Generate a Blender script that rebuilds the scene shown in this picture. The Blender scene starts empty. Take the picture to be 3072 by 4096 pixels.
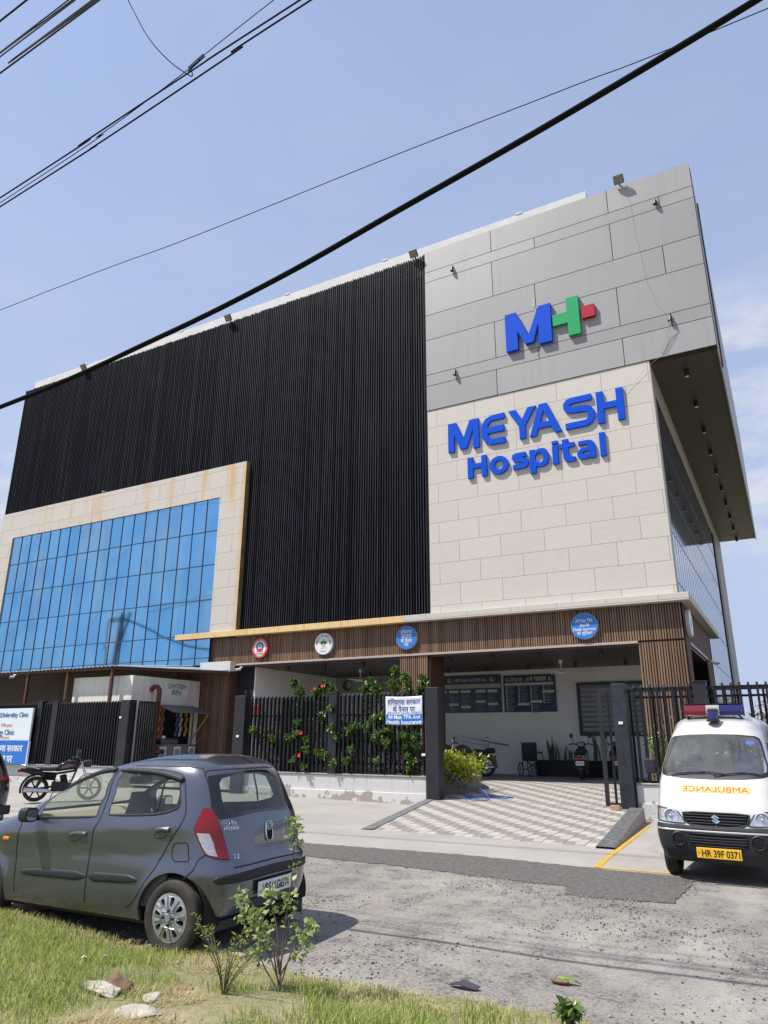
import bpy, bmesh, math, random
import numpy as np
from mathutils import Vector, Matrix, geometry
R=math.radians; PI=math.pi
C=bpy.context.scene.collection
SC=bpy.context.scene
rng=random.Random(7); nr=np.random.default_rng(11)

# ---------------------------------------------------------------- camera, sky, sun, exposure
def camera():
    f,yaw,pitch,roll=2853.3,0.50512,0.30749,0.00428
    fw=Vector((-math.sin(yaw)*math.cos(pitch),math.cos(yaw)*math.cos(pitch),math.sin(pitch)))
    r=fw.cross(Vector((0,0,1))).normalized(); u=r.cross(fw)
    c,s=math.cos(roll),math.sin(roll); r2=c*r+s*u; u2=-s*r+c*u
    cd=bpy.data.cameras.new('camera'); o=bpy.data.objects.new('camera',cd); C.objects.link(o)
    m=Matrix((r2,u2,-fw)).transposed().to_4x4(); m.translation=(0,0,1.7); o.matrix_world=m
    cd.sensor_fit='VERTICAL'; cd.sensor_height=24; cd.lens=f/4096*24
    cd.clip_start=.05; cd.clip_end=3000; SC.camera=o
camera()
SUNV=Vector((-1.5,-1.3,3.2)).normalized()          # towards the sun
EL=math.asin(SUNV.z); AZ=math.atan2(SUNV.x,SUNV.y)
def world():
    w=bpy.data.worlds.new('World'); SC.world=w; w.use_nodes=True
    nt=w.node_tree; N=nt.nodes; L=nt.links
    bg=N['Background']; bg.inputs['Strength'].default_value=.13
    sky=N.new('ShaderNodeTexSky'); sky.sky_type='NISHITA'; sky.sun_disc=False
    sky.sun_elevation=EL; sky.sun_rotation=AZ; sky.altitude=200; sky.air_density=1.1; sky.dust_density=.7; sky.ozone_density=3.2
    tc=N.new('ShaderNodeTexCoord'); mp=N.new('ShaderNodeMapping'); mp.inputs['Scale'].default_value=(1.3,1.3,3.4)
    n=N.new('ShaderNodeTexNoise'); n.inputs['Scale'].default_value=2.1; n.inputs['Detail'].default_value=7; n.inputs['Roughness'].default_value=.56
    rp=N.new('ShaderNodeValToRGB'); rp.color_ramp.elements[0].position=.44; rp.color_ramp.elements[1].position=.80
    sx=N.new('ShaderNodeSeparateXYZ'); mr=N.new('ShaderNodeMapRange')
    mr.inputs['From Min'].default_value=.75; mr.inputs['From Max'].default_value=.0; mr.inputs['To Min'].default_value=.10; mr.inputs['To Max'].default_value=.75
    mu=N.new('ShaderNodeMath'); mu.operation='MULTIPLY'
    hz=N.new('ShaderNodeMapRange'); hz.inputs['From Min'].default_value=.85; hz.inputs['From Max'].default_value=.05; hz.inputs['To Min'].default_value=.52; hz.inputs['To Max'].default_value=.93
    mx=N.new('ShaderNodeMix'); mx.data_type='RGBA'; mx.inputs['B'].default_value=(2.2,2.55,3.6,1)
    L.new(tc.outputs['Generated'],mp.inputs['Vector']); L.new(mp.outputs[0],n.inputs['Vector']); L.new(n.outputs['Fac'],rp.inputs[0])
    L.new(tc.outputs['Generated'],sx.inputs[0]); L.new(sx.outputs['Z'],mr.inputs['Value']); L.new(sx.outputs['Z'],hz.inputs['Value'])
    m2=N.new('ShaderNodeMix'); m2.data_type='RGBA'; m2.inputs['B'].default_value=(3.2,3.35,3.85,1); L.new(rp.outputs[0],mu.inputs[0]); L.new(mr.outputs[0],mu.inputs[1])
    L.new(hz.outputs[0],mx.inputs['Factor']); L.new(sky.outputs[0],mx.inputs['A']); L.new(mx.outputs['Result'],m2.inputs['A']); # a soft bank of cloud low behind the right end of the building
    bank=[]
    for d0,r0,r1 in (((.06,.93,.36),.972,.9975),((-.80,.53,.27),.985,.999)):
        dp=N.new('ShaderNodeVectorMath'); dp.operation='DOT_PRODUCT'; dp.inputs[1].default_value=Vector(d0).normalized(); L.new(tc.outputs['Generated'],dp.inputs[0])
        br=N.new('ShaderNodeMapRange'); br.interpolation_type='SMOOTHSTEP'; br.inputs['From Min'].default_value=r0; br.inputs['From Max'].default_value=r1; L.new(dp.outputs['Value'],br.inputs['Value'])
        n3=N.new('ShaderNodeTexNoise'); n3.inputs['Scale'].default_value=7; n3.inputs['Detail'].default_value=8; n3.inputs['Roughness'].default_value=.6; L.new(mp.outputs[0],n3.inputs['Vector'])
        nr_=N.new('ShaderNodeMapRange'); nr_.inputs['From Min'].default_value=.36; nr_.inputs['From Max'].default_value=.62; L.new(n3.outputs['Fac'],nr_.inputs['Value'])
        pm=N.new('ShaderNodeMath'); pm.operation='MULTIPLY'; L.new(br.outputs[0],pm.inputs[0]); L.new(nr_.outputs[0],pm.inputs[1]); bank.append(pm.outputs[0])
    a1=N.new('ShaderNodeMath'); a1.operation='MAXIMUM'; L.new(bank[0],a1.inputs[0]); L.new(bank[1],a1.inputs[1]); a2=N.new('ShaderNodeMath'); a2.operation='MAXIMUM'; L.new(a1.outputs[0],a2.inputs[0]); L.new(mu.outputs[0],a2.inputs[1]); L.new(a2.outputs[0],m2.inputs['Factor']); L.new(m2.outputs['Result'],bg.inputs['Color'])
world()
def sun():
    d=bpy.data.lights.new('sun','SUN'); d.energy=3.45; d.angle=R(.53); d.color=(1,.955,.88)
    o=bpy.data.objects.new('sun',d); C.objects.link(o)
    o.rotation_euler=SUNV.to_track_quat('Z','Y').to_euler()
sun()
SC.view_settings.view_transform='Standard'; SC.view_settings.look='None'; SC.view_settings.exposure=0.75; SC.view_settings.gamma=1
SC.cycles.max_bounces=8; SC.cycles.transparent_max_bounces=24; SC.cycles.caustics_reflective=False; SC.cycles.caustics_refractive=False

# ---------------------------------------------------------------- helpers
def tag(o,label=None,cat=None,group=None,kind=None):
    if label: o['label']=label
    if cat: o['category']=cat
    if group: o['group']=group
    if kind: o['kind']=kind
    return o
def thing(name,label,cat,loc=(0,0,0),rz=0,group=None,parent=None):
    o=bpy.data.objects.new(name,None); C.objects.link(o); o.empty_display_size=.1
    o.location=loc; o.rotation_euler=(0,0,rz); return tag(o,label,cat,group)
class MB:
    """collects shapes and links them as one mesh object"""
    def __init__(s): s.v=[]; s.f=[]; s.m=[]; s.mi=0; s.T=None
    def add(s,vs,fs):
        b=len(s.v)
        if s.T is not None: vs=[tuple(s.T@Vector(q)) for q in vs]
        s.v+=[tuple(q) for q in vs]; s.f+=[tuple(i+b for i in f) for f in fs]; s.m+=[s.mi]*len(fs); return s
    def box(s,x0,x1,y0,y1,z0,z1):
        return s.add([(x0,y0,z0),(x1,y0,z0),(x1,y1,z0),(x0,y1,z0),(x0,y0,z1),(x1,y0,z1),(x1,y1,z1),(x0,y1,z1)],
              [(0,3,2,1),(4,5,6,7),(0,1,5,4),(1,2,6,5),(2,3,7,6),(3,0,4,7)])
    def quad(s,a,b,c,d): return s.add([a,b,c,d],[(0,1,2,3)])
    def frame(s,p0,p1,n0):
        d=(Vector(p1)-Vector(p0)); 
        return d
    def cyl(s,p0,p1,r0,r1=None,n=12,caps=True):
        r1=r0 if r1 is None else r1
        p0=Vector(p0);p1=Vector(p1);d=(p1-p0).normalized();a=d.orthogonal().normalized();b=d.cross(a)
        vs=[p0+(a*math.cos(2*PI*i/n)+b*math.sin(2*PI*i/n))*r0 for i in range(n)]+[p1+(a*math.cos(2*PI*i/n)+b*math.sin(2*PI*i/n))*r1 for i in range(n)]
        fs=[(i,(i+1)%n,n+(i+1)%n,n+i) for i in range(n)]
        if caps: fs+=[tuple(range(n-1,-1,-1)),tuple(range(n,2*n))]
        return s.add(vs,fs)
    def tube(s,pts,r,n=8,closed=False,sc=None):
        P=[Vector(q) for q in pts]; m=len(P); a=None; vs=[]
        for i in range(m):
            d=((P[(i+1)%m] if closed or i<m-1 else P[i])-(P[i-1] if closed or i>0 else P[i]))
            d=d.normalized() if d.length>1e-9 else Vector((0,0,1))
            a=d.orthogonal().normalized() if a is None else (a-d*a.dot(d)).normalized()
            b=d.cross(a); rr=r[i] if isinstance(r,(list,tuple)) else r
            vs+=[P[i]+(a*math.cos(2*PI*k/n)+b*math.sin(2*PI*k/n))*rr for k in range(n)]
        fs=[(i*n+k,i*n+(k+1)%n,((i+1)%m)*n+(k+1)%n,((i+1)%m)*n+k) for i in range(m if closed else m-1) for k in range(n)]
        if not closed: fs+=[tuple(range(n-1,-1,-1)),tuple(range((m-1)*n,m*n))]
        return s.add(vs,fs)
    def lathe(s,prof,c=(0,0,0),axis='z',n=32,arc=(0,2*PI)):
        c=Vector(c); full=abs(arc[1]-arc[0]-2*PI)<1e-6; k=n if full else n+1; vs=[]
        for r,h in prof:
            for i in range(k):
                t=arc[0]+(arc[1]-arc[0])*i/n; x,y=r*math.cos(t),r*math.sin(t)
                vs.append(c+Vector({'z':(x,y,h),'y':(x,h,y),'x':(h,x,y)}[axis]))
        fs=[]
        for j in range(len(prof)-1):
            for i in range(n): 
                i2=(i+1)%k; fs.append((j*k+i,j*k+i2,(j+1)*k+i2,(j+1)*k+i))
        return s.add(vs,fs)
    def ball(s,c,r,n=12,m=8):
        if not isinstance(r,(tuple,list)): r=(r,r,r)
        vs=[(c[0],c[1],c[2]-r[2])]
        for j in range(1,m):
            p=-PI/2+PI*j/m
            for i in range(n): t=2*PI*i/n; vs.append((c[0]+r[0]*math.cos(p)*math.cos(t),c[1]+r[1]*math.cos(p)*math.sin(t),c[2]+r[2]*math.sin(p)))
        vs.append((c[0],c[1],c[2]+r[2])); e=len(vs)-1
        fs=[(0,1+(i+1)%n,1+i) for i in range(n)]+[(e,1+(m-2)*n+i,1+(m-2)*n+(i+1)%n) for i in range(n)]
        for j in range(m-2):
            for i in range(n): fs.append((1+j*n+i,1+j*n+(i+1)%n,1+(j+1)*n+(i+1)%n,1+(j+1)*n+i))
        return s.add(vs,fs)
    def prism(s,outer,d0,d1,plane='xz',holes=()):
        """polygon extruded between d0 and d1 along the axis the plane leaves out"""
        loops=[list(outer)]+[list(h) for h in holes]
        tri=geometry.tessellate_polygon([[Vector((a,b,0)) for a,b in l] for l in loops])
        flat=[q for l in loops for q in l]; n=len(flat)
        def to(a,b,d): return {'xz':(a,d,b),'yz':(d,a,b),'xy':(a,b,d)}[plane]
        vs=[to(a,b,d0) for a,b in flat]+[to(a,b,d1) for a,b in flat]
        fs=[tuple(t) for t in tri]+[tuple(i+n for i in reversed(t)) for t in tri]; o=0
        for l in loops:
            k=len(l)
            for i in range(k): fs.append((o+i,o+(i+1)%k,n+o+(i+1)%k,n+o+i))
            o+=k
        return s.add(vs,fs)
    def strip(s,pts,w,h,up=(0,0,1)):
        """bar of rectangular section along a polyline"""
        up=Vector(up)
        for a,b in zip(pts[:-1],pts[1:]):
            a=Vector(a);b=Vector(b);d=(b-a).normalized();q=d.cross(up).normalized()*w/2;t=q.cross(d).normalized()*h/2
            s.add([a-q-t,a+q-t,a+q+t,a-q+t,b-q-t,b+q-t,b+q+t,b-q+t],[(0,1,2,3),(7,6,5,4),(0,4,5,1),(1,5,6,2),(2,6,7,3),(3,7,4,0)])
        return s
    def build(s,name,mats,parent=None,smooth=None,bevel=0,seg=1,recalc=True,loc=None,nrm=None):
        me=bpy.data.meshes.new(name); me.from_pydata(s.v,[],s.f)
        if not isinstance(mats,(list,tuple)): mats=[mats]
        for m in mats: me.materials.append(m)
        if len(mats)>1: me.polygons.foreach_set('material_index',s.m)
        if recalc:
            bm=bmesh.new(); bm.from_mesh(me); bmesh.ops.recalc_face_normals(bm,faces=bm.faces); bm.to_mesh(me); bm.free()
        if smooth is not None:
            me.polygons.foreach_set('use_smooth',[True]*len(me.polygons))
            if smooth<179: me.set_sharp_from_angle(angle=R(smooth))
        if nrm is not None:
            me.polygons.foreach_set('use_smooth',[True]*len(me.polygons)); me.normals_split_custom_set_from_vertices(nrm)
        o=bpy.data.objects.new(name,me); C.objects.link(o)
        if parent: o.parent=parent
        if loc: o.location=loc
        if bevel:
            b=o.modifiers.new('bevel','BEVEL'); b.width=bevel; b.segments=seg; b.limit_method='ANGLE'; b.angle_limit=R(40)
        return o
def fast(name,V,F,mat,parent=None,smooth=False,k=4):
    """numpy faces, k corners each"""
    me=bpy.data.meshes.new(name); n=len(F)
    me.vertices.add(len(V)); me.vertices.foreach_set('co',np.asarray(V,np.float32).ravel())
    me.loops.add(n*k); me.loops.foreach_set('vertex_index',np.asarray(F,np.int32).ravel())
    me.polygons.add(n); me.polygons.foreach_set('loop_start',np.arange(0,n*k,k,dtype=np.int32))
    me.update(calc_edges=True); me.validate()
    if smooth: me.polygons.foreach_set('use_smooth',[True]*len(me.polygons))
    for m in (mat if isinstance(mat,(list,tuple)) else [mat]): me.materials.append(m)
    o=bpy.data.objects.new(name,me); C.objects.link(o)
    if parent: o.parent=parent
    return o
def rounded(pts,r,n=5):
    """round the corners of a closed polygon"""
    out=[];m=len(pts)
    for i in range(m):
        p=Vector(pts[i]);a=Vector(pts[i-1])-p;b=Vector(pts[(i+1)%m])-p
        rr=min(r[i] if isinstance(r,(list,tuple)) else r,a.length*.49,b.length*.49); p0=p+a.normalized()*rr;p1=p+b.normalized()*rr
        for k in range(n+1):
            t=k/n; q=p0*(1-t)**2+p*2*t*(1-t)+p1*t*t; out.append((q.x,q.y))
    return out
def rrect(a0,a1,b0,b1,r,n=4): return rounded([(a0,b0),(a1,b0),(a1,b1),(a0,b1)],r,n)
def circ(a,b,r,n=24,rb=None): return [(a+r*math.cos(2*PI*i/n),b+(rb or r)*math.sin(2*PI*i/n)) for i in range(n)]
def stroke(pts,w):
    """flat polygon of width w round an open polyline"""
    l=[];r=[];P=[Vector(q) for q in pts]
    for i,p in enumerate(P):
        d0=(p-P[i-1]).normalized() if i else None; d1=(P[i+1]-p).normalized() if i<len(P)-1 else None
        d=((d0 or d1)+(d1 or d0)).normalized(); n=Vector((-d.y,d.x)); k=1/max(.5,n.dot(Vector((-(d1 or d0).y,(d1 or d0).x))))
        l.append(p+n*w/2*k); r.append(p-n*w/2*k)
    return [(q.x,q.y) for q in l]+[(q.x,q.y) for q in reversed(r)]
TXT={}
def text(body,w=None,h=None,bold=0,space=1,shear=0):
    """filled letters as flat (verts2d, faces), centred on the origin, fitted to w and/or h"""
    key=(body,bold,space,shear)
    if key not in TXT:
        cu=bpy.data.curves.new('lettering','FONT'); cu.body=body; cu.size=1; cu.offset=bold; cu.space_character=space; cu.shear=shear; cu.resolution_u=3; cu.fill_mode='FRONT'
        o=bpy.data.objects.new('lettering',cu); C.objects.link(o); dg=bpy.context.evaluated_depsgraph_get()
        me=bpy.data.meshes.new_from_object(o.evaluated_get(dg)); 
        TXT[key]=([tuple(v.co[:2]) for v in me.vertices],[tuple(p.vertices) for p in me.polygons])
        bpy.data.objects.remove(o); bpy.data.curves.remove(cu); bpy.data.meshes.remove(me)
    V,F=TXT[key]
    x=[q[0] for q in V]; y=[q[1] for q in V]; W=max(x)-min(x); H=max(y)-min(y)
    sx=w/W if w else None; sy=h/H if h else None; sx=sx or sy; sy=sy or sx
    cx,cy=(max(x)+min(x))/2,(max(y)+min(y))/2
    return [((a-cx)*sx,(b-cy)*sy) for a,b in V],F
def put(mb,tx,fn):
    V,F=tx; return mb.add([fn(a,b) for a,b in V],F)
def on_front(x,z,y): return lambda a,b:(x+a,y,z+b)          # faces -Y
def on_right(y,z,x): return lambda a,b:(x,y+a,z+b)          # faces +X
def solid_text(mb,tx,fn0,fn1):
    """thick letters: front, back and the walls between"""
    V,F=tx; n=len(V); ed={}
    for f in F:
        for i in range(len(f)):
            e=(f[i],f[(i+1)%len(f)]); ed[e]=1
    bd=[e for e in ed if (e[1],e[0]) not in ed]
    mb.add([fn0(*q) for q in V]+[fn1(*q) for q in V],list(F)+[tuple(i+n for i in reversed(f)) for f in F]+[(a,b,b+n,a+n) for a,b in bd])

# ---------------------------------------------------------------- materials
def mat(name,col,rough=.6,metal=0,var=0,vs=6,bump=0,bs=60,coat=0,spec=None,stretch=(1,1,1),col2=None,trans=0,detail=4):
    m=bpy.data.materials.new(name); m.use_nodes=True; nt=m.node_tree; N=nt.nodes; L=nt.links; b=N['Principled BSDF']
    b.inputs['Base Color'].default_value=(*col,1); b.inputs['Roughness'].default_value=rough; b.inputs['Metallic'].default_value=metal
    b.inputs['Coat Weight'].default_value=coat; b.inputs['Coat Roughness'].default_value=.04
    if spec is not None: b.inputs['Specular IOR Level'].default_value=spec
    if trans: b.inputs['Transmission Weight'].default_value=trans
    if var or bump:
        tc=N.new('ShaderNodeTexCoord'); mp=N.new('ShaderNodeMapping'); mp.inputs['Scale'].default_value=stretch; L.new(tc.outputs['Object'],mp.inputs[0])
    if var:
        n=N.new('ShaderNodeTexNoise'); n.inputs['Scale'].default_value=vs; n.inputs['Detail'].default_value=detail; n.inputs['Roughness'].default_value=.65; L.new(mp.outputs[0],n.inputs[0])
        r=N.new('ShaderNodeMapRange'); r.inputs['From Min'].default_value=.3; r.inputs['From Max'].default_value=.7; L.new(n.outputs['Fac'],r.inputs[0])
        x=N.new('ShaderNodeMix'); x.data_type='RGBA'; c2=col2 or tuple(min(1,c*(1+var)) for c in col); c1=col if col2 else tuple(c*(1-var) for c in col)
        x.inputs['A'].default_value=(*c1,1); x.inputs['B'].default_value=(*c2,1); L.new(r.outputs[0],x.inputs['Factor']); L.new(x.outputs['Result'],b.inputs['Base Color'])
    if bump:
        n=N.new('ShaderNodeTexNoise'); n.inputs['Scale'].default_value=bs; n.inputs['Detail'].default_value=3; L.new(mp.outputs[0],n.inputs[0])
        p=N.new('ShaderNodeBump'); p.inputs['Strength'].default_value=bump; p.inputs['Distance'].default_value=.01; L.new(n.outputs['Fac'],p.inputs['Height']); L.new(p.outputs[0],b.inputs['Normal'])
    return m
class G:
    """small node-graph helper"""
    def __init__(s,m): s.m=m; s.nt=m.node_tree; s.N=s.nt.nodes; s.L=s.nt.links; s.b=s.N['Principled BSDF']
    def n(s,t,**k):
        o=s.N.new('ShaderNode'+t)
        for a,v in k.items(): setattr(o,a,v)
        return o
    def set(s,sock,v):
        if hasattr(v,'is_linked') or isinstance(v,bpy.types.NodeSocket): s.L.new(v,sock)
        else: sock.default_value=v
    def math(s,op,a,b=None,c=None):
        o=s.n('Math',operation=op); s.set(o.inputs[0],a)
        if b is not None: s.set(o.inputs[1],b)
        if c is not None: s.set(o.inputs[2],c)
        return o.outputs[0]
    def coord(s,scale=(1,1,1),loc=(0,0,0),kind='Object'):
        t=s.n('TexCoord'); m=s.n('Mapping'); m.inputs['Scale'].default_value=scale; m.inputs['Location'].default_value=loc; s.L.new(t.outputs[kind],m.inputs[0]); return m.outputs[0]
    def xyz(s,v): o=s.n('SeparateXYZ'); s.L.new(v,o.inputs[0]); return o.outputs
    def comb(s,x,y,z=0):
        o=s.n('CombineXYZ')
        for i,v in enumerate((x,y,z)): s.set(o.inputs[i],v)
        return o.outputs[0]
    def noise(s,v,scale,detail=4,rough=.6):
        o=s.n('TexNoise'); o.inputs['Scale'].default_value=scale; o.inputs['Detail'].default_value=detail; o.inputs['Roughness'].default_value=rough; s.L.new(v,o.inputs['Vector']); return o.outputs['Fac']
    def rng(s,v,a,b,c=0,d=1):
        o=s.n('MapRange'); s.L.new(v,o.inputs[0])
        for i,q in enumerate((a,b,c,d)): o.inputs[i+1].default_value=q
        return o.outputs[0]
    def mix(s,f,a,b):
        o=s.n('Mix',data_type='RGBA'); s.set(o.inputs['Factor'],f)
        for k,q in (('A',a),('B',b)):
            if isinstance(q,tuple): q=(*q[:3],1)
            s.set(o.inputs[k],q)
        return o.outputs['Result']
    def bump(s,h,strength=.3,dist=.01):
        o=s.n('Bump'); o.inputs['Strength'].default_value=strength; o.inputs['Distance'].default_value=dist; s.L.new(h,o.inputs['Height']); s.L.new(o.outputs[0],s.b.inputs['Normal'])
    def color(s,c): s.set(s.b.inputs['Base Color'],c)
def new(name,rough=.6,metal=0):
    m=bpy.data.materials.new(name); m.use_nodes=True; g=G(m); g.b.inputs['Roughness'].default_value=rough; g.b.inputs['Metallic'].default_value=metal; return m,g
def stone_mat(name,x0,z0,rust):
    m,g=new(name,.62); v=g.coord(); x,y,z=g.xyz(v); hor=g.math('ADD',x,y)
    br=g.n('TexBrick'); br.offset=.5; br.inputs['Scale'].default_value=1; br.inputs['Brick Width'].default_value=1.49; br.inputs['Row Height'].default_value=.7355
    br.inputs['Mortar Size'].default_value=.007; br.inputs['Mortar Smooth'].default_value=0; br.inputs['Bias'].default_value=0
    br.inputs['Color1'].default_value=(.57,.53,.47,1); br.inputs['Color2'].default_value=(.60,.56,.50,1); br.inputs['Mortar'].default_value=(.20,.175,.15,1)
    g.L.new(g.comb(g.math('ADD',hor,-x0),g.math('ADD',z,-z0)),br.inputs['Vector'])
    gr=g.noise(g.coord((1.6,1.6,26)),3.2,6,.7); gr2=g.noise(g.coord((5,5,90)),2.5,5,.7)
    c=g.mix(g.rng(gr,.46,.76,0,.42),br.outputs['Color'],(.37,.29,.22)); c=g.mix(g.rng(gr2,.5,.72,0,.30),c,(.38,.32,.26))
    if rust:
        s=g.noise(g.coord((1,1,.10),(3.3,0,0)),1.5,5,.6); st=g.rng(s,.52,.66,0,1)
        top=g.math('MULTIPLY',st,g.rng(z,10.6,11.6,0,1)); ed=g.math('MULTIPLY',g.rng(x,-18.98,-18.72,0,1),g.rng(g.noise(v,1.3,4),.3,.62,.35,1))
        c=g.mix(g.math('MULTIPLY',g.math('MAXIMUM',top,ed),.85),c,(.58,.36,.14))
    g.color(c); g.bump(gr2,.12,.004); return m
def road_mat():
    m,g=new('gravel_road',.9); v=g.coord(); a=g.noise(v,.35,5,.6); b=g.noise(v,2.6,6,.7); d=g.noise(v,38,4,.75)
    vo=g.n('TexVoronoi'); vo.inputs['Scale'].default_value=34; vo.inputs['Randomness'].default_value=1; g.L.new(v,vo.inputs['Vector']); e=g.noise(g.coord((1,.45,1),(7,3,0)),.9,5,.62)
    x,y,z=g.xyz(v)
    c=g.mix(g.rng(a,.35,.65),(.205,.186,.161),(.295,.268,.232)); c=g.mix(g.rng(b,.45,.70,0,.75),c,(.115,.108,.10)); c=g.mix(g.rng(d,.52,.70,0,.75),c,(.06,.057,.055)); c=g.mix(g.rng(d,.5,.32,0,.5),c,(.40,.375,.335))
    cell=g.xyz(vo.outputs['Color'])[0]; c=g.mix(g.math('MULTIPLY',g.rng(cell,.72,.8),g.rng(b,.42,.6)),c,(.085,.084,.084)); c=g.mix(g.rng(e,.52,.70,0,.6),c,(.40,.37,.325)); c=g.mix(g.rng(e,.46,.30,0,.5),c,(.12,.112,.104)); g.color(c)
    h=g.math('ADD',g.math('MULTIPLY',d,.7),g.math('MULTIPLY',b,.8)); g.bump(h,.45,.02); return m
def concrete_mat(name,c0,c1,dark,crack=True):
    m,g=new(name,.85); v=g.coord(); a=g.noise(v,.6,6,.65); b=g.noise(g.coord((1,.35,1)),3,6,.7); d=g.noise(v,70,3,.7)
    c=g.mix(g.rng(a,.32,.68),c0,c1); c=g.mix(g.rng(b,.56,.8,0,.55),c,dark); c=g.mix(g.rng(d,.5,.8,0,.25),c,dark); g.color(c); g.bump(d,.25,.006); return m
def paver_mat():
    m,g=new('interlocking_pavers',.8); v=g.coord(); x,y,z=g.xyz(v)
    U=.373/2; V=.19
    # staircase of cream and grey half-blocks, running diagonally
    i=g.math('FLOOR',g.math('DIVIDE',x,U)); jf=g.math('DIVIDE',y,V); j=g.math('FLOOR',jf)
    k=g.math('FLOORED_MODULO',g.math('ADD',g.math('MULTIPLY',i,1),j),4); grey=g.math('LESS_THAN',k,1.5)
    wn=g.n('TexWhiteNoise',noise_dimensions='2D'); g.L.new(g.comb(i,g.math('FLOOR',g.math('DIVIDE',j,2))),wn.inputs['Vector'])
    c=g.mix(grey,(.45,.41,.355),(.215,.203,.188)); c=g.mix(g.rng(wn.outputs['Value'],0,1,0,.32),c,(.33,.30,.27))
    n=g.noise(v,2.2,5,.7); c=g.mix(g.rng(n,.5,.75,0,.4),c,(.30,.27,.235)); n2=g.noise(v,55,3); c=g.mix(g.rng(n2,.5,.75,0,.2),c,(.2,.19,.17))
    fx=g.math('FRACT',g.math('DIVIDE',x,2*U)); jx=g.math('LESS_THAN',g.math('PINGPONG',fx,.5),.022)
    fy=g.math('FRACT',g.math('DIVIDE',y,V*2)); jy=g.math('MULTIPLY',g.math('LESS_THAN',g.math('PINGPONG',fy,.5),.03),.6)
    fx2=g.math('FRACT',g.math('DIVIDE',x,U)); jx2=g.math('MULTIPLY',g.math('LESS_THAN',g.math('PINGPONG',fx2,.5),.03),.35)
    c=g.mix(g.math('MAXIMUM',g.math('MAXIMUM',jx,jy),jx2),c,(.10,.09,.08)); g.color(c); g.bump(n2,.2,.005); return m
def wood_mat():
    m,g=new('wood_slats',.5); v=g.coord(); x,y,z=g.xyz(v)
    wn=g.n('TexWhiteNoise',noise_dimensions='1D'); g.L.new(g.math('FLOOR',g.math('DIVIDE',g.math('ADD',x,y),.075)),wn.inputs['W'])
    n=g.noise(g.coord((30,30,1.2)),2,5,.7); c=g.mix(g.rng(wn.outputs['Value'],0,1),(.16,.092,.056),(.36,.215,.13)); c=g.mix(g.rng(n,.35,.7,0,.5),c,(.10,.058,.035)); g.color(c); return m
def louvre_mat():
    m,g=new('louvre_metal',.65,.0); g.b.inputs['Specular IOR Level'].default_value=.12; v=g.coord((9,1,.35)); a=g.noise(v,1.6,5,.7); p=g.noise(g.coord((1,1,1)),.22,3,.6); s=g.noise(g.coord((10,1,1.6)),2.2,5,.75)
    f=g.math('MULTIPLY',g.rng(a,.5,.72),g.rng(p,.42,.62)); f=g.math('ADD',g.math('MULTIPLY',f,.55),g.math('MULTIPLY',g.rng(s,.62,.75,0,.5),g.rng(p,.45,.6)))
    g.color(g.mix(f,(.0055,.0055,.010),(.045,.052,.09))); return m
def blueglass_mat():
    m,g=new('blue_mirror_glass',.045,1.0); v=g.coord(); x,y,z=g.xyz(v)
    i=g.math('FLOOR',g.math('DIVIDE',g.math('ADD',x,33.93),.731)); j=g.math('FLOOR',g.math('DIVIDE',g.math('ADD',z,-11.47),1.4425))
    wn=g.n('TexWhiteNoise',noise_dimensions='2D'); g.L.new(g.comb(i,j),wn.inputs['Vector'])
    st=g.noise(g.coord((1,1,.12)),1.1,5,.6); pt=g.noise(g.coord((1,1,1.0),(4,0,2)),.9,2,.4)
    c=g.mix(wn.outputs['Value'],(.20,.50,.74),(.26,.56,.80)); c=g.mix(g.rng(st,.48,.68,0,.7),c,(.42,.56,.60)); c=g.mix(g.rng(pt,.48,.70,0,.35),c,(.12,.34,.62)); g.color(c)
    # every pane sits a hair out of true
    n=g.noise(v,.9,2,.4); b=g.math('ADD',g.math('MULTIPLY',n,.6),0); g.bump(b,.04,.05)
    return m
def leaf_mat(name,c0,c1,c2,tr=.35,rough=.42):
    m,g=new(name,rough); ge=g.n('NewGeometry'); r=g.n('ValToRGB'); e=r.color_ramp.elements; e[0].color=(*c0,1); e[1].color=(*c2,1); q=r.color_ramp.elements.new(.55); q.color=(*c1,1)
    g.L.new(ge.outputs['Random Per Island'],r.inputs[0]); g.L.new(r.outputs[0],g.b.inputs['Base Color'])
    t=g.n('BsdfTranslucent'); g.L.new(r.outputs[0],t.inputs['Color']); mx=g.n('MixShader'); mx.inputs[0].default_value=tr
    g.L.new(g.b.outputs[0],mx.inputs[1]); g.L.new(t.outputs[0],mx.inputs[2]); g.L.new(mx.outputs[0],g.N['Material Output'].inputs['Surface']); return m
def paint_mat(name,col,metal=.5,rough=.35,dust=(.3,.27,.22),zd=.45):
    m,g=new(name,rough,metal); g.b.inputs['Coat Weight'].default_value=.85; g.b.inputs['Coat Roughness'].default_value=.06
    v=g.coord(); x,y,z=g.xyz(v); n=g.noise(v,3.5,5,.65); fl=g.noise(v,420,1)
    c=g.mix(g.rng(fl,.4,.62,0,.35),col,tuple(min(1,q*1.6) for q in col)); d=g.math('MULTIPLY',g.rng(z,zd,.18),g.rng(n,.3,.7,.1,.75)); c=g.mix(d,c,dust); g.color(c)
    g.set(g.b.inputs['Roughness'],g.rng(n,.3,.7,rough*.85,rough*1.2)); g.set(g.b.inputs['Coat Weight'],g.math('SUBTRACT',.85,g.math('MULTIPLY',d,.8))); return m
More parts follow.
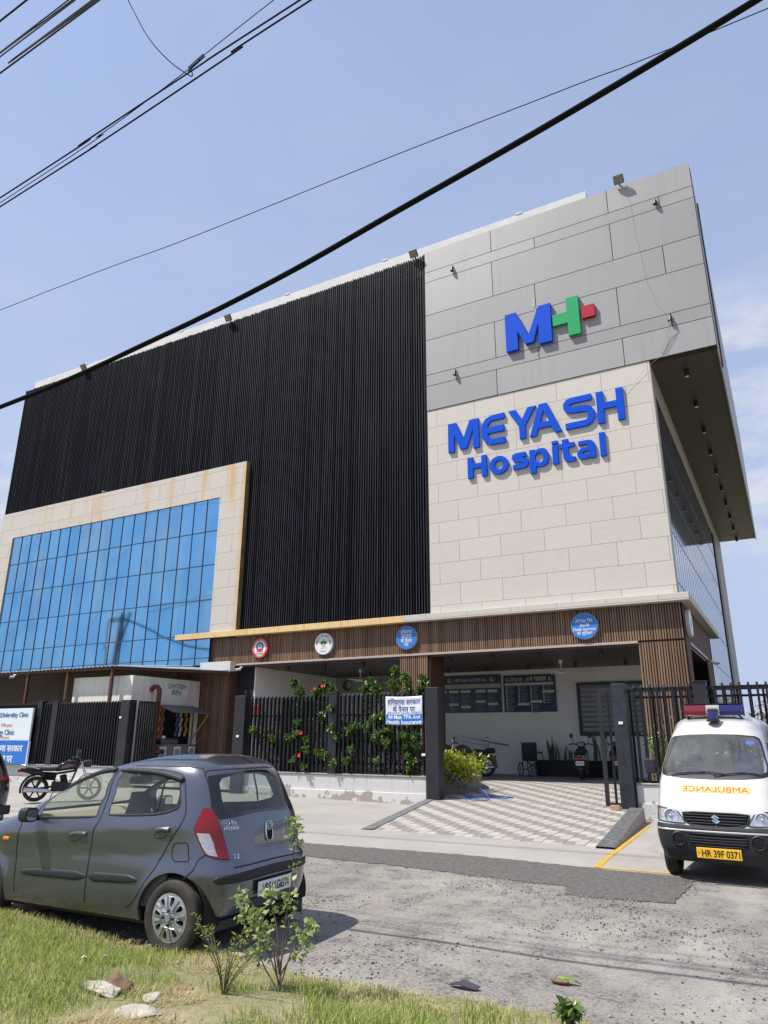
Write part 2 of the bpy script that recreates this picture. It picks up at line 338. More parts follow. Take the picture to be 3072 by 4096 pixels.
def glass_mat(name,tint=(.86,.9,.88),rough=.02,fac=1.0,dirt=.06):
    """thin pane: fresnel reflection over tinted see-through, a little dust"""
    m,g=new(name,.02); N=g.N; L=g.L
    t=g.n('BsdfTransparent'); t.inputs['Color'].default_value=(*tint,1); gl=g.n('BsdfGlossy'); gl.inputs['Roughness'].default_value=rough; fr=g.n('Fresnel'); ge=g.n('NewGeometry'); L.new(g.math('ADD',1.5,g.math('MULTIPLY',ge.outputs['Backfacing'],-.833)),fr.inputs['IOR'])
    mx=g.n('MixShader'); L.new(g.math('MULTIPLY',fr.outputs[0],fac),mx.inputs[0]); L.new(t.outputs[0],mx.inputs[1]); L.new(gl.outputs[0],mx.inputs[2])
    df=g.n('BsdfDiffuse'); df.inputs['Color'].default_value=(.5,.47,.42,1); m2=g.n('MixShader'); n=g.noise(g.coord(),2.5,4); L.new(g.rng(n,.3,.8,dirt*.4,dirt*1.8),m2.inputs[0]); L.new(mx.outputs[0],m2.inputs[1]); L.new(df.outputs[0],m2.inputs[2])
    L.new(m2.outputs[0],N['Material Output'].inputs['Surface']); return m
def peel_mat():
    m,g=new('peeling_whitewash',.85); v=g.coord(); x,y,z=g.xyz(v); n=g.noise(v,2.2,6,.65); n2=g.noise(g.coord((6,6,.5)),1.4,5,.6); f=g.noise(v,40,3)
    low=g.rng(z,.42,.08,0,1); pe=g.rng(g.math('ADD',n,g.math('MULTIPLY',low,.17)),.615,.63); 
    c=g.mix(g.rng(f,.3,.7,0,.2),(.60,.585,.56),(.51,.49,.465)); c=g.mix(g.math('MULTIPLY',g.rng(n2,.58,.78,0,.55),g.rng(z,.3,.78,.2,1)),c,(.24,.22,.20)); c=g.mix(g.math('MULTIPLY',pe,g.rng(z,.5,.42)),c,(.34,.30,.26))
    c=g.mix(g.math('MULTIPLY',g.rng(z,.70,.755),g.rng(n,.4,.6,.2,.8)),c,(.2,.19,.17)); g.color(c); g.bump(g.math('SUBTRACT',f,pe),.3,.012); return m
def stain_mat(name,col,dirt,amt=.6):
    m,g=new(name,.75); v=g.coord(); n2=g.noise(g.coord((5,5,.45)),1.5,6,.65); n=g.noise(v,1.2,5,.6)
    c=g.mix(g.rng(n2,.5,.78,0,amt),col,dirt); c=g.mix(g.rng(n,.45,.75,0,amt*.4),c,dirt); g.color(c); return m
def sheet_mat():
    m,g=new('galvanised_sheet',.38,.75); v=g.coord(); n=g.noise(v,1.5,5,.6); g.color(g.mix(g.rng(n,.35,.7),(.62,.64,.66),(.45,.44,.42))); return m
def soil_mat():
    m,g=new('verge_soil',.95); v=g.coord(); a=g.noise(v,1.3,6,.65); b=g.noise(v,14,5,.7); d=g.noise(v,70,3)
    c=g.mix(g.rng(a,.35,.65),(.17,.185,.06),(.34,.28,.165)); c=g.mix(g.rng(b,.45,.7,0,.6),c,(.10,.10,.035)); c=g.mix(g.rng(d,.5,.75,0,.4),c,(.42,.36,.24)); g.color(c); g.bump(g.math('ADD',b,g.math('MULTIPLY',d,.4)),.8,.03); return m
def panel_mat():
    m,g=new('grey_composite_panel',.45,.1); v=g.coord(); ge=g.n('NewGeometry'); s=g.noise(g.coord((2.2,2.2,.16)),1.4,6,.65); n=g.noise(v,.35,3)
    c=g.mix(ge.outputs['Random Per Island'],(.295,.287,.282),(.345,.336,.33)); c=g.mix(g.rng(s,.52,.75,0,.30),c,(.21,.205,.20)); c=g.mix(g.rng(n,.4,.7,0,.2),c,(.37,.36,.355)); g.color(c); g.bump(n,.05,.05); return m
m_stone=stone_mat('travertine_cladding',-8.81,13.37,False); m_stone_r=stone_mat('rust_stained_travertine',-18.36+.1,12.66,True)
m_ledge_r=stain_mat('rusty_ledge_stone',(.74,.53,.26),(.50,.27,.08),.7); m_ledge=stone_mat('ledge_stone',-7.3,5.55,False)
m_panel=panel_mat(); m_joint=mat('dark_joint',(.02,.02,.02),.7)
m_louvre=louvre_mat(); m_backing=mat('dark_backing',(.010,.010,.013),.8); m_blue=blueglass_mat(); m_mull=mat('mullion',(.035,.05,.09),.4)
m_white=mat('white_parapet_plaster',(.66,.65,.63),.8,var=.08,vs=2); m_inner=mat('cream_wall_paint',(.82,.80,.765),.75,var=.05,vs=1.2)
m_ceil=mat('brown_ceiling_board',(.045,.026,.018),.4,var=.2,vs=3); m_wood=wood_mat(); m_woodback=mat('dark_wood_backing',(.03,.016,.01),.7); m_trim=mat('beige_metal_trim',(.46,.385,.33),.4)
m_brownflat=mat('brown_flat_panel',(.095,.048,.028),.65,var=.1,vs=2,spec=.2); m_soffit=mat('brown_soffit_panel',(.075,.062,.05),.5,var=.1,vs=.5)
m_sideglass=mat('side_curtain_glass',(.27,.32,.39),.05,.9,var=.15,vs=.4); m_black=mat('black_satin_metal',(.018,.018,.022),.42,var=.25,vs=4,bump=.05,bs=90); m_blackw=mat('weathered_black_paint',(.017,.020,.028),.5,var=.6,vs=5,stretch=(1,1,.5))
m_slat=mat('black_powder_coat',(.011,.011,.014),.45,spec=.3); m_wall=peel_mat(); m_blue_l=mat('blue_acrylic',(.001,.075,.58),.55,spec=.12); m_green_l=mat('green_acrylic',(.01,.34,.12),.5,spec=.25); m_red_l=mat('red_acrylic',(.42,.008,.04),.5,spec=.25)
m_road=road_mat(); m_conc=concrete_mat('concrete_apron',(.30,.28,.25),(.375,.352,.318),(.20,.185,.16)); m_patch=mat('fresh_asphalt',(.08,.076,.072),.95,var=.35,vs=16,bump=1,bs=55,col2=(.165,.155,.145),spec=.2); m_paver=paver_mat()
m_kerbgrey=mat('dark_pebble_kerb',(.045,.045,.048),.85,vs=11,var=.6,col2=(.17,.168,.165),bump=.9,bs=22); m_cement=mat('grey_cement',(.33,.31,.275),.85,var=.2,vs=4,bump=.2,bs=60); m_yellow=mat('yellow_line_paint',(.55,.33,.045),.75,var=.25,vs=9,bump=.2,bs=60)
m_soil=soil_mat(); m_grass=leaf_mat('grass_blades',(.165,.25,.035),(.29,.38,.075),(.50,.48,.17),.42,.7); m_dry=leaf_mat('dry_grass',(.44,.35,.18),(.55,.45,.25),(.38,.33,.14),.3,.7)
m_hib=leaf_mat('hibiscus_leaf',(.028,.085,.015),(.075,.16,.025),(.20,.28,.05),.3,.32); m_golden=leaf_mat('golden_duranta_leaf',(.10,.17,.02),(.36,.40,.03),(.58,.55,.06),.35,.4); m_shrub=leaf_mat('pale_shrub_leaf',(.20,.28,.085),(.33,.42,.15),(.46,.53,.24),.4,.5); m_weed=leaf_mat('small_shrub_leaf',(.13,.20,.03),(.24,.31,.05),(.42,.40,.08),.35,.45); m_tree=leaf_mat('tree_leaf',(.03,.07,.015),(.06,.11,.022),(.11,.16,.04),.3,.5); m_haze=leaf_mat('haze_tinted_tree_leaf',(.20,.19,.09),(.27,.25,.13),(.14,.16,.06),.3,.7)
m_stem=mat('woody_stem',(.12,.09,.055),.8,var=.3,vs=20); m_petal=mat('red_petal',(.62,.02,.03),.5,var=.25,vs=30); m_snake=mat('snake_plant_leaf',(.03,.07,.035),.45,var=.5,vs=8,col2=(.12,.16,.06),stretch=(1,1,6))
m_granite=mat('granite_planter',(.20,.165,.14),.45,var=.35,vs=40); m_blackbox=mat('black_planter',(.012,.012,.013),.6)
m_chrome=mat('chrome',(.75,.76,.78),.12,1); m_steel=mat('brushed_steel',(.55,.55,.56),.28,1); m_rubber=mat('tyre_rubber',(.018,.017,.016),.85,var=.5,vs=9,col2=(.06,.05,.04)); m_plastic=mat('black_plastic',(.016,.016,.017),.5); m_plgrey=mat('dark_grey_plastic',(.026,.027,.030),.55,var=.12,vs=12,spec=.3)
m_whitep=mat('white_sign_face',(.78,.78,.78),.4); m_black_ink=mat('black_ink',(.01,.01,.012),.6); m_blue_ink=mat('navy_ink',(.012,.055,.28),.5); m_sign_blue=mat('sign_blue',(.02,.16,.56),.35); m_red_ink=mat('red_ink',(.60,.03,.02),.5); m_green_ink=mat('green_ink',(.0,.20,.14),.5); m_orange=mat('orange_ink',(.7,.28,.05),.5); m_white_ink=mat('white_ink',(.82,.82,.82),.5); m_grey_ink=mat('grey_ink',(.30,.32,.35),.5)
m_board=mat('navy_board',(.012,.035,.075),.35); m_board2=mat('slate_blue_board',(.018,.05,.085),.4); m_greenb=mat('pale_green_board',(.33,.38,.30),.6)
def pchip(xs,ys):
    xs=np.array(xs,float);ys=np.array(ys,float);h=np.diff(xs);d=np.diff(ys)/h
    m=np.zeros(len(xs));m[0]=d[0];m[-1]=d[-1]
    for i in range(1,len(xs)-1):
        if d[i-1]*d[i]>0:
            w1=2*h[i]+h[i-1];w2=h[i]+2*h[i-1];m[i]=(w1+w2)/(w1/d[i-1]+w2/d[i])
    def f(x):
        x=min(max(x,xs[0]),xs[-1]);i=min(max(int(np.searchsorted(xs,x)-1),0),len(h)-1)
        t=(x-xs[i])/h[i]
        return float((2*t**3-3*t*t+1)*ys[i]+(t**3-2*t*t+t)*h[i]*m[i]+(3*t*t-2*t**3)*ys[i+1]+(t**3-t*t)*h[i]*m[i+1])
    return f
class Shell:
    """closed car body; domain (s, z): s runs from the rear centre round one side to the front centre"""
    def __init__(s,T,Lr,Ls,extra=None):
        z=[r[0] for r in T]
        s.xr,s.xf,s.W,s.n,s.m=[pchip(z,[r[k] for r in T]) for k in (1,2,3,4,5)]
        s.Lr,s.Ls=Lr,Ls;s.S=2*Lr+Ls;s.extra=extra;s.cache={}
    def tab(s,z):
        k=round(z,5)
        if k not in s.cache: s.cache[k]=(s.xr(z),s.xf(z),s.W(z),s.n(z),s.m(z))
        return s.cache[k]
    def pt(s,u,z):
        xr,xf,W,n,m=s.tab(z)
        if u<=s.Lr: c,t=-1.0,u/s.Lr
        elif u<=s.Lr+s.Ls: c,t=2*(u-s.Lr)/s.Ls-1,1.0
        else: c,t=1.0,(s.S-u)/s.Lr
        if c>0: n=m
        r=(abs(c)**n+abs(t)**n)**(-1/n)
        x=(xr+xf)/2+(xf-xr)/2*c*r;y=W*t*r
        if s.extra: x,y=s.extra(x,y,z,abs(t)*r,c*r)
        return (x,y,z)
    def nrm(s,u,z):
        e=.004;a=np.array(s.pt(min(u+e,s.S),z))-np.array(s.pt(max(u-e,0),z))
        b=np.array(s.pt(u,z+e))-np.array(s.pt(u,z-e));k=np.cross(b,a);L=np.linalg.norm(k)
        return tuple(k/L) if L>1e-12 else (0,0,1)
    def uside(s,x,z):
        xr,xf,W,n,m=s.tab(z);xn=(x-(xr+xf)/2)/((xf-xr)/2);n=m if xn>0 else n;xn=min(max(xn,-.99999),.99999)
        yn=(1-abs(xn)**n)**(1/n);q=xn/yn
        if abs(q)<=1: return s.Lr+(q+1)/2*s.Ls
        t=yn/abs(xn)*s.Lr
        return t if xn<0 else s.S-t
    def urear(s,y,z,front=False):
        xr,xf,W,n,m=s.tab(z);n=m if front else n;yn=min(abs(y)/W,.99999);xn=(1-yn**n)**(1/n);t=yn/xn
        if t<=1: u=t*s.Lr
        else: u=s.Lr+(1-xn/yn)/2*s.Ls
        return s.S-u if front else u
def car_extra(x,y,z,ty,cx):
    # shoulder crease rising to the rear, and flared arches
    if ty>.9:
        k=min(1,(ty-.9)/.08)
        zl=.975-.075*(x-.0)
        d=zl-z
        if 0<d<.5: y-=k*.016*math.sin(min(d/.22,1)*math.pi/2)*(1 if d<.22 else max(0,1-(d-.22)/.28))
        for xa in (0,2.38):
            r=math.hypot(x-xa,z-.285)
            if z>.2: y+=k*.014*math.exp(-((r-.335)/.055)**2)
    # rear number-plate recess and tailgate belly
    return x,y
#      z    xr    xf    W    nr  nf
CAR=[(.15,-.30,2.90,.70,5.5,5.5),(.22,-.385,2.99,.745,5.5,5.5),(.32,-.435,3.05,.785,5.5,5.5),(.45,-.472,3.09,.80,5.5,5.5),(.60,-.478,3.10,.803,5.5,5.5),(.66,-.468,3.09,.803,5.3,5.5),
 (.70,-.435,3.05,.80,5.1,5.6),(.80,-.408,2.86,.797,4.7,5.6),(.88,-.398,2.6,.79,4.5,5.6),(.95,-.386,2.3,.782,4.4,6),(1.0,-.370,2.12,.768,4.4,7),(1.1,-.33,1.90,.735,4.4,8),(1.2,-.285,1.68,.70,4.4,8),(1.3,-.235,1.45,.663,4.4,8),(1.38,-.185,1.25,.63,4.3,7),
 (1.43,-.145,1.10,.60,4.2,6.2),(1.46,-.105,.99,.572,4.1,5.4),(1.49,-.04,.86,.525,4.0,4.6),(1.515,.03,.75,.455,3.8,4.2),(1.535,.12,.64,.355,3.5,3.6),(1.547,.22,.54,.22,3.2,3.2),(1.552,.37,.39,.02,2.5,2.5)]
# ---------------------------------------------------------------- ground
def wob(a,b,n,amp,seed):
    q=random.Random(seed); return [(a[0]+(b[0]-a[0])*i/n+q.uniform(-amp,amp),a[1]+(b[1]-a[1])*i/n+q.uniform(-amp,amp)) for i in range(n)]
def grid(name,x0,x1,y0,y1,dx,dy,zf,m,kind='structure'):
    xs=np.linspace(x0,x1,max(2,int((x1-x0)/dx)+1)); ys=np.linspace(y0,y1,max(2,int((y1-y0)/dy)+1)); nx=len(xs)
    V=[(x,y,zf(x,y)) for y in ys for x in xs]; F=[(j*nx+i,j*nx+i+1,(j+1)*nx+i+1,(j+1)*nx+i) for j in range(len(ys)-1) for i in range(nx-1)]
    o=fast(name,V,F,m,smooth=True); return tag(o,kind=kind)
MB().quad((-900,-900,-.05),(900,-900,-.05),(900,1800,-.05),(-900,1800,-.05)).build('ground',mat('dry_ground',(.22,.20,.13),.95,var=.4,vs=.2)); tag(bpy.data.objects['ground'],kind='structure')
def hsh(x,y): return math.sin(x*1.7+y*2.3)+math.sin(x*3.9-y*1.3)*.6+math.sin(x*.7+3*y)*.5
grid('road',-90,60,4.4,13,.5,.4,lambda x,y:.007*hsh(x*.9,y*.9)*max(0,min(1,(8.6-y)/1.5)),m_road)
def apron_z(x,y): 
    k=min(1,max(0,(y-12)/6)); return .005+.007*min(1,max(0,(y-10.9)/.6))+k*(-.0145*(x+6.6) if -14<x<3 else (.107 if x<=-14 else -.139))
grid('concrete_apron',-90,60,10.9,18.05,1,.5,apron_z,m_conc)
patch=wob((-11.5,10.0),(-6.1,9.75),44,.03,1)+wob((-6.1,9.75),(-5.1,9.72),10,.05,2)+wob((-5.1,9.72),(-2.66,9.45),26,.02,3)+wob((-2.66,9.45),(-2.6,8.98),6,.03,4)+wob((-2.6,8.98),(-1.42,9.1),16,.02,5)+wob((-1.42,9.1),(-1.38,10.75),14,.022,6)+wob((-1.38,10.75),(-2.7,10.92),14,.03,7)+wob((-2.7,10.92),(-4.7,11.1),22,.035,8)+wob((-4.7,11.1),(-7.5,10.95),30,.025,9)+wob((-7.5,10.95),(-11.5,11.1),40,.04,10)
MB().prism(patch,-.02,.0105,'xy').build('asphalt_patch',m_patch); tag(bpy.data.objects['asphalt_patch'],kind='structure')
def ramp_z(y): return .018+max(0,(y-13))*.0372 if y<18 else .204+min(1,(y-18)/4)*.206
RL=lambda y:-7.42-(y-13.05)*.2; RR=lambda y:-3.12-(y-12.8)*.075
def ramp():
    V=[];F=[];n=14
    for i in range(n+1):
        y=12.95+(18-12.95)*i/n
        for x in np.linspace(RL(y),RR(y),6): V.append((x,y,ramp_z(y)+.002 if i else -.004))
    for i in range(n):
        for k in range(5): F.append((i*6+k,i*6+k+1,i*6+k+7,i*6+k+6))
    tag(fast('driveway',V,F,m_paver),kind='structure')
ramp()
grid('forecourt_paving',-36,4,18,29.5,2,.5,lambda x,y:ramp_z(y),m_paver)
k=MB(); n=8
for i in range(n):
    a=13.0+(18.3-13.0)*i/n;b=13.0+(18.3-13.0)*(i+1)/n
    k.add([(RL(a)-.24,a,ramp_z(a)+.012),(RL(a),a,ramp_z(a)+.014),(RL(b),b,ramp_z(b)+.014),(RL(b)-.24,b,ramp_z(b)+.012),(RL(a)-.26,a,0),(RL(b)-.26,b,0)],[(0,1,2,3),(4,0,3,5)])
tag(k.build('driveway_edge_strip',mat('dark_edge_strip',(.15,.15,.15),.8,var=.3,vs=10)),kind='structure')
kt=MB();ks=MB()
for i in range(n):
    a=12.85+(17.75-12.85)*i/n;b=12.85+(17.75-12.85)*(i+1)/n; za=ramp_z(a)+.02+.012*i/n*3;zb=ramp_z(b)+.02+.012*(i+1)/n*3; w=.30
    kt.add([(RR(a),a,za),(RR(a)+w,a,za),(RR(b)+w,b,zb),(RR(b),b,zb),(RR(a),a,za-.1),(RR(b),b,zb-.1)],[(0,1,2,3),(4,0,3,5)])
    ks.add([(RR(a)+w,a,za-.004),(RR(a)+w+.02,a,-.05),(RR(b)+w+.02,b,-.05),(RR(b)+w,b,zb-.004)],[(0,1,2,3)])
ks.add([(RR(17.75),17.75,ramp_z(17.75)),(RR(17.75)+.3,17.75,ramp_z(17.75)+.05),(RR(17.75)+.32,17.75,-.05),(RR(17.75),17.75,-.05)],[(0,1,2,3)])
kr=thing('ramp_kerb','dark pebble topped kerb wedge along the right side of the paved ramp','kerb'); kt.build('pebble_top',m_kerbgrey,kr); ks.build('cement_side',m_cement,kr)
yl=MB(); 
def line(a,b,w,n,sd,zf):
    q=random.Random(sd); d=(Vector(b)-Vector(a)).normalized(); s=Vector((-d.y,d.x))*w/2
    P=[Vector(a).lerp(Vector(b),i/n) for i in range(n+1)]; L=[p+s*q.uniform(.8,1.2) for p in P]; Rr=[p-s*q.uniform(.8,1.2) for p in P]
    for i in range(n): yl.add([(L[i].x,L[i].y,zf(*L[i])+.005),(Rr[i].x,Rr[i].y,zf(*Rr[i])+.005),(Rr[i+1].x,Rr[i+1].y,zf(*Rr[i+1])+.005),(L[i+1].x,L[i+1].y,zf(*L[i+1])+.005)],[(0,1,2,3)])
line((-2.68,10.98),(-3.0,17.0),.09,26,1,apron_z); line((-2.74,11.0),(-.2,11.02),.075,14,2,apron_z)
tag(yl.build('yellow_parking_line',m_yellow),kind='structure')
MB().box(-7.4,-4.1,17.97,18.03,.19,.222).build('threshold_rail',mat('worn_white_steel',(.5,.47,.42),.5,.3)); tag(bpy.data.objects['threshold_rail'],'thin pale gate rail set flush across the driveway between the gate posts','gate rail')
# grass verge the photographer stands on
EDGE=[(-60,5.12),(-7.1,5.08),(-5.9,5.0),(-5.05,4.95),(-4.7,5.14),(-4.2,5.14),(-3.5,5.0),(-2.9,5.02),(-2.0,5.16),(-1.3,5.12),(0,5.2),(60,5.4)]
def edge_y(x):
    for a,b in zip(EDGE[:-1],EDGE[1:]):
        if a[0]<=x<=b[0]: return a[1]+(b[1]-a[1])*(x-a[0])/(b[0]-a[0])
    return 5
def verge_z(x,y):
    d=edge_y(x)-y; k=max(0,min(1,d/1.6)); return .035+.075*max(0,min(1,(-5.2-x)/1.2))+.17*(k*k*(3-2*k))+(.02*hsh(x*1.3,y*1.5)*min(1,max(0,d)/.5))+.05*min(1,max(0,d)/3)
def verge():
    xs=np.concatenate([np.linspace(-60,-10,26),np.linspace(-9.7,2,80),np.linspace(3,60,20)]); ts=np.concatenate([np.linspace(0,.16,16),np.linspace(.2,1,12)]); V=[];F=[];nx=len(xs)
    for t in ts:
        for x in xs: y=edge_y(x)-t*16-(.03*math.sin(x*9)+.02*math.sin(x*23) if t==0 else 0); V.append((x,y,verge_z(x,y)))
    for j in range(len(ts)-1):
        for i in range(nx-1): F.append((j*nx+i,(j+1)*nx+i,(j+1)*nx+i+1,j*nx+i+1))
    tag(fast('grass_verge',V,F,m_soil,smooth=True),kind='structure')
verge()
kb=MB(); xs=np.linspace(-5.0,-4.1,10)
for a,b in zip(xs[:-1],xs[1:]): kb.add([(a,edge_y(a)-.02,.05),(a,edge_y(a)+.07,.045),(a,edge_y(a)+.11,-.02),(b,edge_y(b)-.02,.05),(b,edge_y(b)+.07,.045),(b,edge_y(b)+.11,-.02)],[(0,1,4,3),(1,2,5,4)])
tag(kb.build('verge_kerb',mat('dusty_kerb',(.37,.335,.28),.9,var=.3,vs=7,bump=.4,bs=40)),kind='structure')
def pebbles():
    V=[];F=[]; n=9000; oct_=np.array([(1,0,0),(-1,0,0),(0,1,0),(0,-1,0),(0,0,1),(0,0,-1)],float); of=[(0,2,4),(2,1,4),(1,3,4),(3,0,4),(2,0,5),(1,2,5),(3,1,5),(0,3,5)]
    k=0
    while k<n:
        x=nr.uniform(-9,1.5); y=5.1+4.2*nr.random()**1.25
        if k>7600:
            t=nr.random(); e=nr.normal()*.06
            x,y=((-6.1-5.0*t,9.72+e) if nr.random()<.3 else (-5.1+2.4*t,9.72-.27*t+e) if nr.random()<.5 else (-2.66+1.25*t,8.98+.1*t+e) if nr.random()<.6 else (-1.42+e,9.1+1.6*t))
        elif math.sin(x*.9+y*1.1)+.8*math.sin(x*2.3-y*1.7)+nr.normal()*.8<.15: continue
        r=.0045+.011*nr.random()**3; q=oct_*r*nr.uniform(.6,1.3,(6,3)); a=nr.random()*6.28; c,s=math.cos(a),math.sin(a)
        q=np.stack([q[:,0]*c-q[:,1]*s,q[:,0]*s+q[:,1]*c,q[:,2]*.75],1)+np.array([x,y,.007*hsh(x*.9,y*.9)+r*.35]); b=len(V)*1
        V.extend(q.tolist()); F.extend([(i+b,j+b,l+b) for i,j,l in of]); k+=1
    g=bpy.data.materials.new('road_gravel'); g.use_nodes=True; gg=G(g); gg.b.inputs['Roughness'].default_value=.9; ge=gg.n('NewGeometry'); gg.color(gg.mix(ge.outputs['Random Per Island'],(.05,.05,.05),(.36,.33,.29)))
    tag(fast('road_gravel',V,F,g,k=3),'loose grey gravel scattered over the worn road','gravel',kind='stuff')
pebbles()

# ---------------------------------------------------------------- the hospital building
HB=thing('hospital_building','large hospital block with black louvres, grey panels, travertine walls and blue glass','building',(0,22,0))
def hb(mb,name,m,**k):
    o=mb.build(name,m,HB,**k); o.matrix_parent_inverse=Matrix.Translation((0,-22,0)); return o
hb(MB().box(-35.2,-2.50,22.34,47.5,.42+4.0,19.6).box(-35.2,-18.05,22.34,47.5,-.05,4.40).box(-18.05,-2.5,29.6,47.5,-.05,4.40),'core_wall',m_backing)
pp=MB().box(-35.2,-3.95,22.42,22.62,19.6,21.02).box(-4.15,-3.95,22.62,47,20.4,21.02).box(-35.2,-35.0,22.62,47,19.6,21.0)
for x in (-31,-24,-17.5,-12.4,-6.5): pp.box(x-.12,x+.12,22.40,22.62,21.02,21.10)
hb(pp,'parapet_wall',m_white); hb(MB().box(-35,-4,22.7,47,19.55,19.65),'roof_slab',m_cement)
# grey composite panels, row by row with open joints
def panels():
    mb=MB(); g=.012; Z=[20.36,19.38,18.92,17.42,16.32,14.83,14.36,13.35]; J=[(-7.54,-3.17),(-5.87,-1.49),(-7.55,-3.18),(-5.97,-1.58),(-7.55,-3.18),(-5.98,-1.6),(-7.56,-3.17)]
    for r in range(7):
        xs=[-10.33,*J[r],-.42]
        for a,b in zip(xs[:-1],xs[1:]): mb.box(a+(g if a>-10 else 0),b-g,21.97,21.998,Z[r+1]+g,Z[r]-g)
    hb(mb,'grey_panel_cladding',m_panel); jb=MB().box(-10.34,-.43,22.0,22.3,13.36,20.37); hb(jb,'panel_backing',m_joint)
    hb(MB().box(-.45,-.41,22.302,47.5,13.30,20.37).box(-10.33,-.45,47.3,47.5,13.4,20.3),'grey_side_cladding',m_panel)
    hb(MB().box(-2.5,-.45,22.302,47.3,13.36,13.42),'overhang_soffit',m_soffit)
    dk=MB()
    dk.box(-.405,-.36,24.0,24.12,13.6,20.2)
    hb(dk,'side_cable_trunk',m_black)
    for k in range(10):
        y=23.2+2.59*k; f=hb(MB().cyl((-1.45,y,13.10),(-1.45,y,13.36),.075,n=12),'downlight',m_black,smooth=40); l=MB().cyl((-1.45,y,13.092),(-1.45,y,13.1),.06,n=12).build('lens',m_white_ink,f); l.matrix_parent_inverse=Matrix.Identity(4)
panels()
# black louvre screen
def louvres():
    mb=MB(); ed=MB(); x=-35.15; i=0; q=random.Random(3)
    while x<-10.38:
        z0=12.86 if x<-18.75 else 5.72
        zt=20.27+q.uniform(-.02,.03); mb.box(x,x+.048,22.0,22.115,z0,zt); k=q.random()
        if k<(.85 if x>-21 else .35): ed.box(x+.034,x+.048,21.993,21.9995,z0,zt)  # pale strip on the slat front paints the light caught along its edge
        x+=.105; i+=1
    for z in (5.9,7.2,8.6,9.9,11.3,12.9,14.2,15.6,17.0,18.4,19.7): mb.box(-35.15 if z>12.8 else -18.68,-10.36,22.12,22.16,z,z+.06)
    mb.box(-35.25,-35.19,21.99,22.3,12.7,20.3).box(-10.40,-10.345,21.985,22.3,5.72,20.3); hb(mb,'louvre_screen',m_louvre); hb(ed,'louvre_edge_highlight',mat('painted_edge_highlight',(.052,.054,.068),.6,spec=.2,var=.7,vs=1.3,stretch=(6,1,.3)))
    wh=MB(); 
    for k in range(60):
        x=-35.1+q.random()*24.6; 
louvres()
# travertine wall
hb(MB().box(-10.335,-2.43,22.0,22.3,5.72,13.345),'travertine_wall',m_stone)
hb(MB().box(-2.50,-2.432,22.302,22.62,5.72,13.345).box(-2.50,-2.432,43.0,47.5,-.05,13.345).box(-2.50,-2.432,22.62,43,12.42,13.345),'side_return_wall',mat('beige_side_cladding',(.40,.36,.30),.6,var=.08,vs=1)); hb(MB().box(-2.52,-2.40,41.25,42.0,-.05,12.42),'side_wall_groove',m_black)
sg=MB(); sm=MB()
for i in range(31):
    y=22.62+.6*i; zb=5.72 if y<30.9 else 1.0; sg.box(-2.47,-2.445,y+.006,y+.594,zb,12.41); sm.box(-2.46,-2.440,y-.008,y+.008,zb,12.41)
for z in (3.0,4.6,6.2,7.8,9.3,10.9): sm.box(-2.46,-2.438,22.62 if z>5.7 else 31.0,41.2,z,z+.03)
hb(sg,'side_glazing',m_sideglass); hb(sm,'side_mullion',m_mull)
# stone frame round the blue curtain wall
fr=MB().box(-35.05,-18.70,21.8,22.3,11.47,12.87).box(-20.04,-18.70,21.8,22.3,5.5,11.47).box(-35.05,-33.93,21.8,22.3,4.46,11.47); hb(fr,'travertine_frame',m_stone_r)
hb(MB().box(-18.698,-18.69,21.81,22.0,5.73,12.86),'frame_rust_edge',mat('rusty_edge',(.20,.13,.05),.8,var=.5,vs=3,stretch=(1,1,.4)))
gp=MB(); gq=random.Random(12)
gz=[4.46,4.74,5.67,7.10,8.56,10.03,11.47]
for i in range(19):
    for j in range(6):
        a,b=-33.93+.731*i,-33.93+.731*(i+1); y=[21.862+gq.uniform(-.0012,.0012) for _ in range(4)]; gp.quad((a,y[0],gz[j]),(b,y[1],gz[j]),(b,y[2],gz[j+1]),(a,y[3],gz[j+1]))
hb(gp,'curtain_glass',m_blue,recalc=False); hb(MB().box(-33.93,-20.04,21.90,21.95,4.46,11.47),'glass_backing',m_backing)
mu=MB()
for i in range(1,19): x=-33.93+.731*i; mu.box(x-.014,x+.014,21.84,21.859,4.46,11.47)
for z in (10.03,8.56,7.10,5.67,4.74): mu.box(-33.93,-20.04,21.838,21.858,z-.016,z+.016)
hb(mu,'mullion',m_mull)
# ledge and slatted canopy band
hb(MB().box(-11.2,-2.1,21.69,22.0,5.5,5.72).box(-2.43,-2.1,22.0,31.1,5.5,5.72),'canopy_ledge',m_ledge,bevel=.006)
hb(MB().box(-21.8,-11.203,21.69,22.0,5.5,5.72),'stained_canopy_ledge',m_ledge_r,bevel=.006)
band=MB(); bk=MB().box(-21.74,-2.36,22.05,22.3,4.46,5.5); pit=.075; nx=int((21.74-2.36)/pit)
for i in range(nx): x=-21.72+pit*i; band.box(x,x+.046,22.0,22.049,4.46,5.498)
def slatcol(x0,x1,y,z0,z1): 
    for i in range(int((x1-x0)/pit)): x=x0+pit*i+.01; band.box(x,x+.046,y,y+.049,z0,z1)
slatcol(-3.66,-2.36,22.0,.40,4.40); slatcol(-11.52,-10.42,22.0,.40,4.40); slatcol(-21.7,-18.95,22.02,.35,4.46)
bk.box(-3.66,-2.40,22.05,23.3,.38,4.46).box(-11.52,-10.42,22.05,23.2,.38,4.46).box(-21.74,-18.95,22.07,22.33,.3,4.46)
hb(band,'wood_slat_cladding',m_wood); hb(bk,'slat_backing',m_woodback)
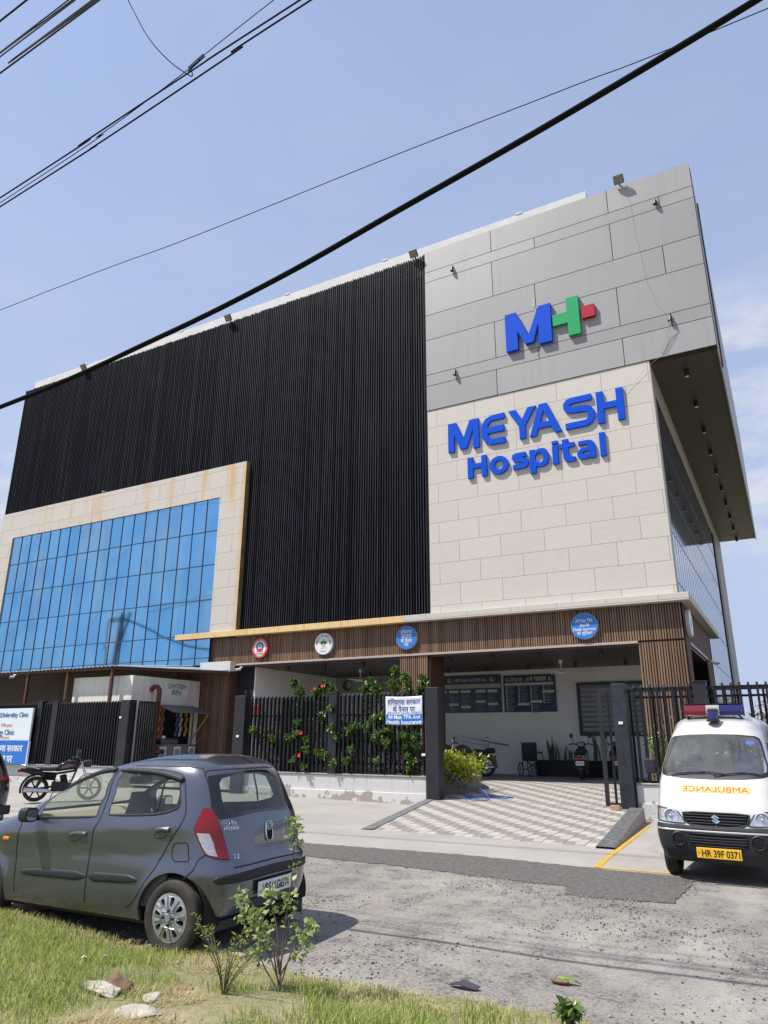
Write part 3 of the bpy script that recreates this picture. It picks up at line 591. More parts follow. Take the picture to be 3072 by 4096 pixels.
hb(MB().box(-2.398,-2.352,22.05,23.0,.38,4.46).box(-2.398,-2.352,22.05,29.6,4.46,5.5).box(-2.398,-2.352,27.9,29.6,.38,4.46),'brown_flat_cladding',m_brownflat); hb(MB().box(-10.418,-10.40,22.05,23.2,.38,4.46),'brown_flat_cladding',m_brownflat); hb(MB().box(-18.95,-18.90,22.0,22.34,.38,4.46),'brown_flat_cladding',m_brownflat)
hb(MB().box(-18.95,-3.66,21.965,22.05,4.385,4.455).box(-2.40,-2.33,23.0,27.9,4.385,4.455),'opening_trim',m_trim)
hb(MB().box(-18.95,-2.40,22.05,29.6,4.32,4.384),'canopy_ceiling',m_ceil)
hb(MB().box(-18.0,-3.7,28.0,28.2,.30,4.32).box(-18.05,-18.0,22.34,28.0,.30,4.32),'inner_wall',m_inner)
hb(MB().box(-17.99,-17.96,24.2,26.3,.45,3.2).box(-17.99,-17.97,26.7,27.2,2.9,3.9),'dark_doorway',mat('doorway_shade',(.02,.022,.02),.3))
w=hb(MB().box(-7.0,-3.9,27.94,27.99,1.88,3.70),'window',mat('window_blind_glass',(.10,.11,.11),.25,var=.3,vs=2)); q=MB()
for i in range(9): q.box(-6.9,-4.0,27.915,27.938,2.0+i*.18,2.0+i*.18+.11)
o=q.build('blind',mat('grey_blind',(.27,.28,.27),.5),w); q=MB().box(-7.05,-6.95,27.90,27.94,1.83,3.75).box(-6.95,-3.9,27.90,27.94,1.83,1.95).box(-6.95,-3.9,27.90,27.94,3.66,3.75).build('frame',m_black,w)
for x,y in [(-16.6,22.55),(-14.95,22.55),(-13.3,22.55),(-11.9,24.0),(-9.85,22.55),(-8.35,22.55),(-6.8,22.55),(-4.85,22.55),(-15,26),(-13.2,26),(-11.5,26),(-9.9,26),(-8.25,26),(-6.55,26),(-4.8,26)]:
    hb(MB().cyl((x,y,4.14),(x,y,4.33),.06,n=10),'downlight',m_black,smooth=40)
# ground floor left of the canopy, in the shade of the canteen roof
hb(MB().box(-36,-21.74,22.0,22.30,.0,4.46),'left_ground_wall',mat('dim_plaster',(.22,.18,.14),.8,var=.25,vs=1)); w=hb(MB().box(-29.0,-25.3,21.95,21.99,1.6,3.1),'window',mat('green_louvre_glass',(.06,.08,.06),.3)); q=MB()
for i in range(8): q.box(-28.9,-25.4,21.92,21.948,1.7+i*.17,1.7+i*.17+.10)
q.build('shutter',mat('olive_shutter',(.14,.15,.10),.5),w)

# ---------------------------------------------------------------- signs on the building
def letters():
    S=thing('hospital_name_sign','raised blue letters reading MEYASH Hospital on the travertine wall','sign',(0,0,0)); y0,y1=21.91,22.0
    def L(outer,holes=()): MB().prism(outer,y0,y1,'xz',holes).build('letter',m_blue_l,S,bevel=.006)
    L([(-9.48,12.60),(-9.16,12.60),(-8.90,11.93),(-8.64,12.60),(-8.30,12.60),(-8.30,11.48),(-8.53,11.48),(-8.53,12.20),(-8.77,11.53),(-9.03,11.53),(-9.25,12.12),(-9.25,11.48),(-9.49,11.48)])
    L([(-7.34,12.60),(-7.86,12.58),(-8.03,12.50),(-8.14,12.37),(-8.195,12.2),(-8.21,12.03),(-8.195,11.85),(-8.14,11.70),(-8.03,11.57),(-7.86,11.48),(-7.34,11.47),(-7.34,11.68),(-7.80,11.69),(-7.90,11.74),(-7.96,11.82),(-7.98,11.92),(-7.37,11.92),(-7.37,12.15),(-7.98,12.15),(-7.96,12.24),(-7.90,12.33),(-7.80,12.38),(-7.34,12.39)])
    L([(-7.20,12.60),(-6.92,12.60),(-6.71,12.21),(-6.50,12.60),(-6.20,12.60),(-6.61,11.96),(-6.61,11.48),(-6.83,11.48),(-6.83,11.96)])
    L([(-6.09,12.62),(-5.82,12.62),(-5.37,11.48),(-5.61,11.48),(-5.70,11.73),(-6.16,11.73),(-6.24,11.48),(-6.48,11.48)],[[(-5.955,12.36),(-6.09,11.94),(-5.78,11.94)]])
    s=[(-4.33,12.495),(-5.0,12.49),(-5.10,12.46),(-5.165,12.38),(-5.165,12.27),(-5.10,12.18),(-5.0,12.145),(-4.55,12.125),(-4.44,12.08),(-4.375,11.97),(-4.375,11.78),(-4.44,11.66),(-4.55,11.60),(-5.24,11.59)]
    L(stroke(s,.215))
    L([(-4.18,12.60),(-3.96,12.60),(-3.96,12.18),(-3.55,12.18),(-3.55,12.60),(-3.32,12.60),(-3.33,11.47),(-3.55,11.47),(-3.55,11.96),(-3.96,11.96),(-3.96,11.47),(-4.18,11.47)])
    L([(-8.77,11.15),(-8.57,11.15),(-8.57,10.89),(-8.25,10.89),(-8.25,11.15),(-8.06,11.15),(-8.06,10.37),(-8.25,10.37),(-8.25,10.71),(-8.57,10.71),(-8.57,10.37),(-8.77,10.37)])
    def bowl(cx,cz,a,b,t): return circ(cx,cz,a,28,b),[circ(cx,cz,a-t,24,b-t*.9)]
    o,h=bowl(-7.62,10.68,.345,.33,.185); L(o,h)
    L(stroke([(-6.66,10.90),(-6.98,10.905),(-7.05,10.88),(-7.065,10.82),(-7.03,10.765),(-6.74,10.705),(-6.67,10.65),(-6.665,10.56),(-6.72,10.50),(-7.12,10.485)],.165))
    L([(-6.53,11.0),(-6.34,11.0),(-6.32,10.96),(-6.2,11.01),(-6.05,11.0),(-5.95,10.94),(-5.89,10.82),(-5.875,10.68),(-5.89,10.54),(-5.95,10.42),(-6.05,10.36),(-6.2,10.35),(-6.32,10.39),(-6.33,10.15),(-6.53,10.15)],[circ(-6.2,10.68,.145,20,.175)])
    L([(-5.75,11.0),(-5.55,11.0),(-5.55,10.35),(-5.75,10.35)]); L([(-5.75,11.17),(-5.55,11.17),(-5.55,11.05),(-5.75,11.05)])
    L([(-5.40,11.16),(-5.21,11.16),(-5.21,11.01),(-5.0,11.01),(-5.0,10.86),(-5.21,10.86),(-5.21,10.58),(-5.17,10.52),(-5.0,10.50),(-5.0,10.35),(-5.24,10.35),(-5.35,10.41),(-5.40,10.52),(-5.40,10.86),(-5.5,10.86),(-5.5,11.01),(-5.40,11.01)])
    L([(-4.88,10.99),(-4.55,10.99),(-4.44,10.95),(-4.37,10.87),(-4.35,10.75),(-4.35,10.35),(-4.53,10.35),(-4.55,10.39),(-4.65,10.35),(-4.82,10.36),(-4.92,10.44),(-4.94,10.55),(-4.90,10.66),(-4.82,10.72),(-4.55,10.735),(-4.55,10.79),(-4.60,10.845),(-4.88,10.85)],[[(-4.55,10.62),(-4.72,10.615),(-4.755,10.56),(-4.735,10.505),(-4.66,10.49),(-4.55,10.51)]])
    L([(-4.20,11.16),(-4.02,11.16),(-4.02,10.34),(-4.20,10.34)])
letters()
lg=thing('hospital_logo','raised blue M joined to a green half cross and a small red square','logo sign')
MB().prism([(-7.10,16.37),(-6.68,16.37),(-6.27,15.33),(-5.86,16.37),(-5.42,16.37),(-5.44,14.86),(-5.90,14.86),(-5.90,15.66),(-6.10,15.0),(-6.40,15.0),(-6.66,15.56),(-6.66,14.86),(-7.10,14.86)],21.82,21.96,'xz').build('letter_m',m_blue_l,lg,bevel=.008)
MB().prism([(-4.88,16.37),(-4.45,16.37),(-4.45,14.88),(-4.87,14.88),(-4.87,15.40),(-5.38,15.40),(-5.38,15.84),(-4.88,15.84)],21.83,21.965,'xz').build('green_cross',m_green_l,lg,bevel=.008)
MB().box(-4.37,-3.93,21.83,21.965,15.41,15.88).build('red_square',m_red_l,lg,bevel=.008)
wr=MB().tube([(-6.05,21.95,16.8),(-6.0,21.93,16.6),(-6.08,21.93,16.52),(-5.95,21.93,16.4),(-6.0,21.93,16.3),(-5.9,21.93,16.2)],.008,5).build('hanging_wire',m_white_ink); tag(wr,'short loose pale wire above the blue letter M of the logo','wire')
def disc(name,label,x,z,r,face,rimm,build):
    S=thing(name,label,'round sign',(x,21.9,z)); 
    MB().cyl((0,0,0),(0,.10,0),r,n=48).build('rim',rimm,S,smooth=30); MB().prism(circ(0,0,r-.012,48),-.006,0,'xz').build('face',face,S); build(S); return S
fd=lambda a,b:(a,-.010,b)
def ring(S,name,body,m,r,h,a0,a1,flip=False):
    mb=MB(); n=len(body)
    for i,ch in enumerate(body):
        if ch==' ': continue
        t=a0+(a1-a0)*(i+.5)/n; V,F=text(ch,h=h if ch not in '.-' else h*.3); k=-1 if flip else 1
        c,s=math.cos(t-PI/2*k),math.sin(t-PI/2*k); mb.add([(r*math.cos(t)+a*c-b*s,-.010,r*math.sin(t)+a*s+b*c) for a,b in V],F)
    mb.build(name,m,S)
def d1(S):
    MB().prism(circ(0,0,.36,48),-.0085,-.006,'xz',[circ(0,0,.285,48)]).build('red_ring',m_red_ink,S)
    MB().prism(circ(0,.055,.175,40,.19),-.0095,-.006,'xz',[circ(0,.055,.105,32,.12)]).build('blue_ring',m_blue_ink,S); MB().prism([(-.16,-.13),(0,.02),(.16,-.13)],-.0115,-.0098,'xz').build('red_triangle',m_red_ink,S)
    put(MB(),text('NABH',w=.30,h=.085),lambda a,b:(a,-.010,b-.20)).build('lettering',m_black_ink,S); ring(S,'ring_lettering','PATIENT SAFETY & QUALITY OF CARE',m_white_ink,.322,.04,R(200),R(-20))
    mb=MB(); 
    for a in (-.03,.03): mb.box(a-.008,a+.008,-.0105,-.0098,.02,.12)
    mb.prism([(-.06,.13),(0,.10),(.06,.13),(0,.145)],-.0105,-.0098,'xz').build('emblem',m_blue_ink,S); ring(S,'lower_lettering','ACCREDITED',m_white_ink,.322,.04,R(238),R(302),True)
def d2(S):
    mb=MB(); dk=MB()
    for t,l,w,q in ((90,.19,.07,mb),(140,.16,.085,dk),(40,.16,.085,dk),(172,.15,.075,dk),(8,.15,.075,dk)):
        c,s=math.cos(R(t)),math.sin(R(t)); q.prism([(c*l*k-s*w*h,s*l*k+c*w*h-.0) for k,h in ((.08,0),(.4,.5),(.7,.45),(1,0),(.7,-.45),(.4,-.5))],-.0095,-.006,'xz')
    mb.build('light_leaf',mat('leaf_green_ink',(.03,.42,.10),.5),S); dk.build('dark_leaf',mat('deep_green_ink',(.0,.17,.05),.5),S)
    MB().prism(circ(0,-.05,.05,16,.025),-.009,-.006,'xz').prism(circ(-.04,-.085,.035,14,.02),-.009,-.006,'xz').prism(circ(.04,-.085,.035,14,.02),-.009,-.006,'xz').build('orange_base',m_orange,S)
    put(MB(),text('PM-JAY',w=.24,h=.07),lambda a,b:(a,-.010,b-.275)).build('lettering',m_black_ink,S); put(MB(),text('आयुष्मान भारत',w=.26,h=.05),lambda a,b:(a,-.010,b-.165)).build('small_lettering',m_grey_ink,S)
    ring(S,'ring_lettering',['प्र','धा','न','मं','त्री',' ','ज','न',' ','आ','रो','ग्य',' ','यो','ज','ना'],m_black_ink,.29,.075,R(186),R(-6))
def lines(S,L,m=m_white_ink,name='lettering',bold=.012):
    mb=MB()
    for t,w,h,z,*x in L: put(mb,text(t,w=w,h=h,bold=bold),lambda a,b:(a+(x[0] if x else 0),-.010,b+z))
    return mb.build(name,m,S)
disc('round_sign','white round sign with red rim and blue ring, leftmost on the slatted canopy band',-17.52,4.98,.375,m_whitep,m_red_ink,d1)
disc('round_sign','white round sign with green leaf emblem and black curved Hindi lettering',-14.60,4.98,.39,m_whitep,m_white,d2)
m_discblue=mat('sky_blue_disc',(.035,.20,.60),.35)
disc('round_sign','blue round sign with four lines of white Hindi lettering',-11.21,5.0,.40,m_discblue,m_trim,lambda S:lines(S,[('हिरयाणा',.44,.17,.20),('सरकार',.40,.12,.05),('के पैनल',.42,.16,-.09),('पर',.16,.12,-.24)]))
disc('round_sign','blue round sign with white English lettering above one Hindi line',-5.15,4.98,.405,m_discblue,m_trim,lambda S:lines(S,[('All Main TPA',.52,.105,.16),('And All',.29,.10,.03),('Health Insurance',.67,.10,-.095),('की सुिवधा*',.47,.15,-.225)]))
sd=disc('round_sign','white round sign seen edge on at the right side of the canopy corner',-2.26,4.98,.40,m_whitep,m_white,lambda S:MB().prism(circ(0,0,.12,20),-.009,-.006,'xz',[circ(.03,.03,.06,12)]).build('emblem',m_grey_ink,S)); sd.rotation_euler=(0,0,R(90)); sd.location=(-2.24,22.75,4.98)
def flood(x,y,z,label,tl=.5):
    S=thing('floodlight',label,'floodlight',(x,y,z),group='floodlights along the roof edge'); a=R(38); c,s=math.cos(a),math.sin(a)
    b=MB(); b.T=Matrix.Translation((0,-.20,.05))@Matrix.Rotation(a,4,'X'); b.box(-.17,.17,-.05,.05,-.155,.155); b.build('housing',mat('grey_lamp_body',(.12,.115,.105),.5),S,bevel=.012)
    g=MB(); g.T=b.T; g.box(-.15,.15,-.062,-.051,-.135,.135); g.build('lens',mat('amber_lens',(.24,.21,.16),.25),S); MB().strip([(0,.1,-.08),(0,-.16,.02)],.05,.03).strip([(-.18,-.16,.03),(.18,-.16,.03)],.03,.03).build('bracket',m_black,S)
flood(-2.68,21.98,20.42,'square floodlight on the top edge of the grey panels, nearest the right corner'); flood(-10.75,22.0,20.3,'square floodlight where the black louvres meet the grey panels')
flood(-20.4,22.0,20.3,'square floodlight above the middle of the black louvre screen'); flood(-30.3,22.0,20.35,'square floodlight far left on the roof edge beside the thick cable')
def spot(x,z,label):
    S=thing('spot_lamp',label,'spot lamp',(x,21.97,z),group='small spot lamps on the grey panels'); MB().tube([(0,0,.11),(0,-.06,.12),(0,-.08,.03)],.02,6).build('bracket',m_black,S); MB().cyl((0,-.08,.03),(-.02,-.09,-.12),.045,.075,10).build('lamp_head',m_black,S,smooth=40)
spot(-9.11,19.14,'small black spot lamp at upper left of the grey panels'); spot(-1.60,19.17,'small black spot lamp at upper right of the grey panels'); spot(-9.12,14.62,'small black spot lamp at lower left of the grey panels'); spot(-1.62,14.64,'small black spot lamp at lower right, with the pale string lights tied to it')
q=MB().tube([(-2.46,21.94,20.3),(-2.41,21.95,19.28),(-2.39,21.94,18.35),(-2.3,21.95,17.42),(-2.21,21.94,16.24),(-1.97,21.95,15.23),(-1.64,21.9,14.75),(-1.62,21.78,14.54),(-1.81,21.9,14.11),(-2.06,21.94,13.38),(-2.39,21.95,13.18),(-2.91,21.96,12.72),(-3.4,21.9,12.5)],.0035,5)
for d in (.03,.07,.11): q.tube([(-1.62,21.8,14.5),(-1.72-d,21.9,14.1-d),(-1.95-d,21.93,13.6-d),(-2.02+d,21.93,13.5),(-1.75+d,21.9,14.0),(-1.62,21.82,14.5)],.003,5)
tag(q.build('string_lights',mat('dull_wire',(.42,.42,.40),.6)),'thin pale string of lights hanging down the grey panels to a tangled loop','string lights')
bd=MB(); bd.ball((0,0,.09),(.10,.06,.06)); bd.ball((-.09,0,.15),.045); bd.prism([(.06,.10),(.22,.05),(.21,.08),(.07,.13)],-.03,.03,'xz').cyl((-.12,0,.15),(-.16,0,.14),.012,.002,6).cyl((0,.015,0),(0,.015,.06),.006,n=5).cyl((0,-.015,0),(0,-.015,.06),.006,n=5)
tag(bd.build('pigeon',mat('grey_feathers',(.16,.16,.17),.7,var=.3,vs=20),smooth=60,loc=(-27.55,21.9,12.87)),'grey pigeon perched on the travertine frame above the blue glass','bird')
# boards under the canopy
def board(x0,x1,z0,z1,label,m,build,y=27.93):
    S=thing('notice_board',label,'notice board',((x0+x1)/2,y,(z0+z1)/2)); w,h=(x1-x0)/2,(z1-z0)/2; MB().box(-w,w,0,.06,-h,h).build('panel',m,S,bevel=.01); build(S,w,h); return S
def rows(mb,x,z,n,w,sd,dz=.055):
    q=random.Random(sd)
    for i in range(n): mb.box(x,x+w*q.uniform(.45,1),-.006,-.001,z-i*dz-.012,z-i*dz+.006)
def b1(S,w,h):
    MB().box(-w,w,-.008,0,h-.52,h-.36).build('heading_strip',mat('pale_strip',(.42,.42,.40),.5),S); put(MB(),text('MEYASH HOSPITAL',w=1.42,h=.13),lambda a,b:(a+.15,-.012,b+h-.2)).build('heading',mat('silver_lettering',(.62,.64,.62),.4),S)
    put(MB(),text('SCOPE OF SERVICES',w=.7,h=.06),lambda a,b:(a-.35,-.012,b+h-.44)).build('subheading',m_grey_ink,S)
    for x in (-.78,1.08): MB().prism(circ(x,h-.19,.10,20),-.01,0,'xz',[circ(x+.03,h-.17,.05,12)]).build('emblem',mat('gold_emblem',(.35,.36,.26),.5),S)
    pl=MB();tx=MB()
    for i,x in enumerate((-w+.1,-w+.62,-w+1.15,-w+1.8,-w+2.32)):
        pl.box(x,x+.42,-.007,-.001,h-.70,h-.59); rows(tx,x+.02,h-.80,13,.40,i,.05)
        if i: pl.box(x,x+.42,-.009,-.007,h-1.10-.1*(i%3),h-1.01-.1*(i%3))
    pl.build('caption_plate',mat('plate_grey',(.55,.55,.53),.5),S); tx.build('list_lines',mat('list_grey',(.16,.20,.24),.5),S)
board(-12.95,-10.07,2.71,4.19,'wide slate blue notice board headed MEYASH HOSPITAL on the canopy back wall',m_board2,b1)
def b2(S,w,h):
    mb=put(MB(),text('मेयाश अ',w=.80,h=.22),lambda a,b:(a-.37,-.012,b+h-.16)); V,F=text('स',h=.17,bold=.02); mb.add([(min(a,.03)*.95+.13,-.012,b+h-.165) for a,b in V],F); put(mb,text('पताल',w=.50,h=.17,bold=.02),lambda a,b:(a+.46,-.012,b+h-.165)); mb.build('heading',mat('silver_lettering',(.62,.64,.62),.4),S)
    for x in (-.86,.86): MB().prism(circ(x,h-.17,.085,20),-.01,0,'xz',[circ(x+.03,h-.15,.045,12)]).build('emblem',m_grey_ink,S)
    pl=MB().box(-w+.06,w-.06,-.006,0,h-.40,h-.30); ic=MB(); tx=MB()
    for i in range(4):
        x=-w+.10+i*.5; n=(11,7,6,2)[i]
        for j in range(n): z=h-.46-j*.088; ic.box(x,x+.06,-.006,0,z-.03,z+.03); rows(tx,x+.09,z+.01,2,.30,i*20+j,.03)
        if i: z=h-.47-n*.092; pl.box(x-.03,x+.44,-.008,0,z-.05,z+.05)
        if i>1:
            for j in range(4): zz=z-.12-j*.092; ic.box(x,x+.06,-.006,0,zz-.03,zz+.03); rows(tx,x+.09,zz+.01,2,.30,i*20+j+9,.03)
    pl.build('caption_plate',mat('plate_grey',(.55,.55,.53),.5),S); ic.build('icon',mat('icon_grey',(.5,.5,.5),.5),S); tx.build('list_lines',mat('list_grey2',(.22,.23,.26),.5),S)
board(-9.96,-7.86,2.71,4.12,'dark navy floor directory board with Hindi heading and columns of white icons',m_board,b2)
def b3(S,w,h):
    MB().prism(circ(-w+.62,0,.25,28,.25),-.01,0,'xz',[circ(-w+.70,.03,.15,20,.17)]).build('emblem',mat('dark_emblem',(.05,.06,.05),.6),S)
    mb=MB(); put(mb,text('सर्वे भवन्तु सुखिनः',w=1.1,h=.17),lambda a,b:(a+.75,-.01,b+.17)); put(mb,text('सभी सुखी हों, सभी निरोगी रहें',w=1.9,h=.14),lambda a,b:(a+.6,-.01,b-.06)); put(mb,text('May all be happy, May all be healthy',w=1.9,h=.12),lambda a,b:(a+.6,-.01,b-.24)); mb.build('lettering',mat('dark_lettering',(.06,.06,.05),.6),S)
board(-17.9,-13.9,3.62,4.28,'pale green prayer board with round emblem high on the left bay wall',m_greenb,b3)
def fan(x,label):
    S=thing('ceiling_fan',label,'ceiling fan',(x,25,4.32),group='white ceiling fans under the canopy'); MB().lathe([(.0,0),(.075,0),(.06,-.1),(.02,-.12)],n=16).cyl((0,0,-.1),(0,0,-.36),.018,n=8).build('down_rod',m_whitep,S,smooth=40); MB().lathe([(.02,-.34),(.12,-.37),(.14,-.42),(.09,-.46),(0,-.47)],n=20).build('motor',m_whitep,S,smooth=50)
    for k in range(3):
        b=MB(); b.T=Matrix.Rotation(R(20+120*k),4,'Z')@Matrix.Translation((0,0,-.415))@Matrix.Rotation(R(8),4,'X'); b.box(.12,.66,-.065,.065,-.006,.006); b.build('blade',m_whitep,S)
fan(-6.8,'white ceiling fan hanging in the right bay in front of the cream wall'); fan(-14.87,'white ceiling fan hanging in the left bay in front of the green board')
def cctv(loc,rz,label):
    S=thing('cctv_camera',label,'camera',loc,rz,group='white surveillance cameras'); MB().box(-.05,.05,-.03,.03,-.05,.0).tube([(0,0,-.03),(0,-.08,-.06)],.02,8).build('bracket',m_whitep,S); MB().cyl((0,-.04,-.10),(0,-.26,-.14),.045,n=12).build('housing',m_whitep,S,smooth=40); MB().cyl((0,-.255,-.139),(0,-.268,-.141),.034,n=12).build('lens',m_black,S)
cctv((-18.4,21.95,4.33),R(-30),'white surveillance camera under the left corner of the canopy opening'); cctv((-2.2,27.6,4.35),R(60),'white surveillance camera on the side of the canopy, far right corner'); cctv((-26.55,18.1,4.05),R(15),'white dome like surveillance camera under the canteen roof edge')
sgn=thing('helpline_sign','small red helpline sign on the inner left wall of the canopy','sign',(-17.9,22.2,2.85)); MB().box(-.3,.35,0,.03,-.3,.12).build('panel',m_red_ink,sgn); lines(sgn,[('HELPLINE DESK',.5,.07,.04)],bold=0)
# ---------------------------------------------------------------- boundary walls, fences, gates
def wall(x0,x1,label,zb=-.06,zt=.76):
    S=thing('boundary_wall',label,'low wall',((x0+x1)/2,18,0)); w=(x1-x0)/2; MB().box(-w,w,.02,.24,zb,zt-.04).box(-w,w,-.03,.02,zb,.33).build('wall_body',m_wall,S,bevel=.012); MB().box(-w,w,-.01,.27,zt-.04,zt).build('coping',m_cement,S,bevel=.01); return S
wall(-15.2,-8.58,'peeling whitewashed low wall under the fence left of the driveway'); wall(-3.36,4.5,'whitewashed low wall behind the ambulance right of the driveway'); wall(-40,-19.8,'plain grey low wall behind the parked black motorcycle').children[0].data.materials[0]=m_cement
def fence(x0,x1,posts,label,pitch,z0=.80,z1=2.93,tilt=0,rails=(),double=False):
    S=thing('metal_fence',label,'fence',((x0+x1)/2,18.1,.76)); cx=(x0+x1)/2; mb=MB(); n=int((x1-x0)/pitch)
    for i in range(n+1):
        x=x0+pitch*i-cx
        if any(abs(x+cx-p)<.12 for p in posts): continue
        # flat bar whose top is cut on the slant
        mb.add([(x-.024,-.10,z0-.76),(x+.024,-.10,z0-.76),(x+.024,0,z0-.76),(x-.024,0,z0-.76),(x-.024,-.10,z1-.83),(x+.024,-.10,z1-.83),(x+.024,0,z1-.76),(x-.024,0,z1-.76)],[(0,3,2,1),(4,5,6,7),(0,1,5,4),(1,2,6,5),(2,3,7,6),(3,0,4,7)])
    mb.build('slat_panel',m_slat,S,recalc=False)
    for z in rails or (.25,1.55): MB().box(x0-cx,x1-cx,.002,.042,z,z+.05).build('rail',m_slat,S)
    for p in posts: MB().box(p-cx-.14,p-cx+.14,-.12,.12,0,2.20).box(p-cx-.16,p-cx+.16,-.14,.14,2.20,2.22).build('post',m_black,S,bevel=.006)
    return S
fence(-14.62,-8.66,[-11.62],'black vertical slat fence with hibiscus growing through, left of the driveway',.147)
fence(-3.22,4.4,[-1.76,1.3],'black slat fence with two top rails behind the white ambulance',.175,rails=(.0,1.86,2.06))
fence(-40,-20.25,[-24.62,-23.74,-29.5,-34.5],'black vertical slat fence behind the parked motorcycle, left of the canteen gate',.135)
def gpost(x0,x1,z0,z1,m,label,y0=17.86,y1=18.18):
    S=thing('gate_post',label,'gate post',((x0+x1)/2,18,z0)); MB().box(x0-(x0+x1)/2,x1-(x0+x1)/2,y0-18,y1-18,0,z1-z0).build('post_body',m,S,bevel=.008); return S
def plate_tag(S,x,z,y=-.15): MB().box(x-.05,x+.05,y-.012,y,z-.03,z+.03).build('number_tag',m_whitep,S)
a=gpost(-8.60,-8.22,.0,3.02,m_black,'black square gate post on the left of the paved driveway'); plate_tag(a,-.24,1.3)
a=gpost(-3.70,-3.38,.12,2.97,m_blackw,'weathered blotchy black gate post on the right of the driveway'); plate_tag(a,0,1.95)
a=gpost(-15.16,-14.74,.0,2.95,m_black,'black gate post at the left end of the hibiscus fence, beside the brown wood wall'); plate_tag(a,0,1.75)
a=gpost(-20.20,-19.76,.0,2.93,m_black,'black gate post beside the canteen entrance, right of the motorcycle'); plate_tag(a,-.14,2.35)
g=thing('sliding_gate','black sliding gate slid open behind the weathered right gate post','gate',(-4.12,18.26,.22)); MB().box(0,4.2,-.04,.04,0,.07).box(0,4.2,-.04,.04,2.56,2.63).box(0,.09,-.04,.04,.07,2.56).build('gate_frame',m_black,g); q=MB()
for i in range(15): q.box(.22+i*.26,.27+i*.26,-.03,.03,.07,2.56)
q.build('slat_panel',m_slat,g); MB().box(.5,.62,-.06,.06,-.05,.0).box(3.2,3.32,-.06,.06,-.05,0).build('wheel_block',m_plgrey,g)
g=thing('canteen_gate','black metal gate leaf swung inward beside the canteen entrance','gate',(-19.62,18.15,.12)); MB().box(-.03,.03,0,.9,0,.06).box(-.03,.03,0,.9,2.72,2.78).box(-.03,.03,0,.06,.06,2.72).box(-.03,.03,.84,.9,.06,2.72).build('gate_frame',m_black,g); q=MB()
for i in range(7): q.box(-.02,.02,.12+i*.1,.17+i*.1,.06,2.72)
q.build('slat_panel',m_slat,g)
b=MB().box(-.10,.10,-.05,.06,0,.10); tag(b.build('brick',mat('red_brick',(.42,.25,.15),.9,var=.2,vs=20,bump=.3),bevel=.006,loc=(-3.78,17.62,ramp_z(17.62)+.004)),'single orange brick set against the foot of the right gate post','brick')
# banner tied to the fence
bn=thing('cloth_banner','white and blue cloth banner tied to the black fence beside the gate post','banner',(-9.26,17.93,2.44))
def bz(a,b): return .008*math.sin(a*7+b*3)+.005*math.sin(b*11-a*4)
V=[];F=[];nx,nz=28,20
for j in range(nz+1):
    for i in range(nx+1): a=-.565+1.13*i/nx;b=-.37+.74*j/nz; V.append((a,-.02+bz(a,b),b-.02*math.sin((a+.565)*2.7)))
for j in range(nz):
    for i in range(nx): F.append((j*nx+j+i,j*nx+j+i+1,(j+1)*nx+j+i+2,(j+1)*nx+j+i+1))
q=fast('cloth',V,F,mat('banner_vinyl',(.70,.72,.76),.45),bn,smooth=True); so=q.modifiers.new('thickness','SOLIDIFY'); so.thickness=.003
bf=lambda dx,dz:(lambda a,b:(a+dx,-.028+bz(a+dx,b+dz),b+dz-.02*math.sin((a+dx+.565)*2.7)))
V=[];F=[]
for j in range(9):
    for i in range(29): a=-.555+1.11*i/28;b=-.355+.255*j/8; V.append(bf(0,0)(a,b)); V[-1]=(V[-1][0],V[-1][1]+.003,V[-1][2])
for j in range(8):
    for i in range(28): F.append((j*29+i,j*29+i+1,(j+1)*29+i+1,(j+1)*29+i))
fast('blue_field',V,F,m_sign_blue,bn,smooth=True)
mb=MB(); put(mb,text('हिरयाणा सरकार',w=1.0,h=.20,bold=.006),bf(0,.235)); put(mb,text('के पैनल पर',w=.68,h=.19,bold=.006),bf(0,.06)); put(mb,text('DHBVN/UHVPN, GJU & HAU UNIVERSITY',w=1.04,h=.06),bf(0,-.065)); mb.build('navy_lettering',m_blue_ink,bn)
mb=MB(); put(mb,text('All Main TPA And',w=.98,h=.105,bold=.022),bf(0,-.165)); put(mb,text('Health Insurance',w=1.06,h=.105,bold=.022),bf(0,-.295)); mb.build('white_lettering',m_white_ink,bn)
# clinic hoarding at the far left
hs=thing('clinic_signboard','large white and blue clinic timing board fixed to the fence at the left edge','signboard',(-26.6,17.8,.75)); MB().box(-2.2,1.88,0,.07,0,1.98).build('panel',mat('hoarding_white',(.66,.74,.76),.5),hs,bevel=.005); MB().box(-2.2,1.88,-.004,0,.0,.83).build('blue_band',m_sign_blue,hs); MB().box(1.9,1.94,-.02,.05,0,.8).build('edge_flap',m_whitep,hs)
def hl(body,xr,z,w,h,m,name,bold=.02):
    put(MB(),text(body,w=w,h=h,bold=bold),lambda a,b:(a+xr-w/2,-.008,b+z)).build(name,m,hs)
hl('OBS/Infertility Clinic',1.66,1.72,2.0,.23,m_blue_ink,'navy_heading',.012); hl('(5:00 pm to 7:00 pm)',.78,1.36,1.62,.16,m_red_ink,'red_hours',.0); hl('Urology Clinic',.98,1.09,1.50,.26,m_blue_ink,'navy_heading',.012); hl('(10:00 am to 6:00 pm)',.72,.92,1.62,.14,m_red_ink,'red_hours',0)
hl('हिरयाणा सरकार',1.60,.56,2.05,.34,m_white_ink,'white_lettering',.02); hl('के पैनल पर',1.1,.21,1.35,.33,m_white_ink,'white_lettering',.02)
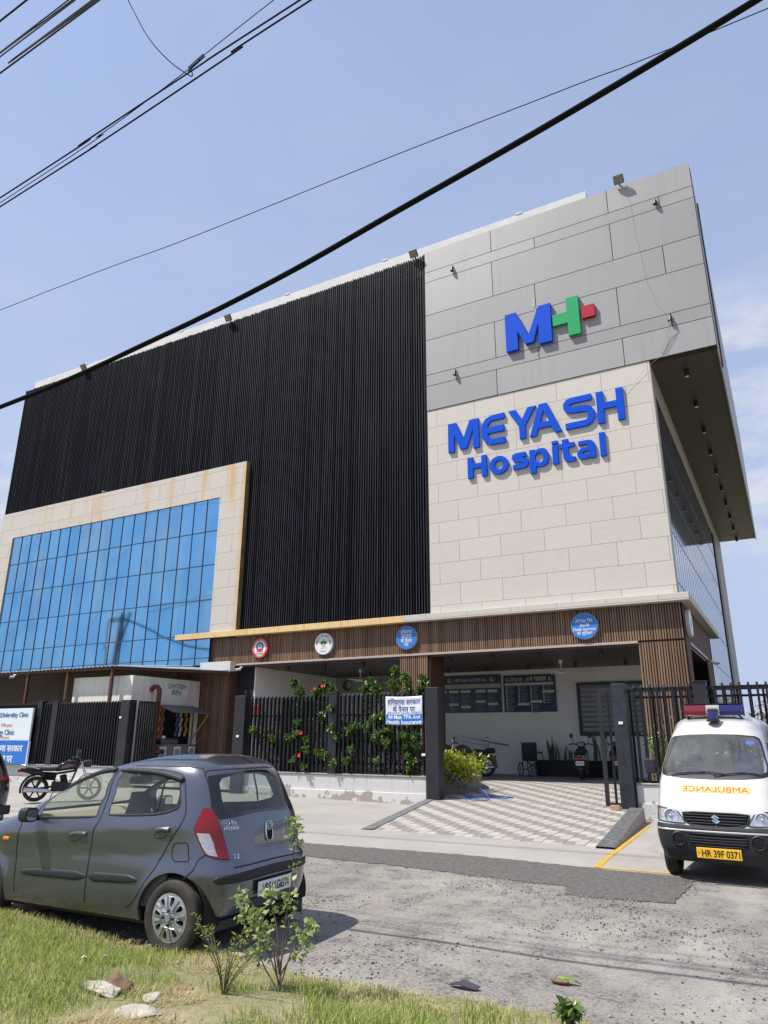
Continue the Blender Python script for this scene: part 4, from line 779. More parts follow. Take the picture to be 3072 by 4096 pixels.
# ---------------------------------------------------------------- canteen
cw=thing('canteen_kiosk','small cream canteen room with open serving hatch under a tin roof','kiosk',(-20.5,18.56,0)); m_cw=stain_mat('dirty_cream_plaster',(.80,.765,.67),(.36,.31,.23),.7)
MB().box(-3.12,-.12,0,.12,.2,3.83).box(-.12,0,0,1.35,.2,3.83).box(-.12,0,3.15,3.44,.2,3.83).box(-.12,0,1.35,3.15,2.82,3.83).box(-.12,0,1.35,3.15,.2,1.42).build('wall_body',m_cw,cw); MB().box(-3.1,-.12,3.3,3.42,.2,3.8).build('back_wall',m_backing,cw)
MB().box(0,.03,1.30,1.35,1.42,2.86).box(0,.03,3.15,3.2,1.42,2.86).box(0,.03,1.35,3.15,2.82,2.87).build('hatch_frame',m_steel,cw); MB().box(-.35,.30,1.33,3.17,1.42,1.46).box(.0,.28,1.36,3.14,.55,1.42).build('counter',mat('grey_counter',(.20,.19,.17),.6,var=.2,vs=8),cw)
aw=MB(); aw.add([(.02,1.30,2.86),(.02,3.22,2.86),(.85,3.3,2.60),(.85,1.30,2.60),(.02,1.30,2.83),(.02,3.22,2.83),(.85,3.3,2.57),(.85,1.30,2.57)],[(0,1,2,3),(7,6,5,4),(0,3,7,4),(1,5,6,2),(2,6,7,3),(0,4,5,1)]); aw.build('hatch_flap',mat('grey_sheet_flap',(.16,.155,.15),.5),cw); MB().strip([(.02,3.12,1.55),(.78,3.18,2.56)],.05,.04).build('prop',mat('raw_wood',(.40,.28,.16),.7),cw)
pk=[mat('packet_orange',(.55,.22,.03),.3,.3),mat('packet_blue',(.06,.10,.25),.3,.3),mat('packet_silver',(.45,.45,.48),.3,.4),mat('packet_brown',(.25,.12,.05),.4)]
def packet(y,z,m,x,i,w=.13,h=.17):
    b=MB(); b.add([(0,-w/2,-h/2),(0,w/2,-h/2),(.02,w/2,h/2),(.02,-w/2,h/2),(.035,0,0)],[(0,1,4),(1,2,4),(2,3,4),(3,0,4),(3,2,1,0)]); o=b.build('snack_packet',m,loc=(x,y,z)); return o
for i in range(30):
    col=i%5; r=i//5; y=18.56+(1.48,1.66,2.42,2.62,2.9)[col]; z=2.70-r*.175; m=(pk[0],pk[3],pk[1],pk[2],pk[0])[col]; o=packet(y,z,m,-20.54-.05*(r%2),i)
    tag(o,('orange','brown','blue','silver','glossy orange')[col]+' snack packet hanging in a strip in the canteen hatch','packet','snack packets hung in the canteen hatch')
for i in range(9):
    b=MB().lathe([(0,0),(.035,0),(.035,.16),(.014,.2),(.014,.23),(0,.23)],n=8); tag(b.build('water_bottle',glass_mat('clear_plastic',(.7,.78,.85)) if i==0 else bpy.data.materials['clear_plastic'],smooth=40,loc=(-20.30-.0*(i%2),20.05+i*.095,1.46)),'clear plastic water bottle standing in a row on the canteen counter','bottle','water bottles along the counter')
for y,l in ((20.02,'pale printed notice at the left of the canteen counter front'),(20.75,'black and white printed notice in the middle of the counter front'),(21.50,'narrow printed notice at the right of the counter front')):
    S=thing('paper_notice',l,'notice',(-20.21,y,1.14)); MB().box(0,.006,-.17,.17,-.24,.24).build('paper',m_whitep,S); MB().box(.006,.009,-.12,.12,-.17,.17).build('print',m_grey_ink,S)
S=thing('canteen_sign','white sign reading CANTEEN in green over a Hindi line on the kiosk wall','sign',(-20.495,20.72,3.46)); MB().box(0,.012,-.56,.56,-.25,.26).build('panel',m_whitep,S); fr_=lambda dz:(lambda a,b:(.016,a,b+dz)); mb=MB(); put(mb,text('CANTEEN',w=.95,h=.16,bold=.02),fr_(.12)); put(mb,text('कैंटीन',w=.55,h=.20,bold=.02),fr_(-.12)); mb.box(.013,.016,-.48,.48,.005,.018); mb.build('lettering',m_green_ink,S)
# tin roof over the canteen
ro=thing('tin_roof','corrugated tin lean-to roof over the canteen on brown steel posts','roof',(-23,20,0)); sh_=MB(); x=-38.0
rz=lambda y:4.13+(y-18.15)*.085
while x<-21.05:
    for k in range(2):
        a,b=x+k*.11,x+.11+k*.11; ya,yb=18.15,22.0; h0,h1=(0,.035) if k==0 else (.035,0); sh_.add([(a+23,ya-20,rz(ya)+h0),(b+23,ya-20,rz(ya)+h1),(b+23,yb-20,rz(yb)+h1),(a+23,yb-20,rz(yb)+h0)],[(0,1,2,3)])
    x+=.22
so=sh_.build('roof_sheet',sheet_mat(),ro).modifiers.new('thickness','SOLIDIFY'); so.thickness=.004
MB().add([(1.97,-1.85,4.155),(4.22,1.75,4.17),(4.22,1.99,4.17),(1.97,1.99,4.45),(1.97,-1.85,4.135),(4.22,1.75,4.15),(4.22,1.99,4.15),(1.97,1.99,4.43)],[(0,1,2,3),(7,6,5,4),(0,4,5,1)]).build('roof_return',sheet_mat(),ro); MB().box(2.7,4.2,1.70,1.74,4.20,4.54).box(4.20,4.24,1.70,1.98,4.16,4.54).build('flashing',m_white,ro)
br=mat('brown_steel',(.09,.035,.02),.6,var=.3,vs=8)
for x in (-33.5,-28.4,-25.99,-23.67,-21.29): MB().box(x+23-.05,x+23+.05,-1.75,-1.65,.1,4.10).build('post',br,ro)
MB().box(-14,1.75,-1.76,-1.66,4.05,4.12).strip([(1.75,-1.7,4.08),(4.1,1.72,4.11)],.06,.09).build('beam',br,ro)
# red hydrant pipe
hy=thing('hydrant_riser','dark red fire hydrant riser pipe with two valves beside the canteen hatch','hydrant',(-20.32,19.45,.2)); m_hyd=mat('hydrant_red',(.13,.016,.012),.4,var=.3,vs=5); MB().tube([(-.17,.0,3.15),(-.05,.02,3.27),(.08,.05,3.28),(.16,.08,3.20),(.18,.08,3.05),(.16,.02,.0)],.085,12).build('pipe',m_hyd,hy,smooth=50)
for z in (1.02,1.52): v=MB().cyl((.16,.0,z),(.30,.26,z),.10,n=12).cyl((.16,.03,z+.0),(.16,.03,z+.16),.13,.13,12).build('valve',m_hyd,hy,smooth=40); MB().cyl((.30,.26,z),(.36,.37,z-.01),.07,n=10).build('outlet',m_black if z<1.2 else m_steel,v,smooth=40)
# ---------------------------------------------------------------- things under the canopy
pl=thing('stone_planter','low curved granite planter edge beside the left gate post','planter',(-9.2,20.4,ramp_z(20))); 
def pan(k,ins): return [(-1.4+ins*.3,-1.85+ins)]+[(.1+(.75-ins)*math.sin(PI*t/10)*1.0+.25*(1-abs(t-5)/5),-1.85+ins+(3.6-2*ins)*(t/10)) for t in range(11)]+[(-1.4+ins*.3,1.75-ins)]
MB().prism(pan(0,0),-.05,.34,'xy',[pan(0,.28)]).build('planter_wall',m_granite,pl); MB().prism(pan(0,-.03),.34,.385,'xy',[pan(0,.30)]).build('planter_rim',mat('granite_coping',(.30,.265,.235),.4,var=.3,vs=50),pl); MB().prism(pan(0,.26),.0,.30,'xy').build('soil',mat('dry_soil',(.40,.30,.18),.95,var=.4,vs=20),pl)
hp=[(-9.4,19.1,1.10),(-8.4,18.9,.78),(-8.0,18.85,.50),(-7.55,18.75,.47),(-7.2,18.3,.46),(-7.0,18.15,.25),(-7.35,17.95,.245),(-7.7,18.3,.25),(-7.4,18.75,.27),(-6.9,18.9,.275),(-6.6,18.85,.27),(-6.75,18.6,.265),(-7.3,18.45,.26),(-7.8,18.6,.26)]
def smooth_pts(P,n=6):
    out=[]
    for i in range(len(P)-1):
        p0=Vector(P[max(0,i-1)]);p1=Vector(P[i]);p2=Vector(P[i+1]);p3=Vector(P[min(len(P)-1,i+2)])
        for k in range(n):
            t=k/n; out.append(.5*((2*p1)+(p2-p0)*t+(2*p0-5*p1+4*p2-p3)*t*t+(3*p1-p0-3*p2+p3)*t**3))
    return out+[Vector(P[-1])]
tag(MB().tube(smooth_pts(hp),.013,6).build('garden_hose',mat('blue_hose',(.02,.10,.42),.35),smooth=60),'blue garden hose coiled loosely on the pavers beside the planter','hose')
# stainless handrail of the side ramp
rl=thing('handrail','stainless steel handrail with ball topped post along the back wall','handrail',(-10.3,26.8,.41)); MB().tube([(-2.6,0,1.63),(0,0,1.19),(.85,0,1.07)],.03,8).build('top_rail',m_steel,rl,smooth=50); MB().tube([(-2.6,0,1.40),(0,0,1.05)],.012,6).build('cable_rail',m_steel,rl); MB().box(-.06,.06,-.04,.04,0,1.2).build('end_post',m_steel,rl); MB().ball((0,0,1.28),.09).build('ball_cap',m_chrome,rl,smooth=80); MB().box(-1.45,-1.38,-.03,.03,0,1.33).build('middle_post',m_steel,rl)
wc=thing('wheelchair','folded black wheelchair standing against the cream back wall','wheelchair',(-8.72,26.95,.41),R(18)); wc.rotation_euler=(0,0,R(42)); wc.scale=(1.15,1.15,1.15)
MB().box(-.24,.24,-.02,.01,.50,1.02).build('back_cloth',m_plastic,wc,bevel=.02); MB().box(-.24,.24,-.40,.0,.46,.50).build('seat',m_plastic,wc)
for s in (-1,1):
    MB().tube([(s*.25,.06,1.03),(s*.25,0,.97),(s*.25,0,.20),(s*.25,-.42,.20)],.014,6).tube([(s*.25,0,.70),(s*.27,-.34,.70),(s*.27,-.42,.62),(s*.27,-.42,.2)],.014,6).build('side_frame',m_plgrey,wc); MB().box(s*.27-.025,s*.27+.025,-.36,-.08,.70,.74).build('armrest',m_plastic,wc,bevel=.01)
    MB().tube([(s*.30,.05+.20*math.cos(t*PI/10),.21+.20*math.sin(t*PI/10)) for t in range(20)],.018,6,closed=True).build('rear_wheel',m_rubber,wc); 
    q=MB(); [q.cyl((s*.30,.05,.21),(s*.30,.05+.19*math.cos(t*PI/3),.21+.19*math.sin(t*PI/3)),.008,n=5) for t in range(6)]; q.build('spokes',m_plgrey,wc)
    MB().tube([(s*.24,-.48+.085*math.cos(t*PI/8),.10+.085*math.sin(t*PI/8)) for t in range(16)],.016,6,closed=True).build('caster',m_rubber,wc); MB().box(s*.14-.07,s*.14+.07,-.68,-.56,.10,.12).strip([(s*.2,-.42,.42),(s*.16,-.6,.12)],.025,.02).build('footrest',m_plgrey,wc)
MB().strip([(-.24,-.2,.2),(.24,-.2,.48)],.02,.02).strip([(.24,-.2,.2),(-.24,-.2,.48)],.02,.02).build('cross_brace',m_plgrey,wc)
bx=thing('planter_box','long black planter box against the cream wall','planter',(-7.3,27.6,.41)); MB().box(-1.3,1.35,-.25,.25,0,.55).box(-1.33,1.38,-.28,.28,.50,.55).build('box_body',m_blackbox,bx,bevel=.01); MB().box(-1.25,1.3,-.2,.2,.50,.553).build('soil',m_soil,bx)
def snake(x,n,hh,label):
    S=thing('snake_plant',label,'potted plant',(x,27.6,.96),group='snake plants in the black box'); q=random.Random(int(x*100)); mb=MB()
    for i in range(n):
        a=q.uniform(0,6.28); l=hh*q.uniform(.6,1.1); t=q.uniform(.03,.25); bx_,by=q.uniform(-.22,.22),q.uniform(-.12,.12); c,s=math.cos(a),math.sin(a); w=.04; L=[];Rr=[]
        for k in range(6): f=k/5; px,py,pz=bx_+c*t*f*f,by+s*t*f*f,l*f; ww=w*(1-f**3)*(.7+.3*math.sin(f*3)); L.append((px-s*ww,py+c*ww,pz)); Rr.append((px+s*ww,py-c*ww,pz))
        mb.add(L+Rr,[(k,k+1,k+7,k+6) for k in range(5)])
    mb.build('leaf_cluster',m_snake,S,recalc=False,smooth=180)
snake(-8.0,18,.85,'tall snake plant in the black box, left of the scooter'); snake(-7.35,9,.55,'short sparse snake plant leaves just behind the scooter'); snake(-6.35,12,.95,'snake plant in the black box, right of the scooter')

# ---------------------------------------------------------------- plants
def leaves(P,D,size,asp,mat_,name,parent,seed,curl=.25,droop=.3,nrm_up=.6):
    """one folded leaf blade per point: P positions, D outward directions"""
    q=np.random.default_rng(seed); n=len(P); P=np.asarray(P,float); D=np.asarray(D,float); D/=np.linalg.norm(D,axis=1,keepdims=True)+1e-9
    D=D+q.normal(0,.35,(n,3)); D[:,2]-=droop*q.random(n); D/=np.linalg.norm(D,axis=1,keepdims=True)
    U=np.tile([0,0,1.],(n,1))*nrm_up+q.normal(0,.55,(n,3)); S=np.cross(D,U); S/=np.linalg.norm(S,axis=1,keepdims=True)+1e-9; Nn=np.cross(S,D)
    L=size*q.uniform(.55,1.15,n)[:,None]; W=L*asp*.5
    base=P; v=[base, base+D*L*.38+S*W+Nn*L*curl*.25, base+D*L-Nn*L*curl*.6, base+D*L*.38-S*W+Nn*L*curl*.25, base+D*L*.45-Nn*L*.04]
    V=np.stack(v,1).reshape(-1,3); b=np.arange(n)*5; F=np.stack([np.stack([b,b+1,b+4],1),np.stack([b+1,b+2,b+4],1),np.stack([b+4,b+2,b+3],1),np.stack([b,b+4,b+3],1)],1).reshape(-1,3)
    return fast(name,V,F,mat_,parent,k=3)
def shrub(name,label,cat,stems,mat_,size,asp,per,seed,base,group=None,r0=.016,sprd=.05,start=.25,flowers=(),droop=.3,dn=None):
    """stems: list of polylines relative to base"""
    S=thing(name,label,cat,base,group=group); q=np.random.default_rng(seed); st=MB(); P=[];D=[];dd=[]
    for s in stems:
        sp=smooth_pts(s,5); n=len(sp); st.tube(sp,[r0*(1-.75*i/(n-1)) for i in range(n)],6)
        k=int(per*(dn[len(dd)] if dn else 1)*sum((sp[i+1]-sp[i]).length for i in range(n-1))); dd.append(k)
        for _ in range(k):
            t=start+(1-start)*q.random()**.7; i=min(int(t*(n-1)),n-2); p=sp[i].lerp(sp[i+1],t*(n-1)-i); ax=(sp[i+1]-sp[i]).normalized(); o=Vector(q.normal(0,1,3)); o=(o-ax*o.dot(ax)).normalized(); d=o+ax*.6
            P.append(tuple(p+o*sprd*q.random())); D.append(tuple(d))
    st.build('stem',m_stem,S,recalc=False,smooth=180); leaves(P,D,size,asp,mat_,'foliage',S,seed,droop=droop)
    for f in flowers:
        fb=MB(); f=Vector(f)
        for k in range(5):
            a=2*PI*k/5+q.random()*.4; d=Vector((math.cos(a)*.9,-.45,math.sin(a)*.9)); sd=Vector((-math.sin(a),0,math.cos(a))); l=.062
            fb.add([f,f+d*l*.6+sd*l*.45,f+d*l*1.05+sd*l*.2,f+d*l*1.05-sd*l*.2,f+d*l*.6-sd*l*.45],[(0,1,2,3,4)])
        fb.build('flower',m_petal,S,recalc=False); MB().cyl(f,f+Vector((0,-.06,-.01)),.006,.003,5).build('stamen',m_orange,S)
    return S
CL=[(-13.14,3.33),(-12.88,3.09),(-12.29,2.99),(-11.96,3.22),(-11.76,3.06),(-10.44,3.24),(-10.66,3.06),(-10.26,3.02),(-9.65,3.52),(-9.74,3.15),(-9.31,3.32),(-9.23,3.02),(-8.77,3.26),(-8.86,3.01),(-12.78,2.15),(-12.86,1.85),(-13.15,1.73),(-12.47,1.66),(-12.46,1.4),(-12.48,.92),(-12.92,1.09),(-11.93,2.33),(-11.65,2.52),(-13.7,1.73),(-14.46,1.93),(-11.8,1.26),(-12.03,1.33),(-11.45,1.77),(-11.64,1.96),(-10.82,2.03),(-11.04,1.92),(-10.21,2.24),(-10.42,2.03),(-9.99,2.28),(-9.99,1.85),(-10.21,1.78),(-9.78,1.95),(-9.82,1.63),(-10.94,1.41),(-11.07,1.12),(-10.11,1.1),(-9.28,1.78),(-9.2,1.57),(-8.95,1.78),(-8.87,1.5),(-9.16,1.26),(-9.04,1.12),(-9.2,.92),(-11.52,1.04)]
FLW=[(-12.26,3.11),(-12.0,3.18),(-12.58,1.85),(-12.62,1.24)]
def hibiscus(x0,xa,xb,label,seed):
    q=random.Random(seed); st=[]; b=(x0,18.42,.75)
    for x,z in CL:
        if not(xa<=x<xb): continue
        dz=z-.75; out=17.93-18.42 if z<2.85 else -.32; f=q.uniform(.3,.6)
        bs=(x-x0)*.35 if z>2.8 else (x-x0)*.8
        st.append([(q.uniform(-.1,.1)+bs*.3,0,-.3),(bs+q.uniform(-.08,.08),.02,max(0,dz*.45-.1)),((x-x0)*.93,out*.45,max(.05,dz-.22)),(x-x0,out+q.uniform(-.07,.03),dz+.04)])
    for k in range(12): x=q.uniform(xa,xb)-x0; h=q.uniform(.6,1.95); st.append([(x*.6,.1,-.3),(x*.8,.15,h*.5),(x,.22,h)])
    fl=[(x-x0,17.84-18.42 if z<2.9 else -.42,z-.75) for x,z in FLW if xa<=x<xb]
    shrub('hibiscus_shrub',label,'shrub',st,m_hib,.125,.5,82,seed,b,start=.42,sprd=.07,flowers=fl,r0=.013)
hibiscus(-13.4,-15,-11.7,'hibiscus with red flowers pushing through the left half of the black fence',3); hibiscus(-10.9,-11.7,-10.35,'hibiscus branches in the middle of the fence right of the square post',4); hibiscus(-9.3,-10.35,-8.5,'tall hibiscus behind and around the cloth banner',5)
def bush(name,label,cat,base,rx,ry,h,n,mat_,size,asp,seed,group=None,trunk=5,lo=.1):
    S=thing(name,label,cat,base,group=group); q=np.random.default_rng(seed); st=MB()
    tips=[]
    for i in range(trunk*4):
        a=q.random()*6.28; r=math.sqrt(q.random()); x,y=rx*r*math.cos(a),ry*r*math.sin(a); z=h*(1-.35*r*r)*q.uniform(.65,1.05); st.tube([(x*.3,y*.3,0),(x*.7,y*.7,z*.5),(x,y,z)],[.018,.01,.004],5); tips.append((x,y,z))
    st.build('stem',m_stem,S,recalc=False,smooth=180); T=np.array(tips); i=q.integers(0,len(T),n); t=lo+(1-lo)*q.random(n)**.55
    b=np.stack([T[i,0]*(.3+.7*t),T[i,1]*(.3+.7*t),T[i,2]*t],1); o=q.normal(0,1,(n,3)); P=b+o*np.array([.10,.10,.06])*min(1.6,max(rx,.3)/.6); D=o+np.array([0,0,.8])
    leaves(P,D,size,asp,mat_,'foliage',S,seed); return S
bush('golden_bush','bright yellow green bush growing in the granite planter by the gate post','bush',(-8.72,19.75,.56),.98,1.1,.74,3600,m_golden,.13,.5,21,trunk=9)
for x,y,h,l in ((1.0,19.4,2.5,'green shrub behind the fence right of the ambulance roof lights'),(-1.0,20.3,2.3,'green shrub behind the fence directly above the ambulance'),(-2.6,20.2,2.1,'leafy shrub behind the slats just right of the gate post'),(2.6,20,2.6,'green shrub behind the fence beyond the ambulance at the right edge')):
    bush('garden_shrub',l,'shrub',(x,y,.3),.8,.8,h,1300,m_hib,.12,.5,int(30+x*10),trunk=5)
for x,y,h,r,l in ((3.5,46,3.6,2.0,'olive green tree far beyond the right fence'),(-.1,60,4.4,2.6,'hazy distant tree beside the far end of the hospital'),(8,58,5,3.2,'broad distant tree at the far right beyond the fence')):
    S=thing('background_tree',l,'tree',(x,y,-.05)); MB().tube([(0,0,0),(.1,0,h*.35),(0,.1,h*.6)],[.2,.14,.08],8).build('trunk',m_stem,S); q=np.random.default_rng(int(y)); n=2600; a=q.random(n)*6.28; c=q.normal(0,1,(14,3))*np.array([r*.5,r*.5,h*.16])+np.array([0,0,h*.7]); i=q.integers(0,14,n); P=c[i]+q.normal(0,1,(n,3))*np.array([r*.22,r*.22,h*.09]); leaves(P,P-c[i]+1e-3,.34,.55,m_haze if y>50 else m_tree,'crown',S,int(y))  # farthest crowns use paler leaves: distance haze put into the colour
# ---------------------------------------------------------------- vehicles: one smooth shell cut into panels
def dens(loop,d=.03):
    out=[]
    for i,a in enumerate(loop):
        b=loop[(i+1)%len(loop)]; n=max(1,int(math.hypot(b[0]-a[0],b[1]-a[1])/d)); out+=[(a[0]+(b[0]-a[0])*k/n,a[1]+(b[1]-a[1])*k/n) for k in range(n)]
    return out
class Panels:
    def __init__(s,sh,zt,ztop,z0,parent):
        s.sh=sh;s.zt=zt;s.hz=ztop-zt;s.par=parent;s.z0=z0
    def zv(s,v): return v if v<=s.zt else s.zt+s.hz*math.sin(min(1,(v-s.zt)/.6)*PI/2)
    def pos(s,u,v,side=1,off=0):
        z=s.zv(v); p=s.sh.pt(u,z)
        if off: n=s.sh.nrm(u,z); p=(p[0]+n[0]*off,p[1]+n[1]*off,p[2]+n[2]*off)
        return (p[0],p[1]*side,p[2])
    def cut(s,loops,du=.05,dv=.036):
        S=s.sh.S; us=np.linspace(0,S,int(S/du)+1); vs=np.concatenate([np.linspace(s.z0,s.zt,int((s.zt-s.z0)/dv)+1),s.zt+np.linspace(.04,.6,12)])
        V=[(u,v) for v in vs for u in us]; F=[]
        for n,l in loops:
            l=dens(l); l=l if sum(l[i-1][0]*l[i][1]-l[i][0]*l[i-1][1] for i in range(len(l)))>0 else l[::-1]; b=len(V); V+=l; F.append(list(range(b,b+len(l))))
        r=geometry.delaunay_2d_cdt([Vector(q) for q in V],[],F,0,1e-5)
        s.V=[tuple(q) for q in r[0]]; s.R={}
        for f,o in zip(r[2],r[5]):
            c=[sum(s.V[i][k] for i in f)/len(f) for k in (0,1)]
            if not(-1e-4<=c[0]<=S+1e-4 and s.z0<=c[1]<=s.zt+.6): continue
            o=[q for q in o]; s.R.setdefault(loops[max(o)][0] if o else 'body',[]).append(f)
        s.P={};s.N={}
    def geo(s,i):
        if i not in s.P: u,v=s.V[i]; u=min(max(u,0),s.sh.S); z=s.zv(v); s.P[i]=s.sh.pt(u,z); s.N[i]=s.sh.nrm(u,z)
        return s.P[i],s.N[i]
    def make(s,region,name,m,side=0,parent=None,off=0):
        """side 1 left, -1 right, 0 both halves as one mesh"""
        mb=MB(); nrm=[]; fs=s.R.get(region,[])
        for sd in ((1,-1) if side==0 else (side,)):
            idx={}; vs=[]; b=len(mb.v)
            for f in fs:
                for i in f:
                    if i not in idx: p,n=s.geo(i); idx[i]=len(vs); vs.append((p[0]+n[0]*off,(p[1]+n[1]*off)*sd,p[2]+n[2]*off)); nrm.append((n[0],n[1]*sd,n[2]))
            mb.add(vs,[tuple(idx[i] for i in (reversed(f) if sd>0 else f)) for f in fs])
        return mb.build(name,m,parent or s.par,recalc=False,nrm=nrm)
    def rib(s,paths,w,h,name,m,side=0,parent=None,off=.0008,closed=False,sub=8):
        """raised strip along (u,v) paths: w half width (number or list), h height; h=0 gives a flat line"""
        mb=MB()
        for path in paths:
            P=[Vector(q) for q in (smooth_pts([(a,b,0) for a,b in path],sub) if sub and not closed else [(a,b,0) for a,b in (dens(path,.02)+[path[0]] if closed else dens(path,.04)[:len(dens(path,.04))])])]
            for sd in ((1,-1) if side==0 else (side,)):
                vs=[];K=(-1,-.75,-.4,.4,.75,1) if h else (-1,1); n=len(P)
                for i,q in enumerate(P):
                    c=Vector(s.pos(q.x,q.y,sd)); a=Vector(s.pos(P[max(0,i-1)].x,P[max(0,i-1)].y,sd)); b=Vector(s.pos(P[min(n-1,i+1)].x,P[min(n-1,i+1)].y,sd)); N=Vector(s.sh.nrm(min(max(q.x,0),s.sh.S),s.zv(q.y))); N.y*=sd
                    t=(b-a).normalized(); l=N.cross(t).normalized(); e=1 if closed or not h else min(1,.25+6*min(i if 1e-4<P[0].x<s.sh.S-1e-4 else n,n-1-i)/max(1,n-1)); ww=(w if not isinstance(w,(list,tuple)) else np.interp(i/(n-1),np.linspace(0,1,len(w)),w))
                    for k in K: vs.append(c+l*ww*k*(e if h else 1)+N*(off+(0 if abs(k)==1 else h*e*(.8 if abs(k)>.5 else 1))))
                m_=len(K); mb.add(vs,[(i*m_+k,i*m_+k+1,(i+1)*m_+k+1,(i+1)*m_+k) for i in range(n-1) for k in range(m_-1)])
        return mb.build(name,m,parent or s.par,smooth=50)
    def arch(s,x,z,r,n=26):
        L=[]
        for i in range(n+1):
            a=R(-8)+R(196)*i/n; zz=z+r*math.sin(a); xx=x+r*math.cos(a); zz=max(zz,s.z0+.001); L.append((s.sh.uside(xx,zz),zz))
        return L+[(L[-1][0],s.z0-.02),(L[0][0],s.z0-.02)]
    def onrear(s,y0,z0,off=.003,front=False,mirror=1,cx=0):
        def f(a,b):
            y=y0+a*mirror; z=z0+b; u=s.sh.urear(abs(y),z,front); return s.pos(u,z,1 if y>=0 else -1,off)
        return f
def tyre(par,x,y,r,w,rim_r,side,rim_fn):
    """wheel: tyre mesh with the rim as its child; side +1 shows its face towards +y"""
    pr=[(rim_r,-w/2+.015),(rim_r+.02,-w/2),(r-.03,-w/2-.004),(r-.008,-w/2+.012),(r,-w/2+.035)]; pr=pr+[(r,-.03),(r-.008,-.028),(r-.008,-.018),(r,-.016),(r,.016),(r-.008,.018),(r-.008,.028),(r,.03)]+[(a,-b) for a,b in reversed(pr)]
    o=MB().lathe(pr,(x,y,r),'y',40).build('wheel',m_rubber,par,smooth=45); rim_fn(o,x,y+side*(w/2-.012),r,rim_r,side); return o
m_hub=mat('silver_wheel_cover',(.50,.51,.53),.38,.7,var=.12,vs=12); m_dark=mat('dark_void',(.006,.006,.006),.9)
def cover(o,x,y,z,rr,sd):
    hl=[]
    for k in range(8):
        a=R(11+45*k); hl.append([(rr*(q*math.cos(a+t)),rr*q*math.sin(a+t)) for q,t in ((.88,-.13),(.90,0),(.88,.13),(.72,.15),(.55,.10),(.50,0),(.55,-.10),(.72,-.15))])
    mb=MB(); outer=circ(0,0,rr+.006,48)
    loops=[outer]+hl; tri=geometry.tessellate_polygon([[Vector((a,b,0)) for a,b in l] for l in loops]); flat=[q for l in loops for q in l]
    dome=lambda a,b: .018*(1-(math.hypot(a,b)/rr)**2)+.010
    n=len(flat); vs=[(x+a,y+sd*dome(a,b),z+b) for a,b in flat]; bk=[(x+a*.97,y+sd*(dome(a,b)-.03),z+b*.97) for a,b in flat]; fs=[tuple(t) for t in tri]; q=0
    for l in loops:
        k=len(l); fs+=[(q+i,q+(i+1)%k,n+q+(i+1)%k,n+q+i) for i in range(k)]; q+=k
    mb.add(vs+bk,fs); 
    for k in range(8): a=R(33.5+45*k); mb.strip([(x+.07*math.cos(a),y+sd*.030,z+.07*math.sin(a)),(x+rr*.93*math.cos(a),y+sd*.016,z+rr*.93*math.sin(a))],.012,.012,(0,1,0))
    mb.cyl((x,y+sd*.02,z),(x,y+sd*.036,z),.03,.027,20).build('wheel_cover',m_hub,o,smooth=35); MB().cyl((x,y-sd*.035,z),(x,y-sd*.03,z),rr,n=32).build('brake_shade',m_dark,o); nb=MB()
    for k in range(4): a=R(45*0+90*k); nb.cyl((x+.052*math.cos(a),y+sd*.02,z+.052*math.sin(a)),(x+.052*math.cos(a),y+sd*.036,z+.052*math.sin(a)),.011,n=8)
    nb.build('wheel_nut',m_plgrey,o)
def steelrim(o,x,y,z,rr,sd):
    MB().lathe([(rr+.004,0),(rr-.02,-sd*.03),(rr*.6,-sd*.01),(rr*.35,-sd*.02),(rr*.3,sd*.0),(0,sd*.005)],(x,y,z),'y',28).build('rim',mat('painted_rim',(.28,.28,.29),.45,.5) if 'painted_rim' not in bpy.data.materials else bpy.data.materials['painted_rim'],o,smooth=40)
m_cgrey=paint_mat('charcoal_metallic_paint',(.128,.138,.165),.75,.24,(.17,.16,.14),.28); m_cglass=glass_mat('car_window_glass',(.80,.86,.83),dirt=.04); m_rglass=glass_mat('rear_window_glass',(.62,.68,.66),dirt=.10); m_frit=mat('black_glass_border',(.008,.008,.009),.06,coat=.6)
m_lampred=mat('red_lamp_plastic',(.26,.003,.006),.22,coat=.3,var=.25,vs=26,stretch=(1,1,3)); m_lampwhite=mat('clear_lamp_plastic',(.62,.56,.54),.15,.45,coat=1,var=.3,vs=40,stretch=(.3,.3,3)); m_amber=mat('amber_lens_plastic',(.75,.20,.02),.2,coat=1)
m_gap=mat('panel_gap',(.008,.008,.009),.7); m_seat=mat('blue_grey_seat_cloth',(.030,.036,.05),.85,var=.2,vs=20); m_beige=mat('beige_dash_plastic',(.42,.36,.24),.6); m_cabin=mat('cabin_grey',(.12,.12,.115),.8); m_plate=mat('white_number_plate',(.74,.74,.72),.4); m_unibody=mat('underbody_dust',(.06,.055,.048),.9)
def seat(par,x,y,zb=.38,hh=.62,w=.23,m=None):
    b=MB(); n=8
    prof=[(0,0),(.06,.25),(.11,.48),(.13,hh),(.135,hh+.10),(.13,hh+.2)]; wd=[w,w*1.02,w*.95,w*.72,w*.50,w*.36]
    for (d,hz_),ww in zip(prof,wd): pass
    vs=[];fs=[]
    for (d,hz_),ww in zip(prof,wd):
        for k in range(10): a=2*PI*k/10; vs.append((x-d+.06*math.cos(a),y+ww*(1 if abs(math.sin(a))>.5 else .8)*math.copysign(abs(math.sin(a))**.5,math.sin(a)),zb+hz_))
    for j in range(len(prof)-1):
        for k in range(10): fs.append((j*10+k,j*10+(k+1)%10,(j+1)*10+(k+1)%10,(j+1)*10+k))
    fs.append(tuple(range((len(prof)-1)*10,len(prof)*10))); b.add(vs,fs); b.box(x-.02,x+.46,y-w,y+w,zb-.10,zb+.08); return b.build('seat',m or m_seat,par,smooth=60)
